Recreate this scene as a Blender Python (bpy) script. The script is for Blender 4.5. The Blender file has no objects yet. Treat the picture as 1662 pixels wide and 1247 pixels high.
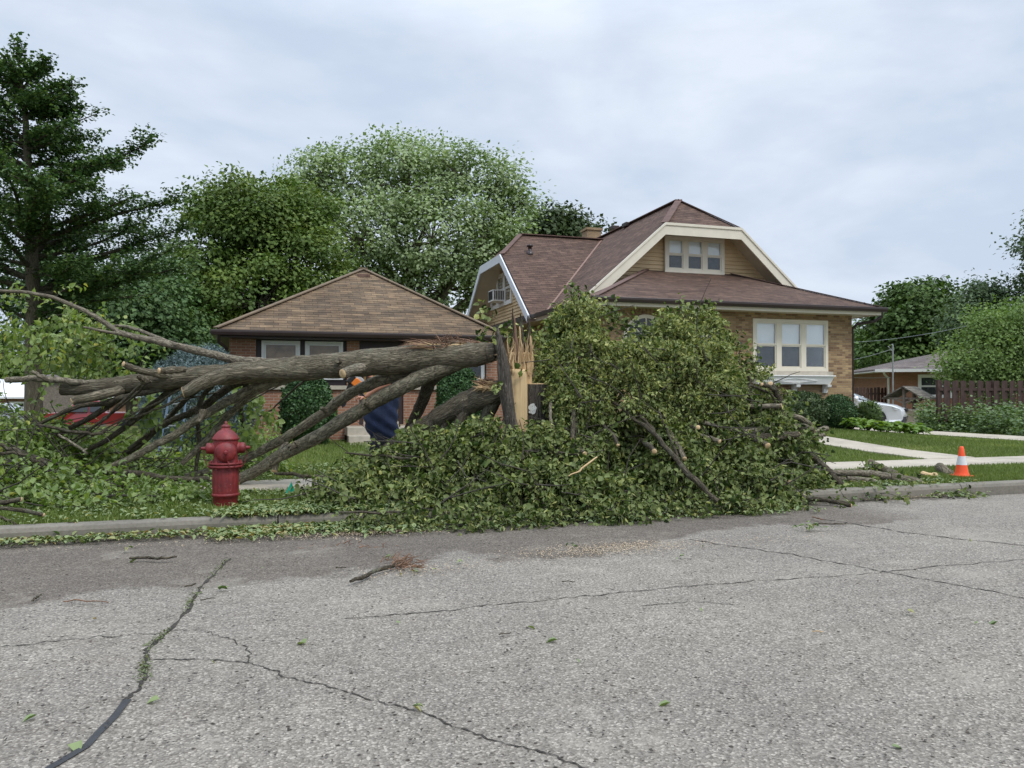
import bpy, math, random
import numpy as np
from mathutils import noise as mn
from mathutils import Vector, Matrix
random.seed(7); rng = np.random.default_rng(7)
R = math.radians
scene = bpy.context.scene
COL = scene.collection

# ------------------------------------------------------------ camera / sky / sun / exposure
F = 1240.0; YAW = R(17.0); PITCH = math.atan(14.5/F); EYE = 1.4
cam_d = bpy.data.cameras.new('camera'); cam = bpy.data.objects.new('camera', cam_d); COL.objects.link(cam)
cam_d.sensor_width = 36; cam_d.lens = 36*F/1662; cam_d.clip_end = 3000; cam_d.clip_start = 0.05
cam.location = (0, 0, EYE); cam.rotation_euler = (math.pi/2+PITCH, 0, -YAW)
scene.camera = cam
RIGHT = Vector((math.cos(YAW), -math.sin(YAW), 0))
FLAT = Vector((math.sin(YAW), math.cos(YAW), 0))
FWD = FLAT*math.cos(PITCH)+Vector((0, 0, math.sin(PITCH)))
UP = RIGHT.cross(FWD)
def ray(px, py): return FWD+RIGHT*((px-831)/F)+UP*((623.5-py)/F)
def PV(px, py, v):                       # point seen at (px,py) standing v metres behind the street axis
    r = ray(px, py); return Vector((0, 0, EYE))+r*(v/r.y)
def PG(px, py, z=0.0):                   # point on the ground at height z
    r = ray(px, py); return Vector((0, 0, EYE))+r*((z-EYE)/r.z)
def PC(px, py, d): return Vector((0, 0, EYE))+ray(px, py)*d
def UX(px, v): return PV(px, 623, v).x

world = bpy.data.worlds.new('World'); scene.world = world; world.use_nodes = True
wn = world.node_tree; wn.nodes.clear()
SUN_EL, SUN_AZ = R(52), R(150)
def N(nt, t, **kw):
    n = nt.nodes.new(t)
    for k, v in kw.items(): setattr(n, k, v)
    return n
sky = N(wn, 'ShaderNodeTexSky', sky_type='NISHITA', sun_disc=False, sun_elevation=SUN_EL, sun_rotation=SUN_AZ, air_density=1.2, dust_density=3)
tc = N(wn, 'ShaderNodeTexCoord'); mp = N(wn, 'ShaderNodeMapping')
mp.inputs['Scale'].default_value = (1.0, 1.6, 3.0); mp.inputs['Rotation'].default_value = (0.25, 0.2, 0.3)
wn.links.new(tc.outputs['Generated'], mp.inputs['Vector'])
no = N(wn, 'ShaderNodeTexNoise'); no.inputs['Scale'].default_value = 2.0; no.inputs['Detail'].default_value = 7; no.inputs['Roughness'].default_value = .55; no.inputs['Distortion'].default_value = .35
wn.links.new(mp.outputs['Vector'], no.inputs['Vector'])
no2 = N(wn, 'ShaderNodeTexNoise'); no2.inputs['Scale'].default_value = 7; no2.inputs['Detail'].default_value = 5; no2.inputs['Roughness'].default_value = .5; wn.links.new(mp.outputs['Vector'], no2.inputs['Vector'])
ad = N(wn, 'ShaderNodeMath', operation='MULTIPLY_ADD'); wn.links.new(no2.outputs['Fac'], ad.inputs[0]); ad.inputs[1].default_value = .36; wn.links.new(no.outputs['Fac'], ad.inputs[2])
ad2 = N(wn, 'ShaderNodeMath', operation='SUBTRACT'); wn.links.new(ad.outputs[0], ad2.inputs[0]); ad2.inputs[1].default_value = .18
cr = N(wn, 'ShaderNodeValToRGB'); e = cr.color_ramp.elements
e[0].position = .36; e[0].color = (.52, .605, .735, 1); e[1].position = .66; e[1].color = (.70, .765, .865, 1)
wn.links.new(ad2.outputs[0], cr.inputs['Fac'])
sep = N(wn, 'ShaderNodeSeparateXYZ'); wn.links.new(tc.outputs['Generated'], sep.inputs['Vector'])
mr = N(wn, 'ShaderNodeMapRange'); mr.inputs['From Min'].default_value = .42; mr.inputs['From Max'].default_value = 1.0; mr.inputs['To Min'].default_value = 1.0; mr.inputs['To Max'].default_value = 2.7
wn.links.new(sep.outputs['Z'], mr.inputs['Value'])
vm = N(wn, 'ShaderNodeVectorMath', operation='SCALE'); wn.links.new(cr.outputs['Color'], vm.inputs[0]); wn.links.new(mr.outputs['Result'], vm.inputs['Scale'])
bg1 = N(wn, 'ShaderNodeBackground'); bg1.inputs['Strength'].default_value = .07; wn.links.new(sky.outputs['Color'], bg1.inputs['Color'])
bg2 = N(wn, 'ShaderNodeBackground'); bg2.inputs['Strength'].default_value = 1.0; wn.links.new(vm.outputs['Vector'], bg2.inputs['Color'])
mx = N(wn, 'ShaderNodeMixShader'); mx.inputs[0].default_value = .90
wn.links.new(bg1.outputs[0], mx.inputs[1]); wn.links.new(bg2.outputs[0], mx.inputs[2])
wo = N(wn, 'ShaderNodeOutputWorld'); wn.links.new(mx.outputs[0], wo.inputs['Surface'])

sd = bpy.data.lights.new('sun', 'SUN'); so = bpy.data.objects.new('sun', sd); COL.objects.link(so)
sd.energy = 1.5; sd.angle = R(14); sd.color = (1, .96, .9)
sdir = Vector((math.sin(SUN_AZ)*math.cos(SUN_EL), math.cos(SUN_AZ)*math.cos(SUN_EL), math.sin(SUN_EL)))
so.rotation_euler = sdir.to_track_quat('Z', 'Y').to_euler(); so.location = (0, 0, 30)
scene.view_settings.view_transform = 'Standard'; scene.view_settings.look = 'None'; scene.view_settings.gamma = 1
scene.view_settings.exposure = 0.3
scene.render.engine = 'CYCLES'
scene.cycles.max_bounces = 6; scene.cycles.transparent_max_bounces = 8; scene.cycles.diffuse_bounces = 3

# ------------------------------------------------------------ materials
def mat(name):
    m = bpy.data.materials.new(name); m.use_nodes = True; nt = m.node_tree
    return m, nt, nt.nodes['Principled BSDF']
def sock(nt, v, inp):
    if hasattr(v, 'is_output'): nt.links.new(v, inp)
    else: inp.default_value = (*v, 1) if isinstance(v, tuple) and len(v) == 3 else v
def mixc(nt, f, a, b, mode='MIX'):
    n = N(nt, 'ShaderNodeMix', data_type='RGBA', blend_type=mode)
    sock(nt, f, n.inputs[0]); sock(nt, a, n.inputs[6]); sock(nt, b, n.inputs[7]); return n.outputs[2]
def noise(nt, vec, scale, detail=4, rough=.5, dist=0):
    n = N(nt, 'ShaderNodeTexNoise'); n.inputs['Scale'].default_value = scale; n.inputs['Detail'].default_value = detail
    n.inputs['Roughness'].default_value = rough; n.inputs['Distortion'].default_value = dist
    if vec is not None: nt.links.new(vec, n.inputs['Vector'])
    return n.outputs['Fac']
def ramp(nt, f, stops):
    n = N(nt, 'ShaderNodeValToRGB'); el = n.color_ramp.elements
    while len(el) < len(stops): el.new(.5)
    for i, (p, c) in enumerate(stops): el[i].position = p; el[i].color = (*c, 1) if len(c) == 3 else c
    nt.links.new(f, n.inputs['Fac']); return n.outputs['Color']
def coord(nt, kind='Object', scale=(1, 1, 1)):
    t = N(nt, 'ShaderNodeTexCoord'); m = N(nt, 'ShaderNodeMapping'); m.inputs['Scale'].default_value = scale
    nt.links.new(t.outputs[kind], m.inputs['Vector']); return m.outputs['Vector']
def pos(nt, scale=(1, 1, 1)):
    t = N(nt, 'ShaderNodeNewGeometry'); m = N(nt, 'ShaderNodeMapping'); m.inputs['Scale'].default_value = scale
    nt.links.new(t.outputs['Position'], m.inputs['Vector']); return m.outputs['Vector']
def bump(nt, bs, h, strength=.5, dist=.01, prev=None):
    b = N(nt, 'ShaderNodeBump'); b.inputs['Strength'].default_value = strength; b.inputs['Distance'].default_value = dist
    nt.links.new(h, b.inputs['Height'])
    if prev is not None: nt.links.new(prev, b.inputs['Normal'])
    nt.links.new(b.outputs['Normal'], bs.inputs['Normal']); return b.outputs['Normal']
def math_(nt, op, a, b=0.0, clamp=False):
    n = N(nt, 'ShaderNodeMath', operation=op, use_clamp=clamp); sock(nt, a, n.inputs[0]); sock(nt, b, n.inputs[1]); return n.outputs[0]
def simple(name, c, rough=.6, var=.12, scale=6, metallic=0, bmp=0, spec=.5):
    m, nt, b = mat(name); p = coord(nt)
    f = noise(nt, p, scale, 6, .6)
    d = tuple(x*(1-var) for x in c); l = tuple(min(1, x*(1+var)) for x in c)
    nt.links.new(ramp(nt, f, [(.3, d), (.7, l)]), b.inputs['Base Color'])
    b.inputs['Roughness'].default_value = rough; b.inputs['Metallic'].default_value = metallic
    b.inputs['Specular IOR Level'].default_value = spec
    if bmp: bump(nt, b, noise(nt, p, scale*8, 4), bmp, .005)
    return m

def asphalt():
    m, nt, b = mat('old asphalt'); p = pos(nt)
    v1 = N(nt, 'ShaderNodeTexVoronoi'); v1.inputs['Scale'].default_value = 95; nt.links.new(p, v1.inputs['Vector'])
    stone = N(nt, 'ShaderNodeSeparateColor'); nt.links.new(v1.outputs['Color'], stone.inputs[0])
    base = ramp(nt, stone.outputs[0], [(0, (.15, .136, .118)), (.3, (.218, .20, .175)), (.78, (.285, .262, .228)), (1, (.45, .415, .36))])
    edge = ramp(nt, v1.outputs['Distance'], [(.5, (1, 1, 1)), (.85, (.55, .53, .51))])
    c = mixc(nt, .8, base, edge, 'MULTIPLY')
    v2 = N(nt, 'ShaderNodeTexVoronoi'); v2.inputs['Scale'].default_value = 16; nt.links.new(p, v2.inputs['Vector'])
    pit = ramp(nt, v2.outputs['Distance'], [(.12, (.20, .18, .17)), (.20, (1, 1, 1))])
    sep2 = N(nt, 'ShaderNodeSeparateColor'); nt.links.new(v2.outputs['Color'], sep2.inputs[0])
    c = mixc(nt, math_(nt, 'GREATER_THAN', sep2.outputs[0], .6), c, mixc(nt, 1, c, pit, 'MULTIPLY'))
    big = noise(nt, p, .55, 6, .62); c = mixc(nt, .85, c, ramp(nt, big, [(.3, (.84, .83, .83)), (.7, (1.1, 1.09, 1.06))]), 'MULTIPLY')
    med = noise(nt, pos(nt, (1.5, 5, 1)), 1.3, 6, .7); c = mixc(nt, .7, c, ramp(nt, med, [(.35, (.86, .84, .82)), (.6, (1.03, 1.03, 1.03))]), 'MULTIPLY')
    # darker band near the kerb, ragged edge
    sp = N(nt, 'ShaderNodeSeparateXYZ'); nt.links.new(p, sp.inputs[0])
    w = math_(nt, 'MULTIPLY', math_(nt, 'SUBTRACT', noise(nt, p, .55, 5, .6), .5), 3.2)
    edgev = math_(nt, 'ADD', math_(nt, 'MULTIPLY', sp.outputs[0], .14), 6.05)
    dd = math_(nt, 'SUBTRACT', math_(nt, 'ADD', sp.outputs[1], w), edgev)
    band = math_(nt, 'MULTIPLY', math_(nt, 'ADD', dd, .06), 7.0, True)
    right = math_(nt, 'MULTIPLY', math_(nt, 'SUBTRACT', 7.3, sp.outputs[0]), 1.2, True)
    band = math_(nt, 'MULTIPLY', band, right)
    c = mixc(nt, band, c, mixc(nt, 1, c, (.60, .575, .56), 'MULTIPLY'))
    dust = ramp(nt, noise(nt, p, 1.1, 7, .7), [(.56, (0, 0, 0)), (.72, (.5, .5, .5))])
    c = mixc(nt, dust, c, (.33, .30, .25))
    nt.links.new(c, b.inputs['Base Color']); b.inputs['Roughness'].default_value = .93; b.inputs['Specular IOR Level'].default_value = .25
    bump(nt, b, math_(nt, 'ADD', v1.outputs['Distance'], noise(nt, p, 40, 3)), .55, .006)
    return m
def concrete(name='concrete', c=(.40, .375, .33), joint=None):
    m, nt, b = mat(name); p = pos(nt)
    col = ramp(nt, noise(nt, p, 1.4, 8, .65), [(.3, tuple(x*.72 for x in c)), (.5, c), (.72, tuple(x*1.15 for x in c))])
    col = mixc(nt, .6, col, ramp(nt, noise(nt, p, 30, 4, .7), [(.35, (.7, .69, .67)), (.55, (1.02, 1.02, 1.02))]), 'MULTIPLY')
    nt.links.new(col, b.inputs['Base Color']); b.inputs['Roughness'].default_value = .9
    bump(nt, b, noise(nt, p, 60, 5, .7), .35, .006); return m
def grassmat():
    m, nt, b = mat('turf'); p = pos(nt)
    c = ramp(nt, noise(nt, p, 1.2, 8, .7), [(.3, (.07, .085, .028)), (.5, (.10, .125, .036)), (.7, (.16, .155, .07))])
    c = mixc(nt, .75, c, ramp(nt, noise(nt, p, 45, 5, .75), [(.3, (.45, .45, .42)), (.65, (1.35, 1.35, 1.2))]), 'MULTIPLY')
    nt.links.new(c, b.inputs['Base Color']); b.inputs['Roughness'].default_value = .95; b.inputs['Specular IOR Level'].default_value = .1
    bump(nt, b, noise(nt, p, 60, 4, .8), .8, .03); return m
def leafmat(name, stops, under=(.16, .22, .10), trans=.28, rough=.5, spec=.35, um=.55):
    """leaf colours picked per leaf by the 'rnd' attribute; paler underside"""
    m, nt, b = mat(name); a = N(nt, 'ShaderNodeAttribute', attribute_name='rnd')
    c = ramp(nt, a.outputs['Fac'], stops)
    g = N(nt, 'ShaderNodeNewGeometry')
    c2 = mixc(nt, g.outputs['Backfacing'], c, mixc(nt, um, c, under))
    nt.links.new(c2, b.inputs['Base Color']); b.inputs['Roughness'].default_value = rough; b.inputs['Specular IOR Level'].default_value = spec
    t = N(nt, 'ShaderNodeBsdfTranslucent'); nt.links.new(mixc(nt, 1, c2, (1.25, 1.3, .7), 'MULTIPLY'), t.inputs['Color'])
    ms = N(nt, 'ShaderNodeMixShader'); ms.inputs[0].default_value = trans
    nt.links.new(b.outputs[0], ms.inputs[1]); nt.links.new(t.outputs[0], ms.inputs[2])
    nt.links.new(ms.outputs[0], nt.nodes['Material Output'].inputs['Surface']); return m
def barkmat(name, c=(.125, .105, .085), su=26, sv=5, depth=.02, lichen=.25):
    m, nt, b = mat(name); p = coord(nt, 'UV', (su, sv, 1)); o = pos(nt)
    f0 = noise(nt, p, 1.0, 3, .6, .8); f1 = noise(nt, coord(nt, 'UV', (su*2.2, sv*2.6, 1)), 1.0, 6, .7, .5)
    f = math_(nt, 'ADD', math_(nt, 'MULTIPLY', math_(nt, 'ABSOLUTE', math_(nt, 'SUBTRACT', f0, .5)), 3.6), math_(nt, 'MULTIPLY', f1, .55))
    col = ramp(nt, f, [(.26, tuple(x*.36 for x in c)), (.5, c), (.95, tuple(x*1.6 for x in c))])
    if lichen: col = mixc(nt, ramp(nt, noise(nt, o, 7, 6, .7), [(.52, (0, 0, 0)), (.66, (lichen,)*3)]), col, (.19, .21, .15))
    nt.links.new(col, b.inputs['Base Color']); b.inputs['Roughness'].default_value = .95; b.inputs['Specular IOR Level'].default_value = .15
    bump(nt, b, f, 1.0, depth); return m
def woodmat(name, c=(.54, .385, .21), d=(.33, .17, .07), su=18, sv=1.2):
    m, nt, b = mat(name); p = coord(nt, 'UV', (su, sv, 1)); f = noise(nt, p, 1.5, 7, .7)
    nt.links.new(ramp(nt, f, [(.25, d), (.5, c), (.8, tuple(min(1, x*1.25) for x in c))]), b.inputs['Base Color'])
    b.inputs['Roughness'].default_value = .8; bump(nt, b, f, .8, .01); return m
def brickmat(name, c1, c2, mortar, bw=.21, rh=.0677, extra=None):
    m, nt, b = mat(name); p = coord(nt, 'UV')
    t = N(nt, 'ShaderNodeTexBrick'); nt.links.new(p, t.inputs['Vector'])
    t.inputs['Scale'].default_value = 1; t.inputs['Brick Width'].default_value = bw; t.inputs['Row Height'].default_value = rh
    t.inputs['Mortar Size'].default_value = .0055; t.inputs['Mortar Smooth'].default_value = .1; t.inputs['Bias'].default_value = 0
    sock(nt, c1, t.inputs['Color1']); sock(nt, c2, t.inputs['Color2']); sock(nt, mortar, t.inputs['Mortar'])
    c = mixc(nt, .8, t.outputs['Color'], ramp(nt, noise(nt, p, 2.2, 6, .7), [(.3, (.78, .76, .74)), (.7, (1.12, 1.12, 1.12))]), 'MULTIPLY')
    c = mixc(nt, .7, c, ramp(nt, noise(nt, p, 40, 4, .7), [(.3, (.75, .75, .75)), (.7, (1.15, 1.15, 1.15))]), 'MULTIPLY')
    nt.links.new(c, b.inputs['Base Color']); b.inputs['Roughness'].default_value = .9
    bump(nt, b, math_(nt, 'SUBTRACT', 1.0, t.outputs['Fac']), .9, .012); return m
def shinglemat(name, c1, c2, gap, streak=.5):
    m, nt, b = mat(name); p = coord(nt, 'UV')
    t = N(nt, 'ShaderNodeTexBrick'); nt.links.new(p, t.inputs['Vector']); t.offset = .37
    t.inputs['Scale'].default_value = 1; t.inputs['Brick Width'].default_value = .31; t.inputs['Row Height'].default_value = .135
    t.inputs['Mortar Size'].default_value = .0035; t.inputs['Mortar Smooth'].default_value = .2
    sock(nt, c1, t.inputs['Color1']); sock(nt, c2, t.inputs['Color2']); sock(nt, gap, t.inputs['Mortar'])
    c = mixc(nt, streak, t.outputs['Color'], ramp(nt, noise(nt, coord(nt, 'UV', (.28, 1.5, 1)), 1.1, 9, .75), [(.38, (.48, .45, .43)), (.56, (1.12, 1.12, 1.12))]), 'MULTIPLY')
    c = mixc(nt, .8, c, ramp(nt, noise(nt, coord(nt, 'UV', (3.2, 7.4, 1)), 1.0, 2, .5), [(.35, (.72, .70, .69)), (.65, (1.25, 1.25, 1.25))]), 'MULTIPLY')
    c = mixc(nt, .6, c, ramp(nt, noise(nt, p, 28, 5, .75), [(.3, (.7, .7, .7)), (.7, (1.2, 1.2, 1.2))]), 'MULTIPLY')
    nt.links.new(c, b.inputs['Base Color']); b.inputs['Roughness'].default_value = .92; b.inputs['Specular IOR Level'].default_value = .25
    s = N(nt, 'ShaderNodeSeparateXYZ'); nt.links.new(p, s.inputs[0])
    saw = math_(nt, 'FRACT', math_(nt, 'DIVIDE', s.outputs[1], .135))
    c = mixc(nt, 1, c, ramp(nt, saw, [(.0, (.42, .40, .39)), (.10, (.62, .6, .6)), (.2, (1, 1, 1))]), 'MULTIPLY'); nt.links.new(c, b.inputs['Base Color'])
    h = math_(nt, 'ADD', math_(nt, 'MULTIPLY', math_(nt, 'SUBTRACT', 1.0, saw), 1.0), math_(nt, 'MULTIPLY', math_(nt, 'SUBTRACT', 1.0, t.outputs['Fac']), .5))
    bump(nt, b, h, 1.0, .022); return m
def glassmat():
    m, nt, b = mat('window glass'); nt.nodes.remove(b)
    t = N(nt, 'ShaderNodeBsdfTransparent'); t.inputs[0].default_value = (.99, .995, .995, 1)
    g = N(nt, 'ShaderNodeBsdfGlossy'); g.inputs['Roughness'].default_value = .03; g.inputs[0].default_value = (.9, .95, 1, 1)
    f = N(nt, 'ShaderNodeFresnel'); f.inputs[0].default_value = 1.55
    ms = N(nt, 'ShaderNodeMixShader'); nt.links.new(math_(nt, 'MULTIPLY', f.outputs[0], .55), ms.inputs[0]); nt.links.new(t.outputs[0], ms.inputs[1]); nt.links.new(g.outputs[0], ms.inputs[2])
    nt.links.new(ms.outputs[0], nt.nodes['Material Output'].inputs['Surface']); return m
def carpaint(name, c):
    m, nt, b = mat(name); b.inputs['Base Color'].default_value = (*c, 1); b.inputs['Roughness'].default_value = .35
    b.inputs['Coat Weight'].default_value = .8; b.inputs['Coat Roughness'].default_value = .06
    f = noise(nt, coord(nt), 3, 4); nt.links.new(ramp(nt, f, [(.3, tuple(x*.93 for x in c)), (.7, c)]), b.inputs['Base Color']); return m
def redpaint():
    m, nt, b = mat('weathered red hydrant paint'); p = coord(nt)
    c = ramp(nt, noise(nt, p, 9, 8, .7), [(.3, (.085, .009, .010)), (.55, (.19, .016, .018)), (.75, (.28, .035, .035))])
    sp = N(nt, 'ShaderNodeSeparateXYZ'); nt.links.new(p, sp.inputs[0])
    fade = math_(nt, 'MULTIPLY', math_(nt, 'SUBTRACT', noise(nt, p, 14, 7, .75), .56), 6, True)
    c = mixc(nt, math_(nt, 'MULTIPLY', fade, .45), c, (.34, .12, .11))
    chip = ramp(nt, noise(nt, p, 38, 5, .8), [(.655, (0, 0, 0)), (.69, (1, 1, 1))])
    c = mixc(nt, math_(nt, 'MULTIPLY', chip, .8), c, (.42, .38, .35))
    rust = ramp(nt, noise(nt, coord(nt, 'Object', (22, 22, 2)), 1, 5, .7), [(.54, (0, 0, 0)), (.7, (.6, .6, .6))])
    c = mixc(nt, rust, c, (.10, .018, .014))
    nt.links.new(c, b.inputs['Base Color']); b.inputs['Roughness'].default_value = .55; bump(nt, b, noise(nt, p, 60, 5, .7), .5, .004); return m

M = {}
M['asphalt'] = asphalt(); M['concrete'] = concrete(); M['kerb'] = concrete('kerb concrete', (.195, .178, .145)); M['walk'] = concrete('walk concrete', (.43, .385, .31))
M['turf'] = grassmat()
M['crack'] = simple('crack dirt', (.035, .03, .024), .95, .5, 30); M['tar'] = simple('tar seal', (.028, .029, .032), .5, .25, 12, bmp=.4)
M['moss'] = leafmat('crack weeds', [(0, (.09, .075, .04)), (.5, (.10, .12, .035)), (1, (.17, .17, .06))])
LS = [(0, (.016, .032, .009)), (.32, (.044, .080, .017)), (.62, (.096, .142, .032)), (.83, (.21, .255, .068)), (1, (.54, .53, .20))]
M['linden'] = leafmat('linden leaves', LS, (.24, .28, .11), .27, .5, .22)
M['littered'] = leafmat('scattered leaves', [(0, (.05, .09, .025)), (.4, (.11, .18, .05)), (.75, (.22, .28, .09)), (.9, (.38, .34, .10)), (1, (.33, .20, .06))], (.26, .32, .17), .2)
M['norway'] = leafmat('norway leaves', [(0, (0.089, 0.152, 0.030)), (.5, (0.177, 0.265, 0.055)), (.9, (0.316, 0.392, 0.097)), (1, (0.569, 0.481, 0.097))], (0.253, 0.329, 0.145), .35)
M['ginkgo'] = leafmat('ginkgo leaves', [(0, (0.030, 0.070, 0.028)), (.6, (0.066, 0.133, 0.044)), (1, (0.150, 0.225, 0.064))], (0.124, 0.175, 0.064), .2, um=.2, spec=.2)
M['maple'] = leafmat('maple leaves', [(0, (0.035, 0.074, 0.019)), (.5, (0.085, 0.150, 0.031)), (1, (0.228, 0.275, 0.050))], (0.203, 0.264, 0.077), .22, um=.2, spec=.2)
M['silver'] = leafmat('silver maple leaves', [(0, (0.094, 0.151, 0.060)), (.5, (0.176, 0.265, 0.095)), (1, (0.394, 0.473, 0.222))], (0.580, 0.643, 0.427), .3, um=.3, spec=.2)
M['darkleaf'] = leafmat('dark green leaves', [(0, (0.021, 0.038, 0.015)), (.6, (0.050, 0.083, 0.027)), (1, (0.105, 0.138, 0.042))], (0.084, 0.103, 0.045), .15, um=.2, spec=.2)
M['darkmaple'] = leafmat('deep maple leaves', [(0, (0.029, 0.066, 0.017)), (.6, (0.071, 0.135, 0.030)), (1, (0.154, 0.231, 0.050))], (0.119, 0.154, 0.050), .18, um=.2, spec=.2)
M['birch'] = leafmat('grey green leaves', [(0, (0.046, 0.078, 0.036)), (.6, (0.091, 0.143, 0.058)), (1, (0.169, 0.221, 0.104))], (0.130, 0.182, 0.104), .25, um=.2, spec=.2)
M['locust'] = leafmat('light green leaves', [(0, (0.078, 0.139, 0.034)), (.6, (0.163, 0.256, 0.062)), (1, (0.310, 0.404, 0.124))], (0.233, 0.310, 0.139), .3, um=.3, spec=.2)
M['spruce'] = leafmat('blue needles', [(0, (0.063, 0.098, 0.098)), (.6, (0.138, 0.196, 0.196)), (1, (0.253, 0.333, 0.345))], (0.092, 0.138, 0.138), .05)
M['yew'] = leafmat('yew needles', [(0, (0.018, 0.054, 0.017)), (.7, (0.047, 0.116, 0.030)), (1, (0.118, 0.212, 0.050))], (0.047, 0.097, 0.034), .05)
M['boxwood'] = leafmat('boxwood leaves', [(0, (0.021, 0.045, 0.015)), (.6, (0.053, 0.098, 0.030)), (1, (0.120, 0.180, 0.060))], (0.075, 0.105, 0.045), .1)
M['hosta'] = leafmat('hosta leaves', [(0, (.08, .15, .02)), (.6, (.17, .29, .035)), (1, (.30, .42, .08))], (.12, .2, .05), .25)
M['peren'] = leafmat('perennial leaves', [(0, (0.045, 0.083, 0.027)), (.6, (0.112, 0.188, 0.053)), (.95, (0.210, 0.300, 0.090)), (1, (0.300, 0.375, 0.150))], (0.120, 0.180, 0.075), .2)
M['blade'] = leafmat('grass blades', [(0, (0.083, 0.116, 0.025)), (.5, (0.149, 0.207, 0.044)), (.85, (0.242, 0.299, 0.079)), (1, (0.418, 0.403, 0.168))], (0.132, 0.183, 0.053), .25)
M['petal'] = leafmat('flower petals', [(0, (.75, .72, .70)), (.5, (.7, .35, .5)), (1, (.8, .6, .7))], (.6, .5, .5), .3)
M['bark'] = barkmat('furrowed grey bark', (.178, .154, .110), 10, 4.5, .025, .3); M['bark_limb'] = barkmat('lichened limb bark', (.165, .147, .105), 5, 7, .012, .35)
M['bark_dark'] = barkmat('dark branch bark', (.078, .067, .048), 8, 9, .012, .35)
M['bark_smooth'] = barkmat('smooth grey branch bark', (.175, .152, .115), 6, 9, .008, .3)
M['bark_stump'] = barkmat('stump bark', (.135, .118, .10), 13, 3, .03, .1)
M['twig'] = simple('twigs', (.05, .042, .034), .9, .3, 20)
M['wood'] = woodmat('fresh split wood'); M['wood_pale'] = woodmat('pale heartwood', (.56, .41, .22), (.34, .20, .085), 9, .8)
M['wood_red'] = woodmat('torn reddish bark fibre', (.20, .115, .07), (.06, .035, .025), 14, 2)
M['cut'] = simple('sawn end grain', (.52, .37, .2), .85, .3, 18, bmp=.4)
M['brown_brick'] = brickmat('red brown brick', (.37, .185, .112), (.27, .13, .08), (.46, .39, .32))
M['tan_brick'] = brickmat('variegated tan brick', (.45, .315, .165), (.20, .115, .065), (.30, .245, .175))
M['far_brick'] = brickmat('orange brick', (.38, .18, .11), (.33, .15, .09), (.36, .25, .19))
M['tan_roof'] = shinglemat('tan brown shingles', (.205, .142, .084), (.114, .084, .056), (.055, .04, .03), .8)
M['red_roof'] = shinglemat('maroon brown shingles', (.14, .088, .066), (.092, .058, .045), (.045, .03, .027), .45)
M['grey_roof'] = shinglemat('grey shingles', (.20, .17, .155), (.13, .11, .105), (.09, .08, .08), .5)
M['ridge_tan'] = simple('tan ridge shingles', (.16, .115, .072), .9, .3, 5); M['ridge_red'] = simple('maroon ridge shingles', (.125, .075, .062), .9, .25, 5)
M['cream'] = simple('cream trim paint', (.66, .61, .50), .5, .06, 3); M['bluewhite'] = simple('white trim paint', (.62, .65, .70), .45, .05, 3)
M['siding'] = simple('tan siding', (.60, .45, .265), .6, .08, 2.5); M['soffit'] = simple('beige soffit', (.52, .45, .34), .6, .08, 2)
M['gutter'] = simple('dark brown gutter', (.032, .020, .019), .35, .2, 3); M['brownwood'] = simple('dark brown frame', (.035, .022, .024), .5, .2, 4)
M['white'] = simple('white frame', (.80, .80, .78), .5, .06, 5); M['shade'] = simple('white window shade', (.86, .89, .90), .7, .04, 1.5)
M['dark'] = simple('dark interior', (.022, .022, .022), .9, .3, 3); M['curtain'] = simple('grey sheer curtain', (.05, .053, .055), .9, .4, 9)
M['browncurtain'] = simple('brown curtain', (.30, .20, .11), .9, .35, 4); M['glass'] = glassmat()
M['stone'] = simple('limestone sill', (.42, .38, .31), .8, .15, 8); M['door'] = woodmat('yellow varnished door', (.42, .25, .085), (.27, .14, .045), 12, 1.5)
M['chim'] = brickmat('chimney brick', (.36, .25, .14), (.28, .18, .10), (.38, .33, .26))
M['fence'] = simple('dark brown fence stain', (.052, .028, .022), .8, .35, 5, bmp=.4); M['oldwood'] = simple('weathered grey wood', (.17, .145, .12), .9, .35, 12, bmp=.5)
M['whiteroof'] = simple('white roof membrane', (.75, .76, .77), .5, .04, 1); M['metalgrey'] = simple('galvanised metal', (.38, .4, .41), .45, .1, 6, .6)
M['whitecar'] = carpaint('white car paint', (.74, .77, .80)); M['redcar'] = carpaint('red truck paint', (.24, .008, .012)); M['silvercar'] = carpaint('silver paint', (.32, .34, .37))
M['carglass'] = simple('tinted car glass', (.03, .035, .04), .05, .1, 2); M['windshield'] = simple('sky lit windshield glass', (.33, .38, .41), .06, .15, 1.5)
M['rubber'] = simple('black rubber', (.02, .02, .02), .8, .2, 9); M['chrome'] = simple('chrome', (.6, .6, .62), .15, .05, 3, 1.0); M['lamp'] = simple('headlight lens', (.55, .57, .6), .08, .1, 9)
M['blackplastic'] = simple('black plastic', (.018, .018, .02), .45, .2, 9)
M['hydrant'] = redpaint(); M['orange'] = simple('orange cone plastic', (.85, .085, .015), .45, .1, 6); M['reflect'] = simple('white reflective band', (.66, .66, .66), .4, .12, 20)
M['skin'] = simple('skin', (.50, .25, .17), .55, .1, 9); M['navy'] = simple('navy cotton', (.012, .024, .066), .9, .3, 8, bmp=1); M['trouser'] = simple('dark trousers', (.02, .023, .035), .9, .25, 8)
M['hair'] = simple('brown hair', (.05, .03, .02), .8, .3, 30); M['glove'] = simple('black glove', (.03, .03, .032), .7, .3, 20); M['saworange'] = simple('orange saw housing', (.80, .22, .03), .4, .1, 8)
M['sawwhite'] = simple('pale grey saw housing', (.5, .5, .5), .4, .1, 8)
M['flag'] = simple('green flag vinyl', (.0, .27, .17), .5, .1, 5); M['sawdust'] = simple('sawdust', (.42, .33, .22), .95, .25, 40)
M['soil'] = simple('mulch', (.05, .035, .025), .95, .4, 30, bmp=.8)
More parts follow.
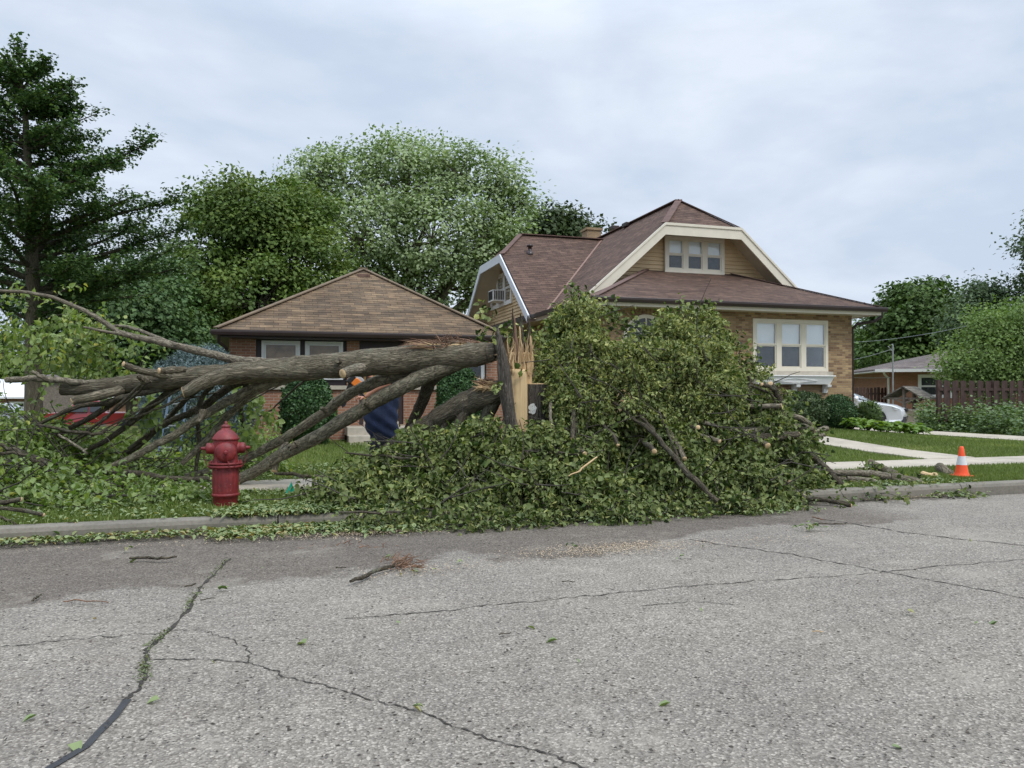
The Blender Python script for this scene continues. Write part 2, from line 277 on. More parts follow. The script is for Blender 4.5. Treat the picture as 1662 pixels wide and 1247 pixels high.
M['blueladder'] = simple('blue ladder', (.13, .19, .28), .5, .1, 4)

# ------------------------------------------------------------ mesh builder
def tag(o, label=None, cat=None, group=None, kind=None):
    if label: o['label'] = label
    if cat: o['category'] = cat
    if group: o['group'] = group
    if kind: o['kind'] = kind
    return o
def empty(name, loc, label, cat, group=None, rz=0):
    o = bpy.data.objects.new(name, None); COL.objects.link(o); o.location = loc; o.rotation_euler = (0, 0, rz); o.empty_display_size = .2
    return tag(o, label, cat, group)
def parent_world(o, p):
    """parent o to p; mesh coordinates are world coordinates, so undo the parents' placement"""
    if p is None: return
    m = Matrix.Identity(4); q = p
    chain = []
    while q is not None: chain.append(q); q = q.parent
    for q in reversed(chain): m = m @ (q.matrix_parent_inverse if q.parent else Matrix.Identity(4)) @ q.matrix_basis
    o.parent = p; o.matrix_parent_inverse = m.inverted()
class MB:
    def __init__(s): s.v = []; s.f = []; s.uv = []; s.mi = []; s.sm = []
    def add(s, vs, fs, uvs=None, mi=0, smooth=False):
        b = len(s.v); s.v += [tuple(x) for x in vs]
        for k, f in enumerate(fs):
            s.f.append([b+i for i in f]); s.uv.append(uvs[k] if uvs else None); s.mi.append(mi); s.sm.append(smooth)
        return s
    def box(s, a, b, mi=0):
        x0, y0, z0 = a; x1, y1, z1 = b
        return s.add([(x0, y0, z0), (x1, y0, z0), (x1, y1, z0), (x0, y1, z0), (x0, y0, z1), (x1, y0, z1), (x1, y1, z1), (x0, y1, z1)],
                     [(0, 3, 2, 1), (4, 5, 6, 7), (0, 1, 5, 4), (1, 2, 6, 5), (2, 3, 7, 6), (3, 0, 4, 7)], mi=mi)
    def prism(s, poly, off, mi=0):
        """poly: 3d points; off: extrusion vector"""
        n = len(poly); off = Vector(off); p = [Vector(q) for q in poly]
        fs = [tuple(range(n))[::-1], tuple(range(n, 2*n))]+[(i, (i+1) % n, n+(i+1) % n, n+i) for i in range(n)]
        return s.add(p+[q+off for q in p], fs, mi=mi)
    def beam(s, a, b, w, h, up=(0, 0, 1), mi=0):
        a = Vector(a); b = Vector(b); d = (b-a).normalized(); sx = d.cross(Vector(up)).normalized(); u = sx.cross(d)
        q = [a-sx*w/2-u*h/2, a+sx*w/2-u*h/2, a+sx*w/2+u*h/2, a-sx*w/2+u*h/2]
        return s.prism(q, b-a, mi)
    def tube(s, pts, rad, seg=10, cap0=None, cap1=None, mi=0, rough=0, capmi=None, vo=0):
        pts = [Vector(p) for p in pts]; n = len(pts)
        if not hasattr(rad, '__len__'): rad = [rad]*n
        dirs = []
        for i in range(n):
            d = (pts[min(i+1, n-1)]-pts[max(i-1, 0)]); dirs.append(d.normalized() if d.length > 1e-9 else Vector((0, 0, 1)))
        ref = Vector((0, 0, 1)) if abs(dirs[0].z) < .9 else Vector((1, 0, 0))
        vs = []; L = 0; Ls = []
        x = dirs[0].cross(ref).normalized()
        for i in range(n):
            if i: L += (pts[i]-pts[i-1]).length
            Ls.append(L); d = dirs[i]; x = (x-d*x.dot(d)).normalized(); y = d.cross(x)
            for k in range(seg):
                a = 2*math.pi*k/seg; r = rad[i]*(1+(random.uniform(-rough, rough) if rough else 0))
                vs.append(pts[i]+x*math.cos(a)*r+y*math.sin(a)*r)
        fs = []; uv = []; circ = 2*math.pi*max(rad)
        for i in range(n-1):
            for k in range(seg):
                k2 = (k+1) % seg; fs.append((i*seg+k, i*seg+k2, (i+1)*seg+k2, (i+1)*seg+k))
                u0 = k/seg*circ*3; u1 = (k+1)/seg*circ*3
                uv.append([(u0, Ls[i]+vo), (u1, Ls[i]+vo), (u1, Ls[i+1]+vo), (u0, Ls[i+1]+vo)])
        s.add(vs, fs, uv, mi, True)
        cm = mi if capmi is None else capmi
        if cap0 is not False: s.add(vs[:seg], [tuple(range(seg))[::-1]], mi=cm)
        if cap1 is not False: s.add(vs[-seg:], [tuple(range(seg))], mi=cm)
        return s
    def lathe(s, c, prof, seg=24, axis=(0, 0, 1), mi=0, xref=(1, 0, 0), ridge=None):
        """prof: list of (radius, height along axis)"""
        c = Vector(c); ax = Vector(axis).normalized(); x = Vector(xref); x = (x-ax*x.dot(ax)).normalized(); y = ax.cross(x); vs = []
        for r, h in prof:
            for k in range(seg):
                a = 2*math.pi*k/seg; rr = r*(ridge(k, h) if ridge else 1); vs.append(c+ax*h+(x*math.cos(a)+y*math.sin(a))*rr)
        fs = [(i*seg+k, i*seg+(k+1) % seg, (i+1)*seg+(k+1) % seg, (i+1)*seg+k) for i in range(len(prof)-1) for k in range(seg)]
        s.add(vs, fs, mi=mi, smooth=True)
        if prof[0][0] > 1e-4: s.add(vs[:seg], [tuple(range(seg))[::-1]], mi=mi)
        if prof[-1][0] > 1e-4: s.add(vs[-seg:], [tuple(range(seg))], mi=mi)
        return s
    def build(s, name, mats, parent=None, bevel=0, smooth_angle=None):
        me = bpy.data.meshes.new(name); me.from_pydata(s.v, [], s.f); 
        if not isinstance(mats, (list, tuple)): mats = [mats]
        for m in mats: me.materials.append(m)
        uvl = me.uv_layers.new(name='UVMap'); dat = uvl.data
        for i, p in enumerate(me.polygons):
            p.material_index = s.mi[i]; p.use_smooth = s.sm[i]
            if s.uv[i]:
                for j, li in enumerate(p.loop_indices): dat[li].uv = s.uv[i][j]
            else:
                n = p.normal
                if abs(n.z) > .97: t = Vector((1, 0, 0)); b = Vector((0, 1, 0))
                else: t = Vector((0, 0, 1)).cross(n).normalized(); b = n.cross(t)
                for li in p.loop_indices:
                    co = me.vertices[me.loops[li].vertex_index].co; dat[li].uv = (co.dot(t), co.dot(b))
        me.update(); o = bpy.data.objects.new(name, me); COL.objects.link(o)
        if bevel:
            bv = o.modifiers.new('bevel', 'BEVEL'); bv.width = bevel; bv.segments = 2; bv.limit_method = 'ANGLE'
        parent_world(o, parent); return o

LEAF6 = np.array([[0, 0, 0], [.28, .40, .10], [.68, .30, .06], [1, 0, -.16], [.68, -.30, .06], [.28, -.40, .10]])
LEAF6N = np.array([[0, 0, 0], [.25, .27, .12], [.62, .24, .02], [1, .05, -.34], [.66, -.18, .05], [.3, -.26, .15]])
LEAF4 = np.array([[0, 0, 0], [.42, .38, .08], [1, 0, -.1], [.42, -.38, .08]])
BLADE = np.array([[0, .06, 0], [0, -.06, 0], [1, 0, 0]])
NARROW = np.array([[0, 0, 0], [.35, .14, .04], [1, 0, -.22], [.35, -.14, .04]])
def leaves(name, P, A, Nn, S, mt, shape=LEAF6, parent=None, rnd=None):
    """one mesh of leaf faces: positions P, long axes A, normals Nn, sizes S"""
    P = np.asarray(P, float); n = len(P)
    A = A/(np.linalg.norm(A, axis=1, keepdims=True)+1e-9)
    B = np.cross(Nn, A); B /= (np.linalg.norm(B, axis=1, keepdims=True)+1e-9); C = np.cross(A, B)
    k = len(shape); loc = shape[None]*np.asarray(S)[:, None, None]
    wv = 1+rng.normal(0, .15, (n, 1, 1))
    V = P[:, None]+A[:, None]*loc[..., 0:1]+B[:, None]*loc[..., 1:2]*wv+C[:, None]*loc[..., 2:3]
    me = bpy.data.meshes.new(name); me.vertices.add(n*k); me.vertices.foreach_set('co', V.reshape(-1).astype(np.float32))
    pat = {6: [[0, 1, 2, 3], [0, 3, 4, 5]], 4: [[0, 1, 2, 3]], 3: [[0, 1, 2]]}[k]
    q = len(pat); m = len(pat[0]); idx = (np.arange(n)[:, None, None]*k+np.array(pat)[None]).reshape(-1)
    me.loops.add(n*q*m); me.loops.foreach_set('vertex_index', idx.astype(np.int32))
    me.polygons.add(n*q); me.polygons.foreach_set('loop_start', (np.arange(n*q)*m).astype(np.int32)); me.polygons.foreach_set('loop_total', np.full(n*q, m, np.int32))
    if rnd is None: rnd = rng.random(n)
    at = me.attributes.new('rnd', 'FLOAT', 'POINT'); at.data.foreach_set('value', np.repeat(np.clip(rnd, 0, 1), k).astype(np.float32))
    me.materials.append(mt); me.update(calc_edges=True); me.validate()
    o = bpy.data.objects.new(name, me); COL.objects.link(o); parent_world(o, parent); return o
def mixleaves(name, P, A, Nn, S, mt, parent=None, rnd=None, part=.5):
    P = np.asarray(P, float); A = np.asarray(A, float); n = len(P); h = rng.random(n) < part
    if rnd is None: rnd = rng.random(n)
    a = leaves(name, P[h], A[h], Nn[h], S[h], mt, LEAF6, parent, rnd[h]); b = leaves('wilted_'+name, P[~h], A[~h], Nn[~h], S[~h]*1.15, mt, LEAF6N, parent, rnd[~h]); return a, b
def rdir(n): 
    d = rng.normal(size=(n, 3)); return d/np.linalg.norm(d, axis=1, keepdims=True)

def hgt(x, y):
    """terrain height"""
    def ss(a, b, t): t = min(1, max(0, (t-a)/(b-a))); return t*t*(3-2*t)
    if y < 8.40: return -.12
    z = .125+.01*ss(8.4, 10, y)
    z += ss(11.6, 18.5, y)*(.10+.18*ss(4, 8, x))*(1-ss(14, 18.5, x))
    z -= ss(26, 66, y)*1.6*(1-ss(-8, 8, x))
    return z

# ------------------------------------------------------------ ground, road, walks
def grid(xs, ys, zf, name, mt):
    nx, ny = len(xs), len(ys); vs = [(x, y, zf(x, y)) for y in ys for x in xs]
    fs = [(j*nx+i, j*nx+i+1, (j+1)*nx+i+1, (j+1)*nx+i) for j in range(ny-1) for i in range(nx-1)]
    mb = MB(); mb.add(vs, fs, smooth=True); o = mb.build(name, mt); tag(o, kind='structure'); return o
xs = [-1500, -400, -150, -80]+list(np.arange(-50, 60.1, 1.0))+[80, 150, 400, 1500]
ys = [-1500, -200, -20, 8.30, 8.39, 8.41]+list(np.arange(9, 75, .8))+[90, 150, 400, 1500]
grid(xs, ys, hgt, 'ground', M['turf'])
KV = 8.257
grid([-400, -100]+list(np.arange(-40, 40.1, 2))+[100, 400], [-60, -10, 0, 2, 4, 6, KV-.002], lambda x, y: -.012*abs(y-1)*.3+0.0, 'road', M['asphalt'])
def ribbon(name, a, b, z0, mt, along='x', jl=1.5, th=.04):
    """slabs of a concrete walk with open joints"""
    mb = MB(); (x0, y0), (x1, y1) = a, b; t = x0 if along == 'x' else y0; end = x1 if along == 'x' else y1
    while t < end-.01:
        e2 = min(t+jl, end); dz = random.uniform(-.004, .006)
        if along == 'x': q = [(t+.006, y0), (e2-.006, y0), (e2-.006, y1), (t+.006, y1)]
        else: q = [(x0, t+.006), (x1, t+.006), (x1, e2-.006), (x0, e2-.006)]
        top = [(x, y, z0(x, y)+dz) for x, y in q]; bot = [(x, y, z-.12) for x, y, z in top]
        mb.add(bot+top, [(4, 5, 6, 7), (0, 1, 5, 4), (1, 2, 6, 5), (2, 3, 7, 6), (3, 0, 4, 7)])
        t = e2
    o = mb.build(name, mt, bevel=.008); return tag(o, kind='structure')
zf = lambda x, y: hgt(x, y)+.022
ribbon('sidewalk', (-40, 10.3), (60, 11.5), zf, M['walk'])
fw = PG(1478, 741, .16).x
ribbon('front_walk', (fw-.1, 11.51), (fw+1.05, 17.8), zf, M['walk'], 'y')
ribbon('driveway', (18.6, 11.51), (20.4, 21), zf, M['walk'], 'y', 3)
ribbon('driveway', (18.6, 21.01), (24, 34), zf, M['walk'], 'y', 3)
mb = MB(); t = -42.0
while t < 62:
    L = 3.0; dz = random.uniform(-.006, .006)
    prof = [(KV, -.15), (KV, .085), (KV+.02, .125), (KV+.05, .138), (KV+.16, .14), (KV+.16, -.15)]
    mb.prism([(t+.006, y+dz*.5, z+(dz if z > 0 else 0)) for y, z in prof], (L-.012, 0, 0)); t += L
tag(mb.build('kerb', M['kerb'], bevel=.006), kind='structure')

def strip(name, pix, w, mt, jit=.02, z=.004, sub=9, prob=1.0, kind='structure'):
    pts = [PG(x, y, z) for x, y in pix]; P = []
    for a, b in zip(pts, pts[1:]):
        for k in range(sub): P.append(a.lerp(b, k/sub))
    P.append(pts[-1]); mb = MB(); vs = []; n = len(P); off = 0
    for i, p in enumerate(P):
        d = (P[min(i+1, n-1)]-P[max(0, i-1)]).normalized(); s = Vector((-d.y, d.x, 0)); off = off*.6+random.gauss(0, jit)
        ww = w*random.uniform(.15, .95) if jit else w*random.uniform(.93, 1.07)
        c = p+s*off; vs += [c-s*ww/2, c+s*ww/2]
        for q in (vs[-1], vs[-2]): q.z = z-.0036*abs(q.y-1)
    mb.add(vs, [(2*i, 2*i+2, 2*i+3, 2*i+1) for i in range(n-1)]); o = mb.build(name, mt); return tag(o, kind=kind)
c1 = [(372, 903), (345, 930), (320, 955), (305, 985), (270, 1022), (240, 1048), (234, 1070), (235, 1095), (222, 1118), (205, 1133)]
strip('road_crack', c1, .034, M['crack'], .006)
strip('tar_seal', [(207, 1131), (185, 1160), (160, 1185), (140, 1207), (105, 1228), (62, 1253)], .035, M['tar'], 0, .006)
strip('road_crack', [(238, 1066), (320, 1066), (405, 1073), (445, 1083), (470, 1097), (540, 1110), (610, 1135), (680, 1152), (745, 1180), (830, 1205), (900, 1222), (965, 1250)], .014, M['crack'], .006, sub=12)
strip('road_crack', [(408, 1073), (404, 1050), (385, 1035), (340, 1022), (280, 1018)], .010, M['crack'], .012)
strip('road_crack', [(262, 1023), (180, 1028), (90, 1036), (0, 1045)], .014, M['crack'], .012)
strip('road_crack', [(560, 1000), (700, 990), (830, 976), (970, 962), (1100, 950), (1250, 938), (1435, 925), (1540, 915), (1662, 905)], .017, M['crack'], .012, sub=14)
strip('road_crack', [(1120, 872), (1200, 884), (1270, 895), (1350, 908), (1435, 925), (1540, 945), (1662, 968)], .024, M['crack'], .012, sub=12)
strip('road_crack', [(1330, 838), (1395, 848), (1460, 860), (1560, 872), (1662, 883)], .03, M['crack'], .012, sub=12)
strip('road_crack', [(1040, 980), (1130, 974), (1190, 978)], .012, M['crack'], .012)
# weeds growing in the crack
Pm = []
cp = [PG(x, y, 0) for x, y in c1]
for i in range(1500):
    k = random.random()**.8*(len(cp)-2); a = cp[int(k)].lerp(cp[int(k)+1], k % 1)
    dens = .5+.5*math.sin(k*3.1)
    if random.random() > dens: continue
    Pm.append((a.x+random.gauss(0, .018), a.y+random.gauss(0, .018), random.uniform(-.01, .012)-.014))
Pm = np.array(Pm); n = len(Pm); A = rdir(n); A[:, 2] = abs(A[:, 2])*.5+.1; Nn = rdir(n); Nn[:, 2] += 1.5
tag(leaves('crack_weeds', Pm, A, Nn, rng.uniform(.007, .020, n), M['moss'], LEAF4), 'small weeds growing along the long crack in the asphalt', 'weeds', kind='stuff')

# ------------------------------------------------------------ grass
def blades(name, n, x0, x1, y0, y1, hmin, hmax, label, skip=None):
    X = rng.uniform(x0, x1, n*2); Y = rng.uniform(y0, y1, n*2); keep = []
    for x, y in zip(X, Y):
        if skip and skip(x, y): continue
        keep.append((x, y, hgt(x, y)-.004))
        if len(keep) >= n: break
    P = np.array(keep); n = len(P); A = rdir(n)*.55; A[:, 2] = 1; Nn = rdir(n); Nn[:, 2] *= .2
    pat = .5+.35*np.sin(P[:, 0]*1.3+1.2*np.sin(P[:, 1]*2.1))*np.sin(P[:, 1]*1.7+P[:, 0]*.6)
    return tag(leaves(name, P, A, Nn, rng.uniform(hmin, hmax, n), M['blade'], BLADE*np.array([1, 2.2, 1]), rnd=pat*.45+rng.random(n)*.45+.25*np.clip(np.sin(P[:, 0]*.7+2)*np.sin(P[:, 1]*2.3+P[:, 0]*.9), 0, 1)), label, 'grass', kind='stuff')
blades('verge_grass', 120000, -8, 17, KV+.15, 10.32, .03, .075, 'mown grass strip between kerb and sidewalk')
blades('lawn_grass', 150000, -4, 24, 11.48, 19, .035, .08, 'mown front lawn in front of the houses', lambda x, y: (fw-.12 < x < fw+1.07) or 18.55 < x < 20.45)

# ------------------------------------------------------------ windows and walls
def wall_holes(mb, O, ux, W, H, holes, depth=.14, nrm=None, zb=0):
    """wall rectangle from O along unit ux, height H, with rectangular holes (a0,a1,z0,z1) and reveals going inwards"""
    O = Vector(O); ux = Vector(ux); inn = -Vector(nrm)
    As = sorted({0, W}|{h[0] for h in holes}|{h[1] for h in holes}); Zs = sorted({0, H}|{h[2] for h in holes}|{h[3] for h in holes})
    pt = lambda a, z, d=0: O+ux*a+Vector((0, 0, z))+inn*d
    for i in range(len(As)-1):
        for j in range(len(Zs)-1):
            ca, cz = (As[i]+As[i+1])/2, (Zs[j]+Zs[j+1])/2
            if any(h[0] < ca < h[1] and h[2] < cz < h[3] for h in holes): continue
            q = [pt(As[i], Zs[j]), pt(As[i+1], Zs[j]), pt(As[i+1], Zs[j+1]), pt(As[i], Zs[j+1])]
            if ux.cross(Vector((0, 0, 1))).dot(Vector(nrm)) < 0: q.reverse()
            mb.add(q, [(0, 1, 2, 3)])
    for a0, a1, z0, z1 in holes:
        mb.add([pt(a0, z0), pt(a0, z1), pt(a0, z1, depth), pt(a0, z0, depth)], [(0, 1, 2, 3)])
        mb.add([pt(a1, z0), pt(a1, z0, depth), pt(a1, z1, depth), pt(a1, z1)], [(0, 1, 2, 3)])
        mb.add([pt(a0, z1), pt(a1, z1), pt(a1, z1, depth), pt(a0, z1, depth)], [(0, 1, 2, 3)])
        mb.add([pt(a0, z0), pt(a0, z0, depth), pt(a1, z0, depth), pt(a1, z0)], [(0, 1, 2, 3)])
def window(house, O, ux, nrm, W, H, nl, frame=.09, mull=.12, d0=.0, hung=True, fm='cream', shade=True, curtain='curtain', sash=.035, open_=0.5, casing_extra=0):
    """O = lower left corner of the frame on its back plane; window is nl lights wide; depth goes along nrm"""
    O = Vector(O); ux = Vector(ux); nr = Vector(nrm); Z = Vector((0, 0, 1))
    def bx(mb, a0, a1, z0, z1, d0_, d1_):
        p = O+ux*a0+Z*z0+nr*d0_; mb.prism([p, p+ux*(a1-a0), p+ux*(a1-a0)+Z*(z1-z0), p+Z*(z1-z0)], nr*(d1_-d0_))
    f = MB(); bx(f, 0, W, 0, frame, 0, .10+d0); bx(f, 0, W, H-frame, H, 0, .10+d0); bx(f, 0, frame, frame, H-frame, 0, .098+d0); bx(f, W-frame, W, frame, H-frame, 0, .098+d0)
    lw = (W-2*frame-(nl-1)*mull)/nl
    for i in range(1, nl): a = frame+i*lw+(i-1)*mull; bx(f, a, a+mull, frame, H-frame, 0, .096+d0)
    wo_ = f.build('window', M[fm], house, bevel=.006)
    s = MB(); g = MB(); sh = MB(); cu = MB(); dk = MB()
    bx(dk, frame*.5, W-frame*.5, frame*.5, H-frame*.5, -.03, -.02)
    for i in range(nl):
        a0 = frame+i*(lw+mull); a1 = a0+lw; z0, z1 = frame, H-frame; zm = z0+(z1-z0)*open_
        parts = [(z0, zm, .045), (zm, z1, .065)] if hung else [(z0, z1, .055)]
        for (q0, q1, dd) in parts:
            e = .002
            bx(s, a0+e, a1-e, q0+e, q0+sash*1.3, dd, dd+.025); bx(s, a0+e, a1-e, q1-sash, q1-e, dd, dd+.025); bx(s, a0+e, a0+sash, q0+sash*1.3, q1-sash, dd, dd+.025); bx(s, a1-sash, a1-e, q0+sash*1.3, q1-sash, dd, dd+.025)
            bx(g, a0+sash, a1-sash, q0+sash, q1-sash, dd+.008, dd+.012)
        if shade: bx(sh, a0+.01, a1-.01, zm+.0+random.uniform(-.03, .0), z1-.005, .015, .022)
        bx(cu, a0+.01, a1-.01, z0, (zm-.035) if shade else z1-.01, .0, .006)
    s.build('sash', M[fm], wo_); g.build('pane', M['glass'], wo_); dk.build('interior', M['dark'], wo_)
    if shade: sh.build('shade', M['shade'], wo_)
    cu.build('curtain', M[curtain], wo_); return wo_
def slab(poly, th=.10):
    """roof plane polygon -> upper face given, thickness below"""
    mb = MB(); p = [Vector(q) for q in poly]; n = (p[1]-p[0]).cross(p[2]-p[0]).normalized()
    if n.z < 0: p.reverse(); n = -n
    k = len(p); lo = [q-Vector((0, 0, th)) for q in p]
    mb.add(lo+p, [tuple(range(k, 2*k)), tuple(range(k))[::-1]]+[(i, (i+1) % k, k+(i+1) % k, k+i) for i in range(k)]); return mb
def merge(a, b): 
    base = len(a.v); a.v += b.v; a.f += [[i+base for i in f] for f in b.f]; a.uv += b.uv; a.mi += b.mi; a.sm += b.sm; return a

# ------------------------------------------------------------ left house
LV = 19.0; LE = 18.45
lx0, lx1 = UX(372, LV), UX(816, LV)
hl = empty('brick_bungalow', ((lx0+lx1)/2, LV, .25), 'low red brick bungalow with a tan shingled hip roof behind the fallen tree', 'house')
ze = PV(350, 541, LE).z; zs = PV(500, 626, LV).z; zb = .0
gx = lambda p: UX(p, LV)-lx0
H = ze-zb
w1 = (gx(415), gx(563), zs-zb, PV(480, 550, LV).z-zb); dr = (gx(583), gx(655), .62, w1[3]); w2 = (gx(668), gx(789), zs-zb+.02, w1[3])
mb = MB(); W = lx1-lx0
wall_holes(mb, (lx0, LV, zb), (1, 0, 0), W, H, [w1, dr, w2], .18, (0, -1, 0))
wall_holes(mb, (lx0, LV+12, zb), (0, -1, 0), 12, H, [], 0, (-1, 0, 0)); wall_holes(mb, (lx1, LV, zb), (0, 1, 0), 12, H, [], 0, (1, 0, 0))
mb.build('wall', M['brown_brick'], hl)
# brown boarded recess with white storm windows
def recess(w, name='window_surround'):
    mb = MB(); mb.box((lx0+w[0], LV+.10, zb+w[2]), (lx0+w[1], LV+.16, zb+w[3])); return mb.build(name, M['brownwood'], hl)
recess(w1); recess(w2)
zt = PV(455, 553, LV).z
for (a, b) in ((424, 487), (495, 557)):
    window(hl, (UX(a, LV), LV+.097, zs+.14), (1, 0, 0), (0, -1, 0), UX(b, LV)-UX(a, LV), zt-zs-.14, 1, .07, hung=False, fm='white', shade=False, curtain='browncurtain', d0=-.03)
for (a, b) in ((676, 722), (726, 787)):
    window(hl, (UX(a, LV), LV+.097, zs+.10), (1, 0, 0), (0, -1, 0), UX(b, LV)-UX(a, LV), zt-zs-.14, 1, .06, hung=False, fm='white', shade=False, curtain='curtain', d0=-.03)
for w in (w1, w2):
    mb = MB(); mb.box((lx0+w[0]-.06, LV-.07, zs-.10), (lx0+w[1]+.06, LV+.18, zs+.0)); mb.build('sill', M['stone'], hl, bevel=.01)
# door
a0, a1 = lx0+dr[0], lx0+dr[1]; dz0 = zb+dr[2]
mb = MB(); mb.box((a0, LV+.05, dz0), (a0+.11, LV+.16, zb+dr[3])); mb.box((a1-.11, LV+.05, dz0), (a1, LV+.16, zb+dr[3])); mb.box((a0+.11, LV+.05, zb+dr[3]-.25), (a1-.11, LV+.15, zb+dr[3])); mb.box((a0+.11, LV+.05, dz0), (a1-.11, LV+.15, dz0+.07), 1)
dfr = mb.build('door', [M['brownwood'], M['stone']], hl)
mb = MB(); mb.box((a0+.11, LV+.10, dz0+.07), (a1-.11, LV+.14, zb+dr[3]-.25))
wd = a1-a0-.22
for (r0, r1) in ((.18, .62), (.72, 1.25), (1.35, 1.62)):
    for k in range(2):
        xa = a0+.11+.1+k*(wd-.1)/2; xb = xa+(wd-.1)/2-.1
        mb.box((xa, LV+.082, dz0+r0), (xb, LV+.10, dz0+r1))
mb.build('door_leaf', M['door'], dfr, bevel=.012)
mb = MB(); mb.lathe((a0+.2, LV+.09, dz0+.95), [(.0, 0), (.03, .01), (.03, .04), (0, .05)], 12, (0, -1, 0)); mb.build('handle', M['chrome'], dfr)
mb = MB()
for k, (d, z) in enumerate(((1.5, .24), (1.1, .41), (.75, .60))): mb.box((a0-.35, LV-d, -.05), (a1+.35, LV-.01, z-.002*k))
mb.build('steps', M['stone'], hl, bevel=.015)
# roof
ex0, ex1 = PV(350, 535, LE).x, PV(820, 545, LE).x
zg = ze+.10; ap = PV(590, 437, 22.1); rb = Vector((ap.x, 28.5, ap.z)); yb = 32
roof = MB()
ez = zg
for poly in ([(ex0, LE, ez), (ex1, LE, ez), ap], [(ex0, LE, ez), ap, rb, (ex0, yb, ez)], [(ex1, LE, ez), (ex1, yb, ez), rb, ap], [(ex0, yb, ez), rb, (ex1, yb, ez)]):
    merge(roof, slab(poly, .06))
rf = roof.build('roof', M['tan_roof'], hl)
mb = MB(); A0 = Vector((ex0, LE, ez)); 
for c in ((ex0, LE, ez), (ex1, LE, ez)): mb.beam(Vector(c)+Vector((0, 0, .03)), ap+Vector((0, 0, .015)), .17, .025)
mb.beam(ap+Vector((0, 0, .03)), rb+Vector((0, 0, .03)), .24, .03)
mb.build('ridge_cap', M['ridge_tan'], rf)
mb = MB(); vb_ = PV(590, 447, 21.7); mb.box((vb_.x-.17, vb_.y-.15, vb_.z-.14), (vb_.x+.17, vb_.y+.25, vb_.z+.02)); mb.build('roof_vent', M['red_roof'], rf, bevel=.02)
mb = MB()
mb.prism([(ex0-.1, LE-.11, ez-.14), (ex0-.1, LE+.02, ez-.14), (ex0-.1, LE+.02, ez-.02), (ex0-.1, LE-.13, ez-.02), (ex0-.1, LE-.13, ez-.07)], (ex1-ex0+.2, 0, 0))
mb.box((ex0-.1, LE+.03, ez-.14), (ex0+.0, yb, ez-.02)); mb.build('gutter', M['gutter'], hl, bevel=.008)
mb = MB(); mb.box((ex0+.02, LE+.03, ez-.18), (ex1-.02, yb-.1, ez-.145)); mb.build('soffit', M['brownwood'], hl)
mb = MB(); q = PV(357, 560, LE+.05)
mb.tube([(ex0+.07, LE-.02, ez-.12), (ex0+.07, LE+.0, ez-.3), (lx0-.05, LV-.2, ez-.42), (lx0-.06, LV-.06, ez-.6), (lx0-.06, LV-.06, .2)], .045, 8); mb.build('downspout', M['gutter'], hl)

# ------------------------------------------------------------ right house
RV = 19.0
rx0, rx1 = UX(985, RV), UX(1383, RV)
hr = empty('tan_brick_house', ((rx0+rx1)/2, RV, .4), 'tan brick one and a half storey house with maroon clipped gable roofs', 'house')
zt_ = 3.86; B0 = 0.0
g2 = lambda p: UX(p, RV)-rx0
wz0, wz1 = PV(1285, 603, RV).z, PV(1285, 519, RV).z
wbig = (g2(1222), g2(1344), wz0-B0, wz1-B0)
mb = MB(); wall_holes(mb, (rx0, RV, B0), (1, 0, 0), rx1-rx0, zt_-B0, [wbig], .12, (0, -1, 0))
swin = (2.7, 3.7, 2.2, 3.2)
wall_holes(mb, (rx0, 34, B0), (0, -1, 0), 34-RV, zt_-B0, [(34-RV-swin[1]-.9, 34-RV-swin[0], swin[2], swin[3])], .12, (-1, 0, 0))
wall_holes(mb, (rx1, RV, B0), (0, 1, 0), 15, zt_-B0, [], 0, (1, 0, 0))
mb.add([(rx0, RV+3, zt_), (rx1, RV+3, zt_), (rx1, 34, zt_), (rx0, 34, zt_)], [(0, 1, 2, 3)])
mb.build('wall', M['tan_brick'], hr)
window(hr, (rx0+wbig[0], RV+.08, wz0), (1, 0, 0), (0, -1, 0), wbig[1]-wbig[0], wz1-wz0, 3, .10, .16, open_=.50)
window(hr, (rx0+.08, RV+swin[1]+.9, swin[2]), (0, -1, 0), (-1, 0, 0), swin[1]-swin[0]+.9, 1.0, 2, .09, .12)
mb = MB(); mb.box((rx0+wbig[0]-.08, RV-.06, wz0-.12), (rx0+wbig[1]+.14, RV+.1, wz0-.002)); mb.build('sill', M['stone'], hr, bevel=.01)
# window box on brackets
b0, b1 = UX(1226, RV-.25), UX(1352, RV-.25); z1_, z0_ = PV(1290, 611, RV-.25).z, PV(1290, 624, RV-.25).z
mb = MB(); mb.add([(b0+.09, RV-.24, z0_), (b1-.09, RV-.24, z0_), (b1, RV-.32, z1_), (b0, RV-.32, z1_), (b0+.09, RV-.003, z0_), (b1-.09, RV-.003, z0_), (b1, RV-.003, z1_), (b0, RV-.003, z1_)],
       [(0, 1, 2, 3), (5, 4, 7, 6), (4, 0, 3, 7), (1, 5, 6, 2), (3, 2, 6, 7), (4, 5, 1, 0)])
mb.box((b0-.03, RV-.35, z1_), (b1+.03, RV-.003, z1_+.03))
wb = mb.build('window_box', M['white'], hr, bevel=.006)
mb = MB(); cx = (b0+b1)/2; zz = (z0_+z1_)/2
dm = [(cx-.75, RV-.295, zz), (cx, RV-.285, zz-.06), (cx+.75, RV-.295, zz), (cx, RV-.305, zz+.06)]
for a, b in zip(dm, dm[1:]+dm[:1]): mb.beam(a, b, .012, .012)
mb.build('diamond_moulding', M['white'], wb)
for px in (1291, 1341):
    x = UX(px, RV-.1); mb = MB()
    mb.prism([(x-.07, RV-.003, z0_-.27), (x-.07, RV-.003, z0_-.01), (x-.07, RV-.26, z0_-.01), (x-.07, RV-.24, z0_-.08), (x-.07, RV-.1, z0_-.14), (x-.07, RV-.07, z0_-.25)], (.14, 0, 0)); mb.build('bracket', M['white'], hr, bevel=.01)
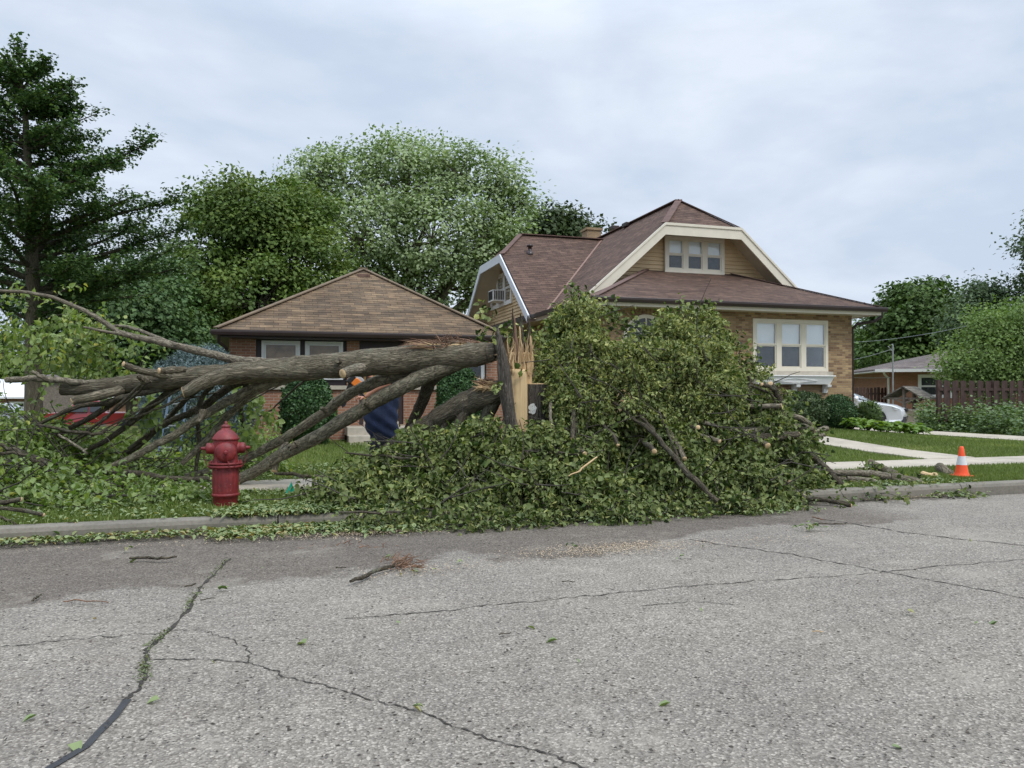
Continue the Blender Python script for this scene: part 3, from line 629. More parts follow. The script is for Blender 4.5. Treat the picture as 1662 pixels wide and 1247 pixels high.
# arched windows
for (px, pt_) in ((1048, 510), (1146, 521)):
    c = PV(px, 552, RV); r = (PV(px, 552, RV)-PV(px, pt_, RV)).length*.98; mb = MB(); seg = 24
    for k in range(seg):
        a, b = math.pi*k/seg, math.pi*(k+1)/seg
        q = [Vector((c.x+math.cos(t)*rr, RV-.04, c.z+math.sin(t)*rr)) for t, rr in ((a, r), (b, r), (b, r-.1), (a, r-.1))]
        mb.prism(q, (0, .05, 0))
    mb.box((c.x-r, RV-.04, c.z-1.1), (c.x-r+.1, RV+.01, c.z)); mb.box((c.x+r-.1, RV-.04, c.z-1.1), (c.x+r, RV+.01, c.z)); mb.box((c.x-r, RV-.045, c.z-1.2), (c.x+r, RV+.01, c.z-1.1))
    mb.box((c.x-.02, RV-.035, c.z-1.1), (c.x+.02, RV-.005, c.z+r-.1))
    for a in (math.pi/4, 3*math.pi/4): mb.beam((c.x, RV-.02, c.z), (c.x+math.cos(a)*(r-.1), RV-.02, c.z+math.sin(a)*(r-.1)), .03, .03, (0, 1, 0))
    w = mb.build('arched_window', M['cream'], hr)
    mb = MB(); mb.prism([(c.x-r+.05, RV-.012, c.z-1.1)]+[(c.x-math.cos(math.pi*k/16)*(r-.05), RV-.012, c.z+math.sin(math.pi*k/16)*(r-.05)) for k in range(17)]+[(c.x+r-.05, RV-.012, c.z-1.1)], (0, .008, 0)); mb.build('pane', M['carglass'], w)
    mb = MB()
    for k in range(22):
        a = math.pi*(k+.5)/22; p0 = Vector((c.x+math.cos(a)*(r+.012), RV-.012, c.z+math.sin(a)*(r+.012))); p1 = Vector((c.x+math.cos(a)*(r+.2), RV-.012, c.z+math.sin(a)*(r+.2))); mb.beam(p0, p1, .062, .02, (0, 1, 0))
    mb.build('brick_arch', M['tan_brick'], w, bevel=.003)
# roofs
UM, ZR, VB = 12.6, 7.74, 20.9; UL, URr, EZ = 8.05, 17.15, 3.92; CL, CR_, CZ = 11.27, 13.93, 6.58
sl = (ZR-CZ)/(UM-CL); EZm = ZR-sl*(UM-8.2)
roof = MB()
Wn, Wf, WR, WU = 23.3, 32.7, 28.0, 7.75; WZr = 7.5; ws = (WZr-EZm)/(WR-Wn); WCZ = 6.43; wc = (WZr-WCZ)/ws
vx = UM-(ZR-WZr)/sl
polys = [[(8.2, VB, EZm), (CL, VB, CZ), (UM, 22.4, ZR), (UM, 36, ZR), (8.2, 36, EZm)],
         [(17.0, VB, EZm), (CR_, VB, CZ), (UM, 22.4, ZR), (UM, 36, ZR), (17.0, 36, EZm)],
         [(CL, VB, CZ), (CR_, VB, CZ), (UM, 22.4, ZR)]]
for p in polys: merge(roof, slab(p, .09))
mr_ = roof.build('main_roof', M['red_roof'], hr)
roof = MB()
for p in [[(8.2, Wn, EZm), (WU, Wn, EZm), (WU, WR-wc, WCZ), (WU+1.15, WR, WZr), (vx, WR, WZr)],
          [(8.2, Wf, EZm), (WU, Wf, EZm), (WU, WR+wc, WCZ), (WU+1.15, WR, WZr), (vx, WR, WZr)],
          [(WU, WR-wc, WCZ), (WU, WR+wc, WCZ), (WU+1.15, WR, WZr)]]: merge(roof, slab(p, .09))
wr_ = roof.build('side_roof', M['red_roof'], hr)
mb = MB(); mb.beam((8.2, Wn, EZm+.03), (vx, WR, WZr+.03), .07, .02); mb.build('valley_flashing', simple('copper toned flashing', (.22, .125, .095), .6), wr_)
roof = MB(); LT = 5.27; L0, L1 = 7.87, 17.1; LYE = 18.4
T0, T1 = (11.05, 21.69, LT), (14.1, 21.69, LT)
for p in [[(L0, LYE, EZ), (L1, LYE, EZ), T1, T0], [(L0, LYE, EZ), T0, (L0, 21.7, EZ)], [(L1, LYE, EZ), T1, (L1, 21.7, EZ)]]: merge(roof, slab(p, .07))
lr_ = roof.build('front_roof', M['red_roof'], hr)
mb = MB()
mb.beam(Vector((L0, LYE, EZ+.02)), Vector(T0)+Vector((0, 0, .02)), .2, .02); mb.beam(Vector((L1, LYE, EZ+.02)), Vector(T1)+Vector((0, 0, .02)), .2, .02); mb.build('ridge_cap', M['ridge_red'], lr_)
mb = MB(); mb.beam((UM, 22.4, ZR+.02), (UM, 36, ZR+.02), .25, .03); mb.beam((CL, VB, CZ+.03), (UM, 22.4, ZR+.02), .22, .03); mb.beam((CR_, VB, CZ+.03), (UM, 22.4, ZR+.02), .22, .03); mb.build('ridge_cap', M['ridge_red'], mr_)
mb = MB(); mb.beam((WU+1.15, WR, WZr+.02), (vx, WR, WZr+.02), .25, .03); mb.beam((WU, WR-wc, WCZ+.03), (WU+1.15, WR, WZr+.02), .2, .03); mb.build('ridge_cap', M['ridge_red'], wr_)
# bargeboards of front gable
bd = .33
def barge(pts, off, nrm_up, name, mt, depth=bd, thick=.05):
    mb = MB()
    for a, b in zip(pts, pts[1:]):
        a = Vector(a); b = Vector(b); mb.prism([a, b, b-Vector((0, 0, depth)), a-Vector((0, 0, depth))], off)
    return mb.build(name, mt, hr)
barge([(8.3, VB-.06, EZm+.08-.1), (CL, VB-.06, CZ-.02), (CR_, VB-.06, CZ-.02), (16.9, VB-.06, EZm-.02)], (0, .05, 0), None, 'bargeboard', M['cream'])
barge([(8.25, VB-.09, EZm+.05), (CL, VB-.09, CZ+.02), (CR_, VB-.09, CZ+.02), (16.95, VB-.09, EZm+.05)], (0, .09, 0), None, 'bargeboard', M['cream'], .08)
barge([(WU-.05, Wn-.02, EZm-.0), (WU-.05, WR-wc, WCZ-.0), (WU-.05, WR+wc, WCZ-.0), (WU-.05, Wf, EZm-.0)], (-.05, 0, 0), None, 'bargeboard', M['bluewhite'], .30)
# soffits behind bargeboards
mb = MB(); GY = 21.7
for p in [[(8.3, VB, EZm-.12), (CL, VB, CZ-.12), (CL, GY, CZ-.12), (8.3, GY, EZm-.12)], [(16.9, VB, EZm-.12), (16.9, GY, EZm-.12), (CR_, GY, CZ-.12), (CR_, VB, CZ-.12)], [(CL, VB, CZ-.12), (CL, GY, CZ-.12), (CR_, GY, CZ-.12), (CR_, VB, CZ-.12)]]: mb.prism(p, (0, 0, .02))
GX = WU+.85
for p in [[(WU, Wn, EZm-.12), (WU, WR-wc, WCZ-.12), (GX, WR-wc, WCZ-.12), (GX, Wn, EZm-.12)], [(WU, Wf, EZm-.12), (WU, WR+wc, WCZ-.12), (GX, WR+wc, WCZ-.12), (GX, Wf, EZm-.12)], [(WU, WR-wc, WCZ-.12), (WU, WR+wc, WCZ-.12), (GX, WR+wc, WCZ-.12), (GX, WR-wc, WCZ-.12)]]: mb.prism(p, (0, 0, .02))
mb.build('soffit', M['soffit'], hr)
# lap siding
def siding(fn, org, ax, nr, z0, z1, name, bh=.125):
    mb = MB(); z = z0; ax = Vector(ax); nr = Vector(nr); org = Vector(org)
    while z < z1:
        zt2 = min(z+bh, z1); a0_, a1_ = fn(z); c0, c1_ = fn(zt2)
        p = lambda a, zz_, d: org+ax*a+Vector((0, 0, zz_))+nr*d
        mb.prism([p(a0_, z, 0), p(a1_, z, 0), p(c1_, zt2, 0), p(c0, zt2, 0)], nr*.002)
        mb.add([p(a0_, z, .042), p(a1_, z, .042), p(c1_, zt2, .004), p(c0, zt2, .004), p(a0_, z, .0), p(a1_, z, .0)], [(0, 1, 2, 3), (4, 5, 1, 0)]); z = zt2
    return mb.build(name, M['siding'], hr)
siding(lambda z: (-(ZR-.12-z)/sl, (ZR-.12-z)/sl), (UM, GY, 0), (1, 0, 0), (0, -1, 0), 4.2, CZ-.12, 'gable_siding')
siding(lambda z: (-(WZr-.12-z)/ws, (WZr-.12-z)/ws), (GX, WR, 0), (0, -1, 0), (-1, 0, 0), EZm-.3, WCZ-.12, 'gable_siding')
# attic windows
pA, pB = PV(1076, 443, GY), PV(1172, 384, GY)
window(hr, (pA.x, GY-.05, pA.z), (1, 0, 0), (0, -1, 0), pB.x-pA.x, PV(1120, 384, GY).z-PV(1120, 443, GY).z, 3, .12, .17, d0=.0)
def PU(px, py, u): r = ray(px, py); return Vector((0, 0, EYE))+r*(u/r.x)
qa, qb = PU(800, 492, GX), PU(832, 447, GX)
wz = PU(820, 497, GX).z; wt = PU(820, 443, GX).z
window(hr, (GX+.03-.03, PU(799, 480, GX).y, wz), (0, -1, 0), (-1, 0, 0), PU(799, 480, GX).y-PU(833, 480, GX).y, wt-wz, 3, .12, .2, fm='white', d0=.0)
# air conditioner in the side gable window
ac = PU(806, 480, GX-.3); mb = MB(); mb.box((GX-.55, ac.y-.36, ac.z-.26), (GX-.02, ac.y+.36, ac.z+.20)); acn = mb.build('air_conditioner', M['white'], hr, bevel=.015)
mb = MB()
for k in range(9): mb.box((GX-.56, ac.y-.30+k*.068, ac.z-.2), (GX-.551, ac.y-.26+k*.068, ac.z+.15))
for k in range(6): mb.box((GX-.5+k*.07, ac.y-.368, ac.z-.2), (GX-.46+k*.07, ac.y-.361, ac.z+.15))
mb.build('grille', M['blackplastic'], acn)
# gutter, fascia, soffit of the low roof
mb = MB()
mb.prism([(L0-.1, LYE-.10, EZ-.13), (L0-.1, LYE+.01, EZ-.13), (L0-.1, LYE+.01, EZ+.0), (L0-.1, LYE-.13, EZ-.0), (L0-.1, LYE-.13, EZ-.06)], (L1-L0+.2, 0, 0))
mb.prism([(L0-.11, LYE+.015, EZ-.13), (L0-.01, LYE+.015, EZ-.13), (L0-.01, LYE+.015, EZ-.0), (L0-.13, LYE+.015, EZ-.0)], (0, 36-LYE, 0))
mb.prism([(L1+.0, LYE+.015, EZ-.13), (L1+.1, LYE+.015, EZ-.13), (L1+.13, LYE+.015, EZ-.0), (L1+.0, LYE+.015, EZ-.0)], (0, 5, 0))
mb.build('gutter', M['gutter'], hr, bevel=.01)
mb = MB(); mb.box((L0+.03, LYE+.02, EZ-.22), (L1-.03, LYE+.05, EZ-.08)); mb.box((L0+.03, LYE+.05, EZ-.22), (L0+.06, 23.2, EZ-.08)); mb.box((L1-.06, LYE+.05, EZ-.22), (L1-.03, 23.2, EZ-.08)); mb.build('fascia', M['cream'], hr)
mb = MB(); mb.box((L0+.061, LYE+.051, EZ-.20), (L1-.061, 36, EZ-.17)); mb.build('eave_soffit', M['soffit'], hr)
mb = MB(); mb.tube([(L1+.05, LYE+.1, EZ-.1), (L1+.05, LYE+.1, EZ-.25), (L1-.08, LYE+.22, EZ-.38), (rx1+.1, RV-.1, EZ-.45), (rx1+.05, RV+.05, EZ-.6), (rx1+.05, RV+.06, .3)], .05, 8); mb.build('downspout', M['gutter'], hr)
mb = MB(); mb.tube([(L0-.03, LYE+.9, EZ-.1), (L0+.1, LYE+.95, EZ-.3), (rx0-.06, RV+.6, EZ-.5), (rx0-.06, RV+.6, .3)], .045, 8); mb.build('downspout', M['gutter'], hr)
cc = PC(960, 380, 32.5); mb = MB(); mb.box((cc.x-.32, cc.y-.3, 6.5), (cc.x+.32, cc.y+.3, cc.z+.10)); mb.box((cc.x-.37, cc.y-.35, cc.z+.10), (cc.x+.37, cc.y+.35, cc.z+.20)); mb.build('chimney', M['chim'], hr)
def on_main(px, py):  # point on the left main slope
    r = ray(px, py); # z = ZR - sl*(UM-x)
    k = (ZR-sl*UM-EYE)/(r.z-sl*r.x); return Vector((0, 0, EYE))+r*k
for (px, py) in ((1018, 366), (996, 371)):
    q = on_main(px, py+2); mb = MB(); mb.box((q.x-.14, q.y-.2, q.z-.02), (q.x+.16, q.y+.2, q.z+.14)); mb.build('roof_vent', M['gutter'], mr_, bevel=.02)
r = ray(860, 412); k = (WZr-ws*WR-EYE)/(r.z-ws*r.y); q = Vector((0, 0, EYE))+r*k
mb = MB(); mb.lathe((q.x, q.y, q.z-.05), [(.12, 0), (.12, .12), (.07, .13), (.07, .3), (.11, .3), (.11, .38), (.0, .4)], 12); mb.build('vent_pipe', M['gutter'], wr_)

# ------------------------------------------------------------ branches
def depth(p): return (Vector(p)-Vector((0, 0, EYE))).dot(FWD)
def smooth(pts, rad, sub=5, jit=.0):
    out = []; rr = []; n = len(pts)
    for i in range(n-1):
        p0, p1, p2, p3 = pts[max(i-1, 0)], pts[i], pts[i+1], pts[min(i+2, n-1)]
        for k in range(sub):
            t = k/sub; q = .5*((2*p1)+(p2-p0)*t+(2*p0-5*p1+4*p2-p3)*t*t+(3*p1-p0-3*p2+p3)*t**3)
            if jit and (i or k): q = q+Vector((random.gauss(0, jit), random.gauss(0, jit), random.gauss(0, jit)))
            out.append(q); rr.append(rad[i]*(1-t)+rad[i+1]*t)
    out.append(pts[-1]); rr.append(rad[-1]); return out, rr
def pixpath(pix):   # [(px,py,v,rpx)]
    pts = [PV(a, b, v) for a, b, v, r in pix]; rad = [r*depth(p)/F for p, (_, _, _, r) in zip(pts, pix)]; return pts, rad
def logmesh(name, pix, bark, parent=None, cut0=False, cut1=False, seg=12, jit=.004, rough=.05, sub=5, vo=0):
    pts, rad = pixpath(pix); P, Rr = smooth(pts, rad, sub, jit)
    Rr = [r*(1+random.gauss(0, rough*.5)) for r in Rr]
    mb = MB(); mb.tube(P, Rr, seg, rough=rough, cap0=None, cap1=None, vo=random.random()*9)
    o = mb.build(name, M[bark], parent); ends = []
    for c, a, b, r in ((cut0, P[0], P[1], Rr[0]), (cut1, P[-1], P[-2], Rr[-1])):
        if c:
            d = (a-b).normalized(); mb = MB(); mb.lathe(a+d*.001, [(0, .010), (r*.55, .009), (r*.97, .002), (r*.99, -.006)], 14, d, xref=(0.3, .2, .9)); mb.build('cut_end', M['cut'], o)
    return o, P, Rr
def twigs_leaves(centres_dirs, nleaf, size, L=.5, droop=.35, spread=.05):
    """shoots: (base, dir); returns leaf arrays and twig polylines"""
    P = []; A = []; tw = []
    for b, d in centres_dirs:
        d = Vector(d).normalized(); l = L*random.uniform(.6, 1.25); q = Vector(b); pts = [q.copy()]
        k = max(3, int(nleaf*l/L)); side = d.cross(Vector((random.gauss(0, 1), random.gauss(0, 1), random.gauss(0, 1)))).normalized()
        for i in range(k):
            d = (d+Vector((random.gauss(0, .08), random.gauss(0, .08), random.gauss(0, .08)-droop/k))).normalized(); q = q+d*(l/k)
            if i % 3 == 2 or i == k-1: pts.append(q.copy())
            side = (side-d*side.dot(d)).normalized(); sgn = 1 if i % 2 else -1
            a = (side*sgn*random.uniform(.5, 1.1)+d*random.uniform(.2, .9)+Vector((random.gauss(0, .3), random.gauss(0, .3), random.gauss(0, .3)-.35)))
            P.append(q+a.normalized()*.02+Vector((random.gauss(0, spread), random.gauss(0, spread), random.gauss(0, spread)))*.5); A.append(a)
        tw.append(pts)
    return P, A, tw
def twigmesh(name, tw, r=.004, mt='twig', parent=None, kind=None):
    mb = MB()
    for pts in tw: mb.tube(pts, [r*(1-.6*i/(len(pts)-1)) for i in range(len(pts))], 4, cap0=False, cap1=False)
    o = mb.build(name, M[mt], parent)
    return o

# ------------------------------------------------------------ the fallen tree
ft = empty('fallen_tree', PV(803, 720, 10), 'long furrowed trunk broken off at the stump and fallen left onto its own limbs', 'fallen tree')
logmesh('trunk', [(806, 572, 9.55, 12), (790, 573, 9.6, 17), (760, 577, 9.7, 20), (700, 579, 9.85, 23), (640, 585, 9.95, 22.5), (560, 592, 10.1, 21), (480, 599, 10.25, 20), (420, 603, 10.4, 19), (340, 610, 10.6, 17), (260, 617, 10.8, 15.5), (200, 624, 10.95, 13.5), (150, 629, 11.05, 12.5), (102, 631, 11.15, 11)], 'bark', ft, cut1=True, seg=30, rough=.035, sub=7)
logmesh('limb', [(500, 602, 10.15, 13), (420, 603, 10.2, 14), (370, 607, 10.2, 12), (335, 619, 10.15, 11), (297, 637, 10.1, 9)], 'bark', ft, cut1=True, seg=20)
logmesh('limb', [(610, 592, 10.05, 13), (585, 597, 9.9, 9), (556, 607, 9.75, 8)], 'bark_smooth', ft, cut1=True, seg=16)
logmesh('limb', [(470, 592, 10.3, 8), (420, 587, 10.4, 7), (381, 584, 10.5, 7), (305, 566, 10.7, 6), (240, 551, 10.9, 5), (197, 541, 11, 4.4), (165, 521, 11.05, 4), (132, 502, 11.1, 3.5), (74, 480, 11.2, 3), (0, 472, 11.3, 2.5), (-70, 470, 11.4, 2)], 'bark_smooth', ft)
logmesh('limb', [(289, 561, 10.7, 3.5), (240, 542, 11.1, 3), (200, 530, 11.5, 2.5), (150, 534, 11.8, 1.6)], 'bark_smooth', ft)
logmesh('limb', [(205, 545, 11, 3), (170, 538, 10.9, 2.4), (135, 531, 10.8, 1.6)], 'bark_smooth', ft)
logmesh('limb', [(200, 622, 10.95, 5), (140, 621, 11, 4.5), (108, 619, 11, 5), (60, 615, 11.1, 5), (10, 617, 11.2, 5)], 'bark_smooth', ft, cut1=True)
logmesh('limb', [(82, 618, 11.05, 4), (66, 611, 11, 3.4), (52, 603, 11, 3)], 'bark_smooth', ft)
logmesh('limb', [(285, 612, 10.7, 6), (253, 607, 10.6, 6), (222, 600, 10.5, 5.5), (200, 591, 10.4, 4.5)], 'bark', ft, cut1=True)
logmesh('limb', [(300, 600, 10.4, 5), (278, 601, 10.3, 6), (258, 602, 10.2, 5)], 'bark', ft, cut1=True)
logmesh('limb', [(200, 632, 10.9, 8), (165, 641, 10.8, 8), (117, 652, 10.7, 6.5)], 'bark', ft, cut1=True)
logmesh('limb', [(500, 608, 10.2, 8.4), (460, 612, 10.4, 8.4), (415, 628, 10.55, 7.6), (370, 652, 10.7, 7.6), (321, 680, 10.85, 6.8), (285, 705, 10.9, 6.5), (249, 724, 10.95, 6.1), (210, 745, 10.95, 5.3), (170, 760, 10.95, 4.6)], 'bark_limb', ft, seg=16)
logmesh('limb', [(470, 615, 10.35, 6.8), (420, 633, 10.6, 6.1), (377, 669, 10.9, 5.7), (335, 715, 11.05, 5.3), (295, 753, 11.1, 4.6)], 'bark_limb', ft, seg=14)
logmesh('limb', [(430, 612, 10.5, 6.8), (377, 625, 10.8, 6.8), (329, 661, 11.2, 6.1), (290, 678, 11.4, 5.3), (257, 695, 11.5, 4.6), (200, 737, 11.6, 3.8)], 'bark_dark', ft)
logmesh('limb', [(340, 612, 10.7, 6.8), (281, 633, 10.9, 6.1), (249, 657, 11.1, 5.3), (193, 701, 11.3, 4.6), (144, 731, 11.4, 3.8)], 'bark_dark', ft)
logmesh('limb', [(260, 622, 10.9, 5.3), (201, 643, 11.1, 4.9), (152, 675, 11.3, 4.6), (80, 713, 11.5, 3.4)], 'bark_dark', ft)
logmesh('limb', [(300, 625, 10.8, 4.6), (220, 640, 10.8, 4.9), (170, 654, 10.9, 4.2), (120, 662, 11, 3.8), (60, 690, 11.2, 3.0)], 'bark_dark', ft)
logmesh('limb', [(330, 625, 10.8, 4.6), (301, 649, 11.3, 4.6), (262, 690, 11.7, 3.8), (225, 725, 11.8, 3.4), (195, 741, 11.9, 3.0)], 'bark_dark', ft)
logmesh('limb', [(400, 620, 10.6, 4.6), (390, 660, 11.3, 3.8), (398, 700, 11.6, 3.8), (402, 745, 11.7, 3.0)], 'bark_dark', ft)
logmesh('limb', [(345, 625, 10.7, 3.8), (322, 660, 11, 3.8), (323, 720, 11.1, 3.4), (318, 765, 11.1, 3.0)], 'bark_dark', ft)
logmesh('limb', [(700, 590, 9.9, 10.8), (650, 606, 10.1, 10.3), (605, 622, 10.3, 9.5), (562, 643, 10.6, 8.6), (520, 674, 10.9, 8.1), (460, 713, 11.2, 7.7), (400, 743, 11.4, 6.8), (340, 765, 11.5, 5.9), (300, 774, 11.5, 5.4)], 'bark_limb', ft, seg=18)
logmesh('limb', [(750, 586, 9.75, 11.7), (695, 607, 9.8, 13.1), (645, 632, 9.95, 12.2), (600, 657, 10.15, 11.2), (520, 706, 10.5, 10.8), (452, 742, 10.8, 9.9), (415, 765, 10.95, 9.0), (385, 780, 11.05, 8.1)], 'bark_limb', ft, seg=20)
logmesh('limb', [(740, 590, 9.8, 12.6), (704, 612, 10, 11.2), (690, 640, 10.3, 9.9), (678, 668, 10.5, 9.0), (663, 700, 10.6, 8.1), (648, 728, 10.7, 7.2)], 'bark_dark', ft, seg=16)
logmesh('limb', [(466, 722, 11.1, 6), (452, 738, 10.9, 6), (445, 765, 10.8, 5)], 'bark', ft, cut1=True)
for k in range(12):
    x0 = random.uniform(180, 520); y0 = 620-(x0-180)*.02; L = random.uniform(70, 210); sl_ = random.uniform(.25, .85); r0 = random.uniform(1.3, 2.8); v0 = random.uniform(10.4, 11)
    logmesh('branchlet', [(x0, y0, v0, r0), (x0-L*.35, y0+L*.35*sl_+4, v0+.3, r0*.85), (x0-L*.7, y0+L*.7*sl_+random.uniform(-5, 8), v0+.6, r0*.7), (x0-L, min(770, y0+L*sl_+random.uniform(-10, 10)), v0+.8, r0*.4)], random.choice(['bark_dark', 'bark_dark', 'bark_limb']), ft, seg=7, jit=.008)
for (a, b, c, d, r_) in ((560, 590, 548, 586, 4), (640, 585, 632, 575, 3), (470, 600, 458, 592, 5), (380, 607, 372, 598, 4), (235, 618, 224, 611, 4), (600, 660, 590, 652, 4), (530, 668, 522, 662, 3), (480, 722, 470, 728, 4), (330, 668, 322, 686, 4)):   # knots and snapped stubs
    logmesh('knot', [(a, b, 10.05 if a > 540 else 10.3, r_*1.6), ((a+c)/2, (b+d)/2, 9.98 if a > 540 else 10.25, r_*1.1), (c, d, 9.93 if a > 540 else 10.2, r_)], 'bark', ft, seg=8, rough=.15)
def vtx_splinters(name, base, n, mt, parent, dirn, spread, l0, l1, w, jitter=.1):
    mb = MB(); D = Vector(dirn)
    for i in range(n):
        b = base(i/n); d = (D+Vector((random.gauss(0, spread), random.gauss(0, spread), random.gauss(0, spread)))).normalized(); l = random.uniform(l0, l1); ww = w*random.uniform(.4, 1.3)
        s = d.cross(Vector((random.gauss(0, 1), random.gauss(0, 1), random.gauss(0, 1)))).normalized(); t = d.cross(s)
        m = b+d*l*.5+s*random.gauss(0, .008); e = b+d*l+s*random.gauss(0, .02)
        q = [b+s*ww, b+t*ww*.5, b-s*ww, b-t*ww*.5, m+s*ww*.7, m+t*ww*.4, m-s*ww*.7, m-t*ww*.4, e]
        mb.add(q, [(0, 1, 5, 4), (1, 2, 6, 5), (2, 3, 7, 6), (3, 0, 4, 7), (4, 5, 8), (5, 6, 8), (6, 7, 8), (7, 4, 8)])
    return mb.build(name, M[mt], parent)
# torn upper side of the trunk
def torn(t):
    px = 690+t*112; return PV(px+random.uniform(-4, 4), 560+random.uniform(-5, 5)+abs(px-745)*.03, 9.75+random.uniform(-.06, .1))
vtx_splinters('torn_bark', torn, 200, 'wood_red', ft, (-1, .05, .02), .13, .08, .42, .014)
vtx_splinters('torn_bark', lambda t: torn(t*.8+.2)-Vector((0, .01, .01)), 120, 'bark_smooth', ft, (-1, .02, .0), .10, .1, .4, .02)
vtx_splinters('torn_bark', lambda t: PV(728+random.gauss(0, 14), 556+random.gauss(0, 4), 9.72+random.gauss(0, .05)), 150, 'wood_red', ft, (-.6, -.1, .12), .5, .05, .18, .008)
vtx_splinters('broken_end', lambda t: PV(792+random.uniform(-4, 10), 565+random.uniform(0, 20), 9.58+random.uniform(-.1, .1)), 60, 'wood', ft, (1, 0, .05), .14, .05, .16, .018)
vtx_splinters('torn_wood', lambda t: torn(t*.95)-Vector((0, .03, .02)), 70, 'wood_pale', ft, (-1, .02, .0), .08, .08, .35, .012)
# leafy top of the thin upper limb
def cloud(boxes, n, v0, v1, dirf):
    cd = []
    for (x0, y0, x1, y1, w) in boxes:
        for i in range(int(n*w)):
            px = random.uniform(x0, x1); py = random.uniform(y0, y1); v = random.uniform(v0, v1); cd.append((PV(px, py, v), dirf()))
    return cd
dn = lambda: (random.gauss(-.3, .6), random.gauss(0, .6), random.gauss(-.2, .5))
cd = cloud([(-80, 470, 0, 560, .25), (5, 478, 130, 560, .95), (40, 540, 160, 590, 1.0), (120, 510, 225, 570, 1.0), (0, 475, 60, 530, .4), (100, 560, 235, 615, .8), (85, 570, 140, 610, .3), (0, 560, 60, 590, .3)], 46, 11.35, 12.3, dn)
cd = [c for c in cd if mn.noise(c[0]*2.6) > -.12]
cd = [c for c in cd if (PV(230, 500, 11)-c[0]).length > .2]
P, A, tw = twigs_leaves(cd, 17, .09, .45, .6)
n = len(P); Nn = rdir(n)*.8; Nn[:, 2] += .6; Nn[:, 1] -= .3
mixleaves('foliage', P, A, Nn, rng.uniform(.045, .095, n), M['norway'], ft); twigmesh('twigs', tw, .004, parent=ft)
# small hanging leaf sprigs left along the prop limbs
sp = [(430, 660, 11.1), (410, 640, 11.1), (395, 690, 11.4), (420, 710, 11.5), (345, 700, 11.3), (350, 650, 11.4), (660, 690, 10.3), (672, 700, 10.3), (355, 672, 11.4), (250, 640, 11.3), (230, 655, 11.3), (300, 690, 11.4), (400, 620, 11.2)]
cd = [(PV(a+random.uniform(-12, 12), b+random.uniform(-12, 12), v), (random.gauss(0, .5), random.gauss(0, .5), -1)) for a, b, v in sp for _ in range(6)]
P, A, tw = twigs_leaves(cd, 13, .09, .35, .3); n = len(P); Nn = rdir(n)*.8; Nn[:, 2] += .4; Nn[:, 1] -= .4
leaves('foliage', P, np.array(A), Nn, rng.uniform(.05, .10, n), M['norway'], parent=ft, rnd=rng.random(n)*.85)

# second broken limb, low on the stump
fl = empty('broken_limb', PV(800, 700, 9.7), 'thick barked limb with orange torn end sloping from the stump down to the left', 'limb')
logmesh('limb', [(812, 634, 9.65, 17), (793, 641, 9.7, 20), (760, 653, 9.85, 19), (720, 673, 10.05, 16), (690, 691, 10.2, 14), (655, 712, 10.35, 12), (620, 735, 10.45, 9)], 'bark', fl, seg=22, sub=7)
logmesh('side_branch', [(765, 660, 9.85, 9), (748, 680, 9.8, 8), (735, 708, 9.75, 7)], 'bark_dark', fl)
logmesh('side_branch', [(800, 650, 9.7, 14), (790, 675, 9.7, 11), (778, 700, 9.7, 9), (770, 712, 9.7, 8)], 'bark_dark', fl)
logmesh('side_branch', [(740, 670, 10, 7), (722, 690, 10, 6), (712, 712, 10, 5)], 'bark_dark', fl)
vtx_splinters('torn_wood', lambda t: PV(785+random.uniform(0, 22), 628+random.gauss(0, 4), 9.6+random.uniform(-.08, .08)), 90, 'wood', fl, (-.9, -.1, .15), .3, .06, .2, .018)
vtx_splinters('torn_bark', lambda t: PV(780+random.uniform(0, 25), 622+random.gauss(0, 3), 9.6+random.uniform(-.05, .1)), 70, 'wood_red', fl, (-.9, -.1, .25), .35, .06, .18, .012)

# ------------------------------------------------------------ stump
st = empty('stump', PG(848, 795, .13), 'split and splintered tree stump with pale heartwood and a white paint dot', 'stump')
def slab3(name, outline, v_front, thick, mt, parent, bulge=.05, back=None):
    """thick slab with an outline given left/right per height and rounded front"""
    mb = MB(); seg = 9; vs = []
    sub = []
    for (a, b) in zip(outline, outline[1:]):
        for k in range(4): t = k/4; sub.append(tuple(a[i]*(1-t)+b[i]*t for i in range(3)))
    sub.append(outline[-1]); uv = []; fs = []
    for (y, xl, xr) in sub:
        for k in range(seg+1):
            t = k/seg; px = xl+(xr-xl)*t; bul = math.sin(math.pi*t)
            p = PV(px, y+random.gauss(0, .3), v_front-bul*bulge+random.gauss(0, .004)); vs.append(p)
    for (y, xl, xr) in sub:
        for k in range(seg+1):
            t = k/seg; px = xl+(xr-xl)*t; vs.append(PV(px, y, v_front+thick))
    m = len(sub); w = seg+1; ofs = m*w
    for j in range(m-1):
        for k in range(seg):
            f = (j*w+k, (j+1)*w+k, (j+1)*w+k+1, j*w+k+1); fs.append(f); fs.append(tuple(ofs+i for i in f[::-1]))
        fs.append((j*w, ofs+j*w, ofs+(j+1)*w, (j+1)*w)); fs.append((j*w+seg, (j+1)*w+seg, ofs+(j+1)*w+seg, ofs+j*w+seg))
    fs.append(tuple(k for k in range(w))+tuple(ofs+k for k in range(w))[::-1])
    uvs = [[(vs[i].x*3.0, vs[i].z) for i in f] for f in fs]
    mb.add(vs, fs, uvs, smooth=True); return mb.build(name, M[mt], parent)
slab3('bark_slab', [(533, 806, 809), (545, 806, 813), (560, 806, 818), (585, 807, 825), (600, 807, 828), (620, 808, 831), (650, 812, 834), (680, 818, 838), (700, 821, 843), (720, 824, 848), (760, 824, 852), (800, 818, 858)], 9.36, .18, 'bark_stump', st, .09)
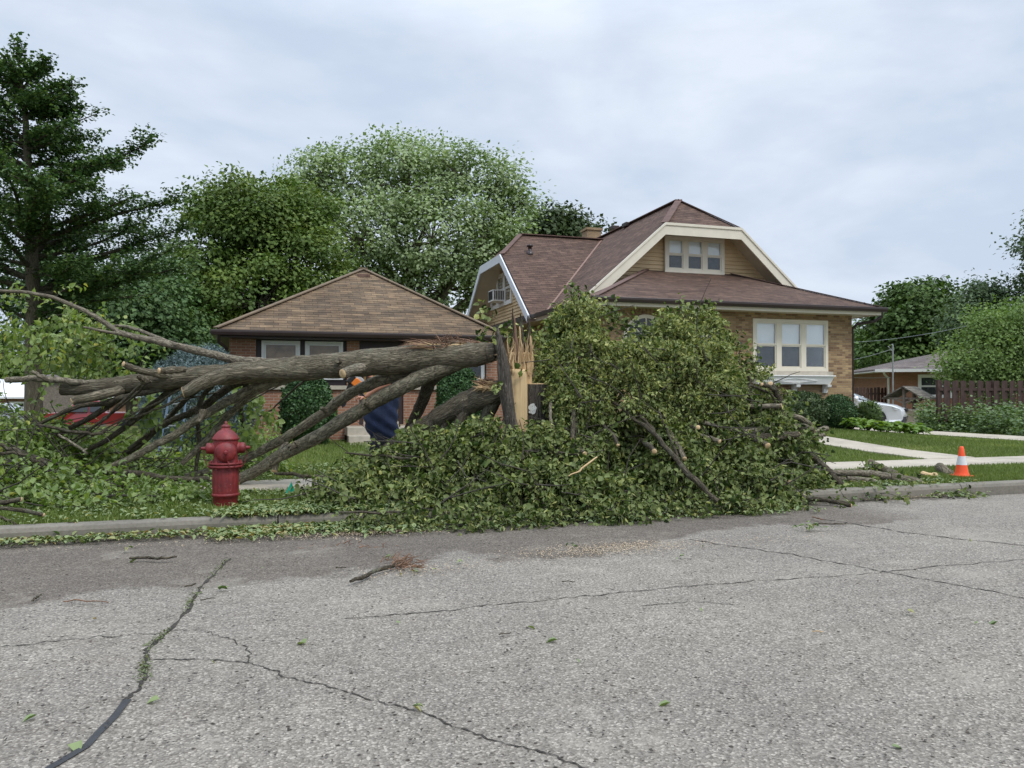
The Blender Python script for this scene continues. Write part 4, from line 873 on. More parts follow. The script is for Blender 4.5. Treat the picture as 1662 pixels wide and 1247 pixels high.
slab3('heartwood', [(600, 828, 852), (625, 829, 856), (650, 831, 856), (680, 833, 856), (700, 837, 856), (760, 845, 860), (800, 850, 860)], 9.47, .25, 'wood_pale', st, .02)
slab3('heartwood', [(572, 826, 860), (600, 828, 862), (622, 830, 864), (640, 835, 866)], 9.62, .12, 'wood', st, .03)
# right half: round barked block with sawn top
mb = MB(); vs = []; uv = []; segs = 30; cx0 = PV(866, 700, 9.75)
rows = [(624, 27), (640, 25), (660, 24), (690, 24), (715, 26), (745, 30), (775, 35), (797, 42)]
for (y, rp) in rows:
    c = PV(868, y, 9.68); rr = rp*depth(c)/F
    for k in range(segs):
        a = 2*math.pi*k/segs; q = rr*(1+random.gauss(0, .02)); vs.append(c+Vector((math.cos(a)*q, math.sin(a)*q*.8, 0)))
fs = [(i*segs+k, (i+1)*segs+k, (i+1)*segs+(k+1) % segs, i*segs+(k+1) % segs) for i in range(len(rows)-1) for k in range(segs)]
uvs = [[((f[j] % segs if not (j >= 2 and f[j] % segs == 0) else segs)/segs*4.2, vs[f[j]].z) for j in range(4)] for f in fs]
mb.add(vs, fs, uvs, smooth=True); mb.build('bark_block', M['bark_stump'], st)
c = PV(868, 624, 9.68); mb = MB(); rr = 26*depth(c)/F
mb.add([c+Vector((math.cos(2*math.pi*k/24)*rr, math.sin(2*math.pi*k/24)*rr*.8, -.01)) for k in range(24)]+[c+Vector((math.cos(2*math.pi*k/24)*rr*.98, math.sin(2*math.pi*k/24)*rr*.78, .012)) for k in range(24)],
       [(k, (k+1) % 24, 24+(k+1) % 24, 24+k) for k in range(24)]+[tuple(range(24, 48))]); mb.build('sawn_top', M['cut'], st)
# white paint dot, wraps on the bark
c = PV(868, 668, 9.68); rr = 24.3*depth(c)/F; mb = MB(); vs = []; K = 28
pc = PV(867, 664, 9.45)
for j in range(5):
    for k in range(K):
        a = 2*math.pi*k/K; q = (j/4)*.062*(1+.08*math.sin(5*a+1)+.07*math.sin(7*a)); dx = math.cos(a)*q*.8; dz = math.sin(a)*q*1.15
        x = pc.x+dx; yy = c.y-.8*math.sqrt(max(0, rr*rr-(x-c.x)**2))-.014; vs.append((x, yy, pc.z+dz))
mb.add(vs, [(j*K+k, j*K+(k+1) % K, (j+1)*K+(k+1) % K, (j+1)*K+k) for j in range(4) for k in range(K)])
pm, pnt, pb = mat('sprayed white paint'); al = ramp(pnt, noise(pnt, coord(pnt, 'Object'), 45, 5, .8), [(.36, (0, 0, 0)), (.48, (1, 1, 1))])
pb.inputs['Base Color'].default_value = (.6, .62, .6, 1); pb.inputs['Roughness'].default_value = .9; pnt.links.new(al, pb.inputs['Alpha'])
mb.build('paint_dot', pm, st)
vtx_splinters('splinters', lambda t: PV(826+random.uniform(0, 36), 612+random.uniform(-30, 5), 9.62+random.uniform(-.08, .14)), 110, 'wood', st, (0, 0, 1), .14, .10, .40, .014)
vtx_splinters('splinters', lambda t: PV(826+random.uniform(0, 38), 606+random.uniform(-30, 5), 9.6+random.uniform(-.08, .14)), 60, 'wood_pale', st, (0, 0, 1), .2, .06, .3, .010)
vtx_splinters('bark_strips', lambda t: PV(828+random.uniform(0, 34), 600+random.uniform(-30, 15), 9.66+random.uniform(-.08, .14)), 45, 'bark_dark', st, (0, 0, 1), .22, .08, .36, .013)
vtx_splinters('splinters', lambda t: PV(830+random.uniform(0, 24), 608+random.uniform(-6, 6), 9.52+random.uniform(-.05, .05)), 30, 'wood', st, (-.22, -.05, .9), .14, .12, .34, .02)
def spike(pix, mt, v=9.66):
    pts, rad = pixpath([(a, b, v, r) for a, b, r in pix]); mb = MB(); P, Rr = smooth(pts, rad, 4, .004); mb.tube(P, Rr, 6, rough=.25); return mb.build('bark_spike', M[mt], st)
spike([(842, 600, 7), (839, 575, 6), (836, 545, 4), (834, 525, 2.6), (832, 500, .6)], 'bark_dark'); spike([(838, 598, 5), (838, 560, 3), (836, 528, 1.5), (833, 506, .4)], 'wood_red', 9.6)
spike([(850, 590, 5), (848, 560, 4), (846, 530, 3), (845, 510, 1)], 'bark_dark', 9.75); spike([(858, 595, 4), (858, 565, 3.5), (858, 535, 3), (857, 513, 1.2)], 'bark_dark', 9.75)
spike([(846, 592, 3), (845, 560, 2), (843, 530, 1)], 'wood', 9.6); spike([(862, 600, 4), (862, 570, 3), (861, 545, 1)], 'wood', 9.7)
cd = [(PV(random.uniform(790, 830), random.uniform(515, 545), 9.95), dn()) for _ in range(9)]+[(PV(random.uniform(842, 862), random.uniform(533, 550), 9.95), dn()) for _ in range(5)]+[(PV(random.uniform(785, 800), random.uniform(552, 560), 9.9), dn()) for _ in range(2)]+[(PV(818, 622, 9.2), dn()), (PV(848, 600, 9.3), dn())]
P, A, tw = twigs_leaves(cd, 11, .08, .22, .3); n = len(P); Nn = rdir(n)*.8; Nn[:, 2] += .4
leaves('leaf_sprigs', P, np.array(A), Nn, rng.uniform(.05, .10, n), M['linden'], parent=st); twigmesh('sprig_twigs', tw, .004, parent=st)

# ------------------------------------------------------------ brush heap (leaves nobody could count)
bumps = []  # (px_c, y_top, v_c, rx_px, ry(m))
def mound(px, ytop, v, rx, rv): c = PV(px, ytop, v); bumps.append((c.x, c.y, c.z-.12, rx*depth(c)/F, rv))
mound(950, 600, 10.4, 60, .7); mound(1120, 590, 10.4, 90, .8)
mound(1020, 650, 9.8, 120, .9); mound(1130, 670, 9.7, 110, .8); mound(930, 690, 9.5, 80, .7)
mound(1240, 655, 9.6, 75, .9); mound(1295, 690, 9.5, 50, .7); mound(1300, 745, 9.0, 45, .6); mound(1215, 620, 9.9, 40, .6); mound(1275, 720, 9.1, 80, .8); mound(1200, 720, 8.9, 90, .9)
mound(620, 722, 9.7, 60, .6); mound(670, 706, 9.6, 80, .75); mound(740, 698, 9.3, 100, .8); mound(800, 690, 9.2, 90, .8); mound(580, 760, 9.1, 90, .7); mound(870, 730, 8.9, 100, .9)
mound(520, 790, 8.9, 70, .6); mound(700, 770, 8.6, 120, .7); mound(950, 770, 8.4, 140, .8); mound(1120, 775, 8.5, 150, .8); mound(1260, 785, 8.8, 80, .6); mound(800, 800, 8.2, 150, .6); mound(620, 815, 8.2, 90, .5); mound(1000, 810, 8.1, 150, .6); mound(1180, 810, 8.3, 100, .5)
def heap(x, y):
    z = 0
    for cx, cy, cz, rx, rv in bumps:
        d = ((x-cx)/rx)**2+((y-cy)/rv)**2
        if d < 1: z = max(z, cz*(1-d)**.42)
    if z > .1: p = Vector((x*1.9, y*1.9, 0)); z *= 1+.16*mn.noise(p)+.22*mn.noise(p*2.3)+.12*mn.noise(p*5)
    return z
def heap_shoots(n, depthmax, x0, x1, y0, y1, zmin=.08, dens=None):
    out = []; tries = 0
    while len(out) < n and tries < n*60:
        tries += 1
        x = random.uniform(x0, x1); y = random.uniform(y0, y1); h = heap(x, y)
        if h < zmin: continue
        e = .08; gxx = (heap(x+e, y)-h)/e; gyy = (heap(x, y+e)-h)/e; g = math.hypot(gxx, gyy)
        # keep more samples where the heap is steep, spread along the height
        if random.random() > min(1, (1+g)/5): continue
        z = h-random.random()**1.3*depthmax*(1+min(g, 3))
        if mn.noise(Vector((x, y*.6, z))*3.4)+.35*mn.noise(Vector((x, y, z))*8) < -.06 and random.random() < .93 and h-z < .35+.5*min(g, 3): continue
        if z < .03: z = random.uniform(.02, .15)
        nrm = Vector((-gxx, -gyy, 1)).normalized()
        d = nrm*.5+Vector((random.gauss(0, .6), random.gauss(0, .6), random.gauss(-.25, .45)))
        out.append((Vector((x, y, z)), d))
    return out
xa, xb = PG(470, 860, 0).x, PG(1345, 830, 0).x
sh = heap_shoots(4600, .5, xa, xb, 7.3, 11.6)
shc = [.25]*len(sh)
# lumps of foliage: sprays hanging outwards from many small centres, dark hollows between them
LUMP = []
def lumps(px, py, v, rx, rz, ry, k, r0, r1):
    c = PV(px, py, v); a = rx*depth(c)/F; b_ = rz*depth(c)/F
    for _ in range(k):
        d = rdir(1)[0]
        if d[2] < -.55 or d[1] > .6: d = -d
        q = random.uniform(.35, .74); LUMP.append((c+Vector((d[0]*a*q, d[1]*ry*q, d[2]*b_*q)), random.uniform(r0, r1), Vector(d)))
for a in ((934, 555, 10.1, 30, 62, .5), (950, 600, 9.9, 55, 55, .6), (893, 600, 9.9, 15, 42, .3), (925, 625, 9.7, 34, 42, .4), (1040, 605, 9.7, 62, 52, .75), (1112, 588, 9.7, 62, 58, .8), (1158, 624, 9.7, 40, 46, .65), (1000, 650, 9.5, 85, 42, .6), (1140, 655, 9.4, 72, 42, .65), (935, 668, 9.5, 42, 42, .5), (1090, 552, 10, 38, 26, .5), (1140, 548, 10.1, 34, 26, .5), (938, 512, 10.2, 14, 28, .3),
          (885, 735, 9.1, 45, 32, .4), (955, 708, 9.2, 42, 30, .4), (1070, 702, 9.15, 50, 32, .45), (1140, 710, 9.1, 60, 34, .45), (1215, 695, 9.4, 45, 40, .5), (1265, 735, 9.1, 48, 34, .45), (1190, 760, 8.8, 60, 32, .4), (1100, 765, 8.6, 60, 30, .35), (900, 775, 8.7, 60, 30, .35), (1290, 785, 8.8, 42, 30, .4), (1225, 640, 9.8, 22, 34, .35), (800, 735, 9.1, 60, 26, .4), (705, 738, 9.4, 50, 22, .4)):
    lumps(*a, int(a[3]*a[4]/190)+2, .13, .27)
for _ in range(150):
    x = random.uniform(xa, xb); y = random.uniform(7.6, 9.4); h = heap(x, y)
    if h > .3: LUMP.append((Vector((x, y, h-.12)), random.uniform(.14, .28), Vector((random.gauss(0, .3), -.6, .8))))
for c, r, d in LUMP:
    col = random.random(); k = int(26*(r/.25)**2)+2
    for _ in range(k):
        e_ = Vector(rdir(1)[0]); 
        if e_.dot(d) < -.2: e_ = -e_
        w = (e_*.9+d*.4+Vector((-.25, 0, .1))).normalized(); sh.append((c+w*r*.3, w)); shc.append(col)
P = []; A = []; tw = []; CO = []
for sd_, co_ in zip(sh, shc):
    p_, a_, t_ = twigs_leaves([sd_], 15, .07, .30, 1.5, .035); P += p_; A += a_; tw += t_; CO += [co_]*len(p_)
CO = np.array(CO)
n = len(P); Nn = rdir(n)*.9; Nn[:, 2] += .7; Nn[:, 1] -= .25
bh = empty('brush_heap', (PV(1050, 700, 9.5).x, 9.5, .1), 'tall heap of cut leafy branches on the verge before the tan brick house', 'brush heap')
ar = np.array(P); patch = .5+.5*np.sin(ar[:, 0]*2.3+ar[:, 2]*3)*np.sin(ar[:, 1]*2.9+ar[:, 0])
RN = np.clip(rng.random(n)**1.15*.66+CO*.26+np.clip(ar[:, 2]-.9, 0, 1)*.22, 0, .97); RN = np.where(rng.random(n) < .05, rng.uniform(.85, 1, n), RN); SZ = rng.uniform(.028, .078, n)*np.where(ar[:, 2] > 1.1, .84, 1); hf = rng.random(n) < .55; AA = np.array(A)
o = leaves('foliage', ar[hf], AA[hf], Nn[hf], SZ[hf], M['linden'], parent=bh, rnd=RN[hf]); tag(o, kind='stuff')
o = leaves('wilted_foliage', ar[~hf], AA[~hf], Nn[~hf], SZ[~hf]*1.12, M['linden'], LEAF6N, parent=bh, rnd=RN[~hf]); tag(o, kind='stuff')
sel = rng.random(n) < .18+.26*np.clip(ar[:, 2]-.9, 0, 1); pp = ar[sel]; m_ = len(pp); A2 = rdir(m_); A2[:, 2] -= .5; N2 = rdir(m_); N2[:, 2] += .5
o = leaves('seed_bracts', pp, A2, N2, rng.uniform(.05, .09, m_), M['linden'], NARROW, parent=bh, rnd=rng.uniform(.86, 1, m_)); tag(o, kind='stuff')
o = twigmesh('twigs', tw[::2], .0045, parent=bh); tag(o, kind='stuff')
tb = []
for b, d in heap_shoots(200, .12, xa, xb, 7.3, 10.6, .2)+[(c_+Vector((0, -r_*1.3, 0)), None) for c_, r_, d_ in LUMP if random.random() < .34]:
    d = Vector((random.gauss(0, 1), random.gauss(-.2, .35), random.gauss(0, .7))).normalized(); l = random.uniform(.3, .9); q = b+Vector((0, -.03, .02)); pts = [q.copy()]
    for _ in range(5): d = (d+Vector((random.gauss(0, .14), random.gauss(0, .1), random.gauss(0, .14)))).normalized(); q = q+d*l/5; q.z = max(q.z, .02); pts.append(q.copy())
    tb.append(pts)
o = twigmesh('bare_twigs', tb, .009, parent=bh); tag(o, kind='stuff')
# sparse tips sticking out on top of the heap
top = [(935, 478, 10.3), (940, 492, 10.3), (925, 505, 10.2), (960, 512, 10.3), (905, 520, 10.3), (1045, 540, 10.2), (1100, 512, 10.2), (1110, 505, 10.2), (1140, 508, 10.2), (1150, 500, 10.3), (1085, 520, 10.2), (885, 545, 10.1), (875, 570, 10), (900, 530, 10.2), (1190, 560, 10), (1215, 590, 9.9), (1020, 520, 10.3), (1000, 505, 10.3), (895, 560, 10), (1225, 580, 9.8)]
cd = [(PV(a+random.uniform(-9, 9), b+random.uniform(8, 38), v), (random.gauss(0, .25), random.gauss(0, .3), 1)) for a, b, v in top for _ in range(7)]
for (x0, y0, x1, y1, k, v) in ((1215, 640, 1275, 700, 60, 9.5), (1255, 690, 1325, 730, 45, 9.05), (1225, 625, 1245, 660, 10, 9.7), (1265, 665, 1320, 720, 16, 9.6), (1240, 715, 1325, 770, 50, 9.2), (1275, 760, 1345, 825, 60, 8.6), (1290, 700, 1330, 715, 8, 9.2), (1350, 805, 1372, 820, 5, 8.3)):
    for _ in range(k): cd.append((PV(random.uniform(x0, x1), random.uniform(y0, y1), v+random.uniform(-.35, .35)), (random.gauss(0, .6), random.gauss(-.2, .5), random.gauss(-.1, .6))))
for (x0, y0, x1, y1, k, v) in ((1425, 775, 1475, 810, 20, 8.45), (1480, 765, 1530, 800, 20, 8.7), (1380, 745, 1420, 765, 8, 9.8), (1535, 800, 1590, 808, 9, 8.2), (1350, 800, 1430, 812, 14, 8.3)):
    for _ in range(k): cd.append((PV(random.uniform(x0, x1), random.uniform(y0, y1), v+random.uniform(-.15, .15)), (random.gauss(0, .8), random.gauss(-.2, .5), random.gauss(-.2, .3))))
P, A, tw = twigs_leaves(cd, 13, .07, .32, .5); n = len(P); Nn = rdir(n)*.8; Nn[:, 2] += .6
o = leaves('top_foliage', P, np.array(A), Nn, rng.uniform(.04, .085, n), M['linden'], parent=bh, rnd=rng.random(n)*.92); tag(o, kind='stuff'); o = twigmesh('top_twigs', tw, .0045, parent=bh); tag(o, kind='stuff')
# long bare branches standing out of the heap: parts of it
for pix in ([(985, 645, 9.4, 2), (1030, 680, 8.9, 3), (1069, 712, 8.6, 4.2), (1117, 768, 8.05, 5), (1165, 814, 7.75, 5)], [(1017, 654, 9.2, 1.5), (1050, 690, 8.8, 2.4), (1090, 738, 8.4, 3)], [(1068, 665, 9, 1.5), (1085, 705, 8.6, 2), (1102, 748, 8.3, 2.5)],
            [(1020, 625, 9.2, 1.2), (1035, 665, 9, 2), (1062, 700, 8.8, 2.6)], [(780, 715, 9, 1.5), (850, 730, 8.7, 2.2), (940, 738, 8.6, 2)], [(560, 735, 9.3, 1.2), (640, 742, 9, 2.2), (700, 744, 8.9, 2)], [(550, 832, 7.9, 2), (650, 831, 7.8, 2.2)],
            [(1168, 650, 9.3, 2), (1210, 628, 9.3, 2.5), (1250, 640, 9.3, 2), (1262, 672, 9.2, 2)], [(1262, 640, 9.4, 1.6), (1275, 690, 9.2, 2), (1300, 740, 9, 2)], [(1215, 610, 9.3, 2.2), (1217, 640, 9.3, 2.6), (1219, 660, 9.3, 2.6)]):
    logmesh('bare_branch', pix, 'bark_dark', bh, seg=7, jit=.008)

# cut logs and branches with sawn ends, each a thing
GR = 'cut branches lying in and beside the brush heap'
def cutlog(pix, label, bark='bark_smooth', c0=False, c1=True, name='cut_branch', seg=12, cat='branch'):
    pix = [(a, b, v+(.07 if a < 1240 else 0), r*(.78 if a < 1340 else .92)) for a, b, v, r in pix]
    o, P, Rr = logmesh(name, pix, bark, None, c0, c1, seg); tag(o, label, cat, GR); return o
cutlog([(923, 688, 9.1, 4), (915, 712, 8.85, 5), (892, 752, 8.55, 5)], 'dark cut branch pointing down between two others left of the heap centre', 'bark_dark')
cutlog([(900, 698, 9.1, 4), (880, 715, 8.85, 5), (835, 752, 8.4, 6)], 'longest of the cut branches just right below the stump, pale round end at lower left', 'bark_dark')
cutlog([(879, 702, 9.1, 4), (862, 718, 8.9, 4.5), (846, 738, 8.7, 5)], 'short cut branch closest below the stump', 'bark_dark')
cutlog([(931, 665, 9.1, 4), (930, 690, 8.85, 5), (929, 713, 8.7, 5)], 'upright cut branch hanging in leaves right of the stump', 'bark_dark')
cutlog([(895, 645, 9.3, 3), (893, 665, 9.1, 3.4), (894, 694, 8.85, 3.4)], 'thin upright cut stick just right of the white dotted stump', 'bark_smooth')
cutlog([(978, 690, 9.0, 4), (995, 706, 8.7, 4), (1003, 723, 8.5, 4)], 'small cut stub with pale end in the middle of the heap', 'bark_dark')
cutlog([(935, 725, 8.9, 5), (945, 733, 8.6, 5), (949, 737, 8.45, 5)], 'short round stub facing out low in the heap left of the pale splinter', 'bark_dark')
cutlog([(1040, 715, 8.9, 5), (1055, 725, 8.5, 5.5), (1062, 733, 8.3, 5.5)], 'short stub with yellowish end in shade beneath the long bare branches', 'bark_dark')
cutlog([(1085, 695, 8.8, 5), (1098, 720, 8.5, 5.5), (1111, 745, 8.2, 5.5)], 'lichened cut branch with orange end leaning down beside the long bare branch', 'bark')
cutlog([(1105, 690, 9.1, 5), (1125, 694, 8.8, 5), (1133, 694, 8.6, 5)], 'stub with sawn end at the right shoulder of the heap', 'bark_smooth')
cutlog([(1260, 695, 9.1, 5), (1200, 700, 8.8, 5), (1143, 686, 8.75, 4)], 'long thin branch lying along the right shoulder of the heap', 'bark_smooth', c1=False)
cutlog([(1120, 700, 8.8, 4), (1142, 708, 8.6, 4), (1168, 717, 8.45, 5)], 'cut branch pointing right with pale end below the right shoulder', 'bark_smooth')
cutlog([(1200, 706, 9, 7), (1225, 711, 8.85, 8), (1260, 709, 8.8, 9), (1295, 706, 8.8, 8)], 'thick dark log lying level at the right edge of the heap', 'bark_dark', name='cut_log', cat='log')
cutlog([(1207, 705, 8.9, 5), (1222, 712, 8.7, 6), (1246, 724, 8.5, 7)], 'short log angled under the thick dark level log', 'bark', name='cut_log', cat='log')
cutlog([(1168, 655, 9.4, 4), (1215, 660, 9.2, 5), (1268, 659, 9.1, 5)], 'grey branch lying level below the white window box', 'bark_smooth')
cutlog([(1268, 655, 9.3, 7), (1258, 635, 9.3, 6), (1250, 623, 9.25, 6)], 'forked stub with sawn end standing up below the window box', 'bark_dark')
cutlog([(1262, 636, 9.35, 4), (1247, 627, 9.2, 4), (1236, 624, 9.1, 4)], 'small sawn side stub next to the upright forked stub', 'bark_dark')
cutlog([(1265, 675, 9.2, 6), (1295, 678, 9.1, 6), (1315, 690, 9.05, 6)], 'topmost bent log in the stack at the right end of the heap', 'bark', name='cut_log', cat='log')
cutlog([(1282, 693, 9.1, 6), (1305, 693, 9, 6), (1322, 700, 8.95, 6)], 'second log from the top in the stack at the right end', 'bark', name='cut_log', cat='log')
cutlog([(1298, 708, 9, 4), (1318, 701, 9.1, 5), (1342, 696, 9.2, 5)], 'short grey piece crossing the end of the log stack', 'bark_smooth', name='cut_log', cat='log')
cutlog([(1297, 711, 9, 4), (1320, 709, 9, 4), (1339, 706, 9.05, 4)], 'short grey piece under the crossing piece of the log stack', 'bark_smooth', name='cut_log', cat='log')
cutlog([(1281, 716, 8.9, 4), (1310, 735, 8.8, 5), (1340, 760, 8.65, 6), (1366, 788, 8.5, 6)], 'long dark branch sloping from the log stack down to the kerb', 'bark_dark', c1=False)
cutlog([(1323, 766, 9.0, 5), (1396, 768, 8.9, 6), (1430, 772, 8.85, 7), (1453, 777, 8.8, 8)], 'long smooth grey branch running level over the kerb to the thick log', 'bark_smooth', c1=False)
cutlog([(1445, 776, 8.8, 9), (1480, 784, 8.65, 11), (1500, 792, 8.55, 10), (1519, 799, 8.45, 8)], 'thickest log at the kerb with knobbly bark and torn pale end near the cone', 'bark', name='cut_log', seg=16, cat='log')
cutlog([(1355, 798, 8.5, 5.5), (1400, 796, 8.5, 6), (1439, 797, 8.5, 6)], 'straight smooth log resting in the gutter right of the heap', 'bark_smooth', name='cut_log', cat='log')
cutlog([(1374, 776, 8.9, 4), (1413, 781, 8.8, 5), (1441, 792, 8.65, 5)], 'curved grey branch between the level branch and the gutter log', 'bark_smooth')
cutlog([(1345, 772, 9, 4), (1378, 780, 8.9, 4), (1400, 788, 8.75, 4)], 'thin branch tucked behind the curved grey branch', 'bark_smooth')
cutlog([(1300, 811, 8.3, 3.5), (1340, 812, 8.1, 4), (1381, 821, 7.9, 4)], 'dark branch with sawn end lying on the road beside the heap', 'bark_dark')
cutlog([(1240, 776, 8.6, 4), (1262, 778, 8.4, 4.5), (1281, 783, 8.2, 5)], 'stub with orange end poking out low at the right of the heap', 'bark_dark')
cutlog([(1411, 751, 10, 7), (1430, 761, 9.8, 8), (1452, 771, 9.7, 8)], 'stout log on the grass behind the kerb logs', 'bark', c0=True, name='cut_log', cat='log')
cutlog([(1525, 758, 9.6, 8), (1535, 767, 9.4, 9), (1545, 775, 9.25, 9.5)], 'short round log with sawn face beside the orange cone', 'bark', c0=True, name='cut_log', seg=18, cat='log')
cutlog([(1497, 770, 9.3, 6), (1508, 774, 9.2, 7), (1520, 773, 9.15, 6)], 'half split pale piece of log in front of the short round log', 'wood', name='split_log', cat='log')
cutlog([(1536, 800, 8.5, 2.5), (1556, 806, 8.4, 4), (1572, 811, 8.3, 3.5)], 'pale splintered piece of wood lying at the kerb below the cone', 'wood', name='split_wood', seg=5, cat='wood')
cutlog([(923, 773, 7.95, 1.2), (945, 760, 8.0, 2.2), (969, 742, 8.15, 1.8)], 'long pale splinter of bare wood sticking out of the heap', 'wood', c1=False, name='wood_splinter', seg=5, cat='wood')
GR = 'cut sticks lying at the left kerb'
cutlog([(-40, 823, 8.65, 5), (0, 817, 8.6, 5), (35, 811, 8.6, 5)], 'topmost stick at the left edge behind the kerb, pale cut end', 'bark_dark', name='cut_stick')
cutlog([(-40, 818, 8.5, 4), (0, 824, 8.5, 4), (40, 829, 8.45, 4.5), (71, 836, 8.4, 4)], 'middle stick at the left edge sloping down toward the kerb', 'bark_dark', name='cut_stick')
cutlog([(-30, 826, 8.5, 3), (5, 841, 8.4, 3), (28, 853, 8.35, 3)], 'thin stick slanting under the middle stick at the left edge', 'bark_dark', c1=False, name='cut_stick')
cutlog([(-30, 858, 8.3, 3.4), (40, 855, 8.3, 4), (90, 855, 8.3, 4), (124, 850, 8.3, 3.5)], 'lowest and longest stick resting on top of the left kerb', 'bark_dark', name='cut_stick')
GR = 'bare branches on the ground under the fallen tree'
for pix, lb, mt_ in (([(168, 767, 10.4, 4), (220, 769, 10.3, 5), (300, 777, 10.2, 5), (345, 780, 10.2, 4)], 'dark branch lying flat left of the hydrant top', 'bark_dark'),
            ([(140, 802, 9.6, 1.5), (190, 803, 9.5, 2), (255, 806, 9.4, 1.5)], 'thin straight twig on the grass left of the hydrant foot', 'twig'),
            ([(95, 706, 10.8, 2), (130, 727, 10.6, 2.2), (143, 735, 10.5, 1.6)], 'short pale bare twig above the left leaf cover', 'bark_smooth'),
            ([(160, 787, 10.1, 4), (185, 788, 10.1, 4.5), (212, 788, 10.1, 4)], 'short stub of branch in the leaves below the flat dark branch', 'bark_dark'),
            ([(0, 722, 10.2, 3), (40, 738, 10.2, 3.5), (85, 756, 10.1, 3.5)], 'dark curved branch at the far left above the leaf cover', 'bark_dark'),
            ([(0, 735, 10, 2.5), (50, 742, 10, 3), (70, 757, 10, 3)], 'second dark branch at the far left, lower and shorter', 'bark_dark'),
            ([(60, 690, 11, 2), (140, 705, 10.9, 3), (175, 698, 10.9, 2)], 'crooked branch lying across the leafy tangle at left', 'bark_dark'),
            ([(445, 768, 10.4, 2), (500, 772, 10.4, 3.5), (560, 780, 10.3, 3)], 'dark branch lying behind the green flag', 'bark_dark')):
    o, _, _ = logmesh('fallen_branch', pix, mt_, None, seg=8, jit=.01); tag(o, lb, 'branch', GR)

# leafy tangle on the left below the trunk
bumps_save = bumps; bumps = []
mound(20, 672, 11.8, 100, .9); mound(95, 690, 11.9, 90, .8); mound(-60, 670, 11.4, 110, 1.1); mound(190, 725, 12.2, 100, .7); mound(280, 735, 12.6, 100, .7); mound(350, 725, 12.6, 70, .6); mound(40, 745, 10.4, 120, .7); mound(140, 772, 10.2, 110, .5); mound(-60, 735, 10.2, 110, .9); mound(240, 788, 10.2, 90, .4); mound(330, 800, 10.0, 60, .3); mound(200, 805, 9.6, 120, .4); mound(420, 690, 12.8, 30, .5)
shl = heap_shoots(2500, .3, PV(-90, 700, 11).x, PV(460, 700, 10.5).x, 9.0, 13.3, .05)
P, A, tw = twigs_leaves(shl, 16, .08, .45, .5, .06); n = len(P); Nn = rdir(n)*.8; Nn[:, 2] += .8
lt = empty('leafy_tangle', (PV(120, 760, 10.5).x, 10.5, .13), 'spread of leafy broken branches on the ground under the fallen trunk left of the hydrant', 'branches')
for o in mixleaves('foliage', P, A, Nn, rng.uniform(.04, .085, n), M['norway'], lt, np.clip(rng.random(n)**1.3*.95, 0, 1), .4): tag(o, kind='stuff')
o = twigmesh('twigs', tw[::2], .005, parent=lt); tag(o, kind='stuff')
tb = []
for b, d in heap_shoots(150, .05, PV(-90, 700, 11).x, PV(400, 700, 10.5).x, 9.2, 12.6, .08):
    d = Vector((random.gauss(0, 1), random.gauss(-.1, .4), random.gauss(.1, .3))).normalized(); l = random.uniform(.4, 1.1); q = b+Vector((0, 0, .05)); pts = [q.copy()]
    for _ in range(5): d = (d+Vector((random.gauss(0, .14), random.gauss(0, .1), random.gauss(0, .12)))).normalized(); q = q+d*l/5; q.z = max(q.z, .16); pts.append(q.copy())
    tb.append(pts)
o = twigmesh('bare_twigs', tb, .010, parent=lt); tag(o, kind='stuff')
bumps_left = bumps; bumps = bumps_save

# leaf litter on the ground
Pm = []; 
def litter(x0, x1, y0, y1, n, zf=None, fall=None):
    for _ in range(n):
        x = random.uniform(x0, x1); y = random.uniform(y0, y1)
        if fall and random.random() > fall(x, y): continue
        z = hgt(x, y)+.02 if y > KV+.16 else (.145 if y > KV else .008)
        Pm.append((x, y, z+random.random()*.045))
xl = PG(-20, 880, 0).x
hx0, hx1 = PG(340, 870, 0).x, PG(1340, 830, 0).x
litter(xl, hx0+1, KV+.1, 10.2, 1700, fall=lambda x, y: .35+.65*math.sin(x*2.1+y*3)**2)
litter(xl, hx0+2, 11.3, 13.5, 1200)
litter(xl-1, hx0+.6, KV-.26, KV, 1300, fall=lambda x, y: min(1, (y-(KV-.34))/.25))
litter(hx0, hx0+1.9, KV-.55, KV+.3, 2600, fall=lambda x, y: 1-((y-KV)/.62)**2)
litter(hx0+1.4, hx1, 7.55, KV+.4, 6500, fall=lambda x, y: .25+.75*min(1, max(0, (y-7.65-.12*math.sin(x*3.1)-.35*abs(math.sin(x*.9)))/.35)))
litter(hx0+.15, hx0+2.2, KV-.15, KV+.45, 3800, fall=lambda x, y: 1)
litter(hx1-.6, PG(1590, 800, 0).x, KV-.15, 9.0, 700)
for (px, py, k, s) in ((1312, 860, 26, .09), (930, 886, 4, .06), (745, 912, 3, .05), (1105, 905, 3, .05), (205, 893, 3, .04), (1540, 805, 70, .14), (1430, 802, 60, .14), (1470, 790, 60, .16), (1600, 806, 6, .12), (668, 930, 6, .06), (640, 905, 3, .04), (360, 957, 3, .02), (675, 1150, 3, .02)):
    q = PG(px, py, 0)
    for _ in range(k): Pm.append((q.x+random.gauss(0, s), q.y+random.gauss(0, s*.45), .012+random.random()*(.06 if k > 20 else .01)))
for _ in range(16):
    px = random.uniform(0, 1662); py = 870+random.random()**1.6*330; q = PG(px, py, 0); Pm.append((q.x, q.y, .006))
for (px, py) in ((120, 1208), (60, 1163), (1447, 1213), (936, 1072), (905, 1040), (150, 1006)): q = PG(px, py, 0); Pm += [(q.x, q.y, .006)]
P = np.array(Pm); n = len(P); A = rdir(n); A[:, 2] *= .25; Nn = rdir(n)*.45; Nn[:, 2] += 1
rr_ = rng.random(n); rr_ = np.where((P[:, 1] < KV+.05) & (P[:, 0] < hx0+1), np.clip(rr_*.75+.32, 0, 1), rr_*.93)
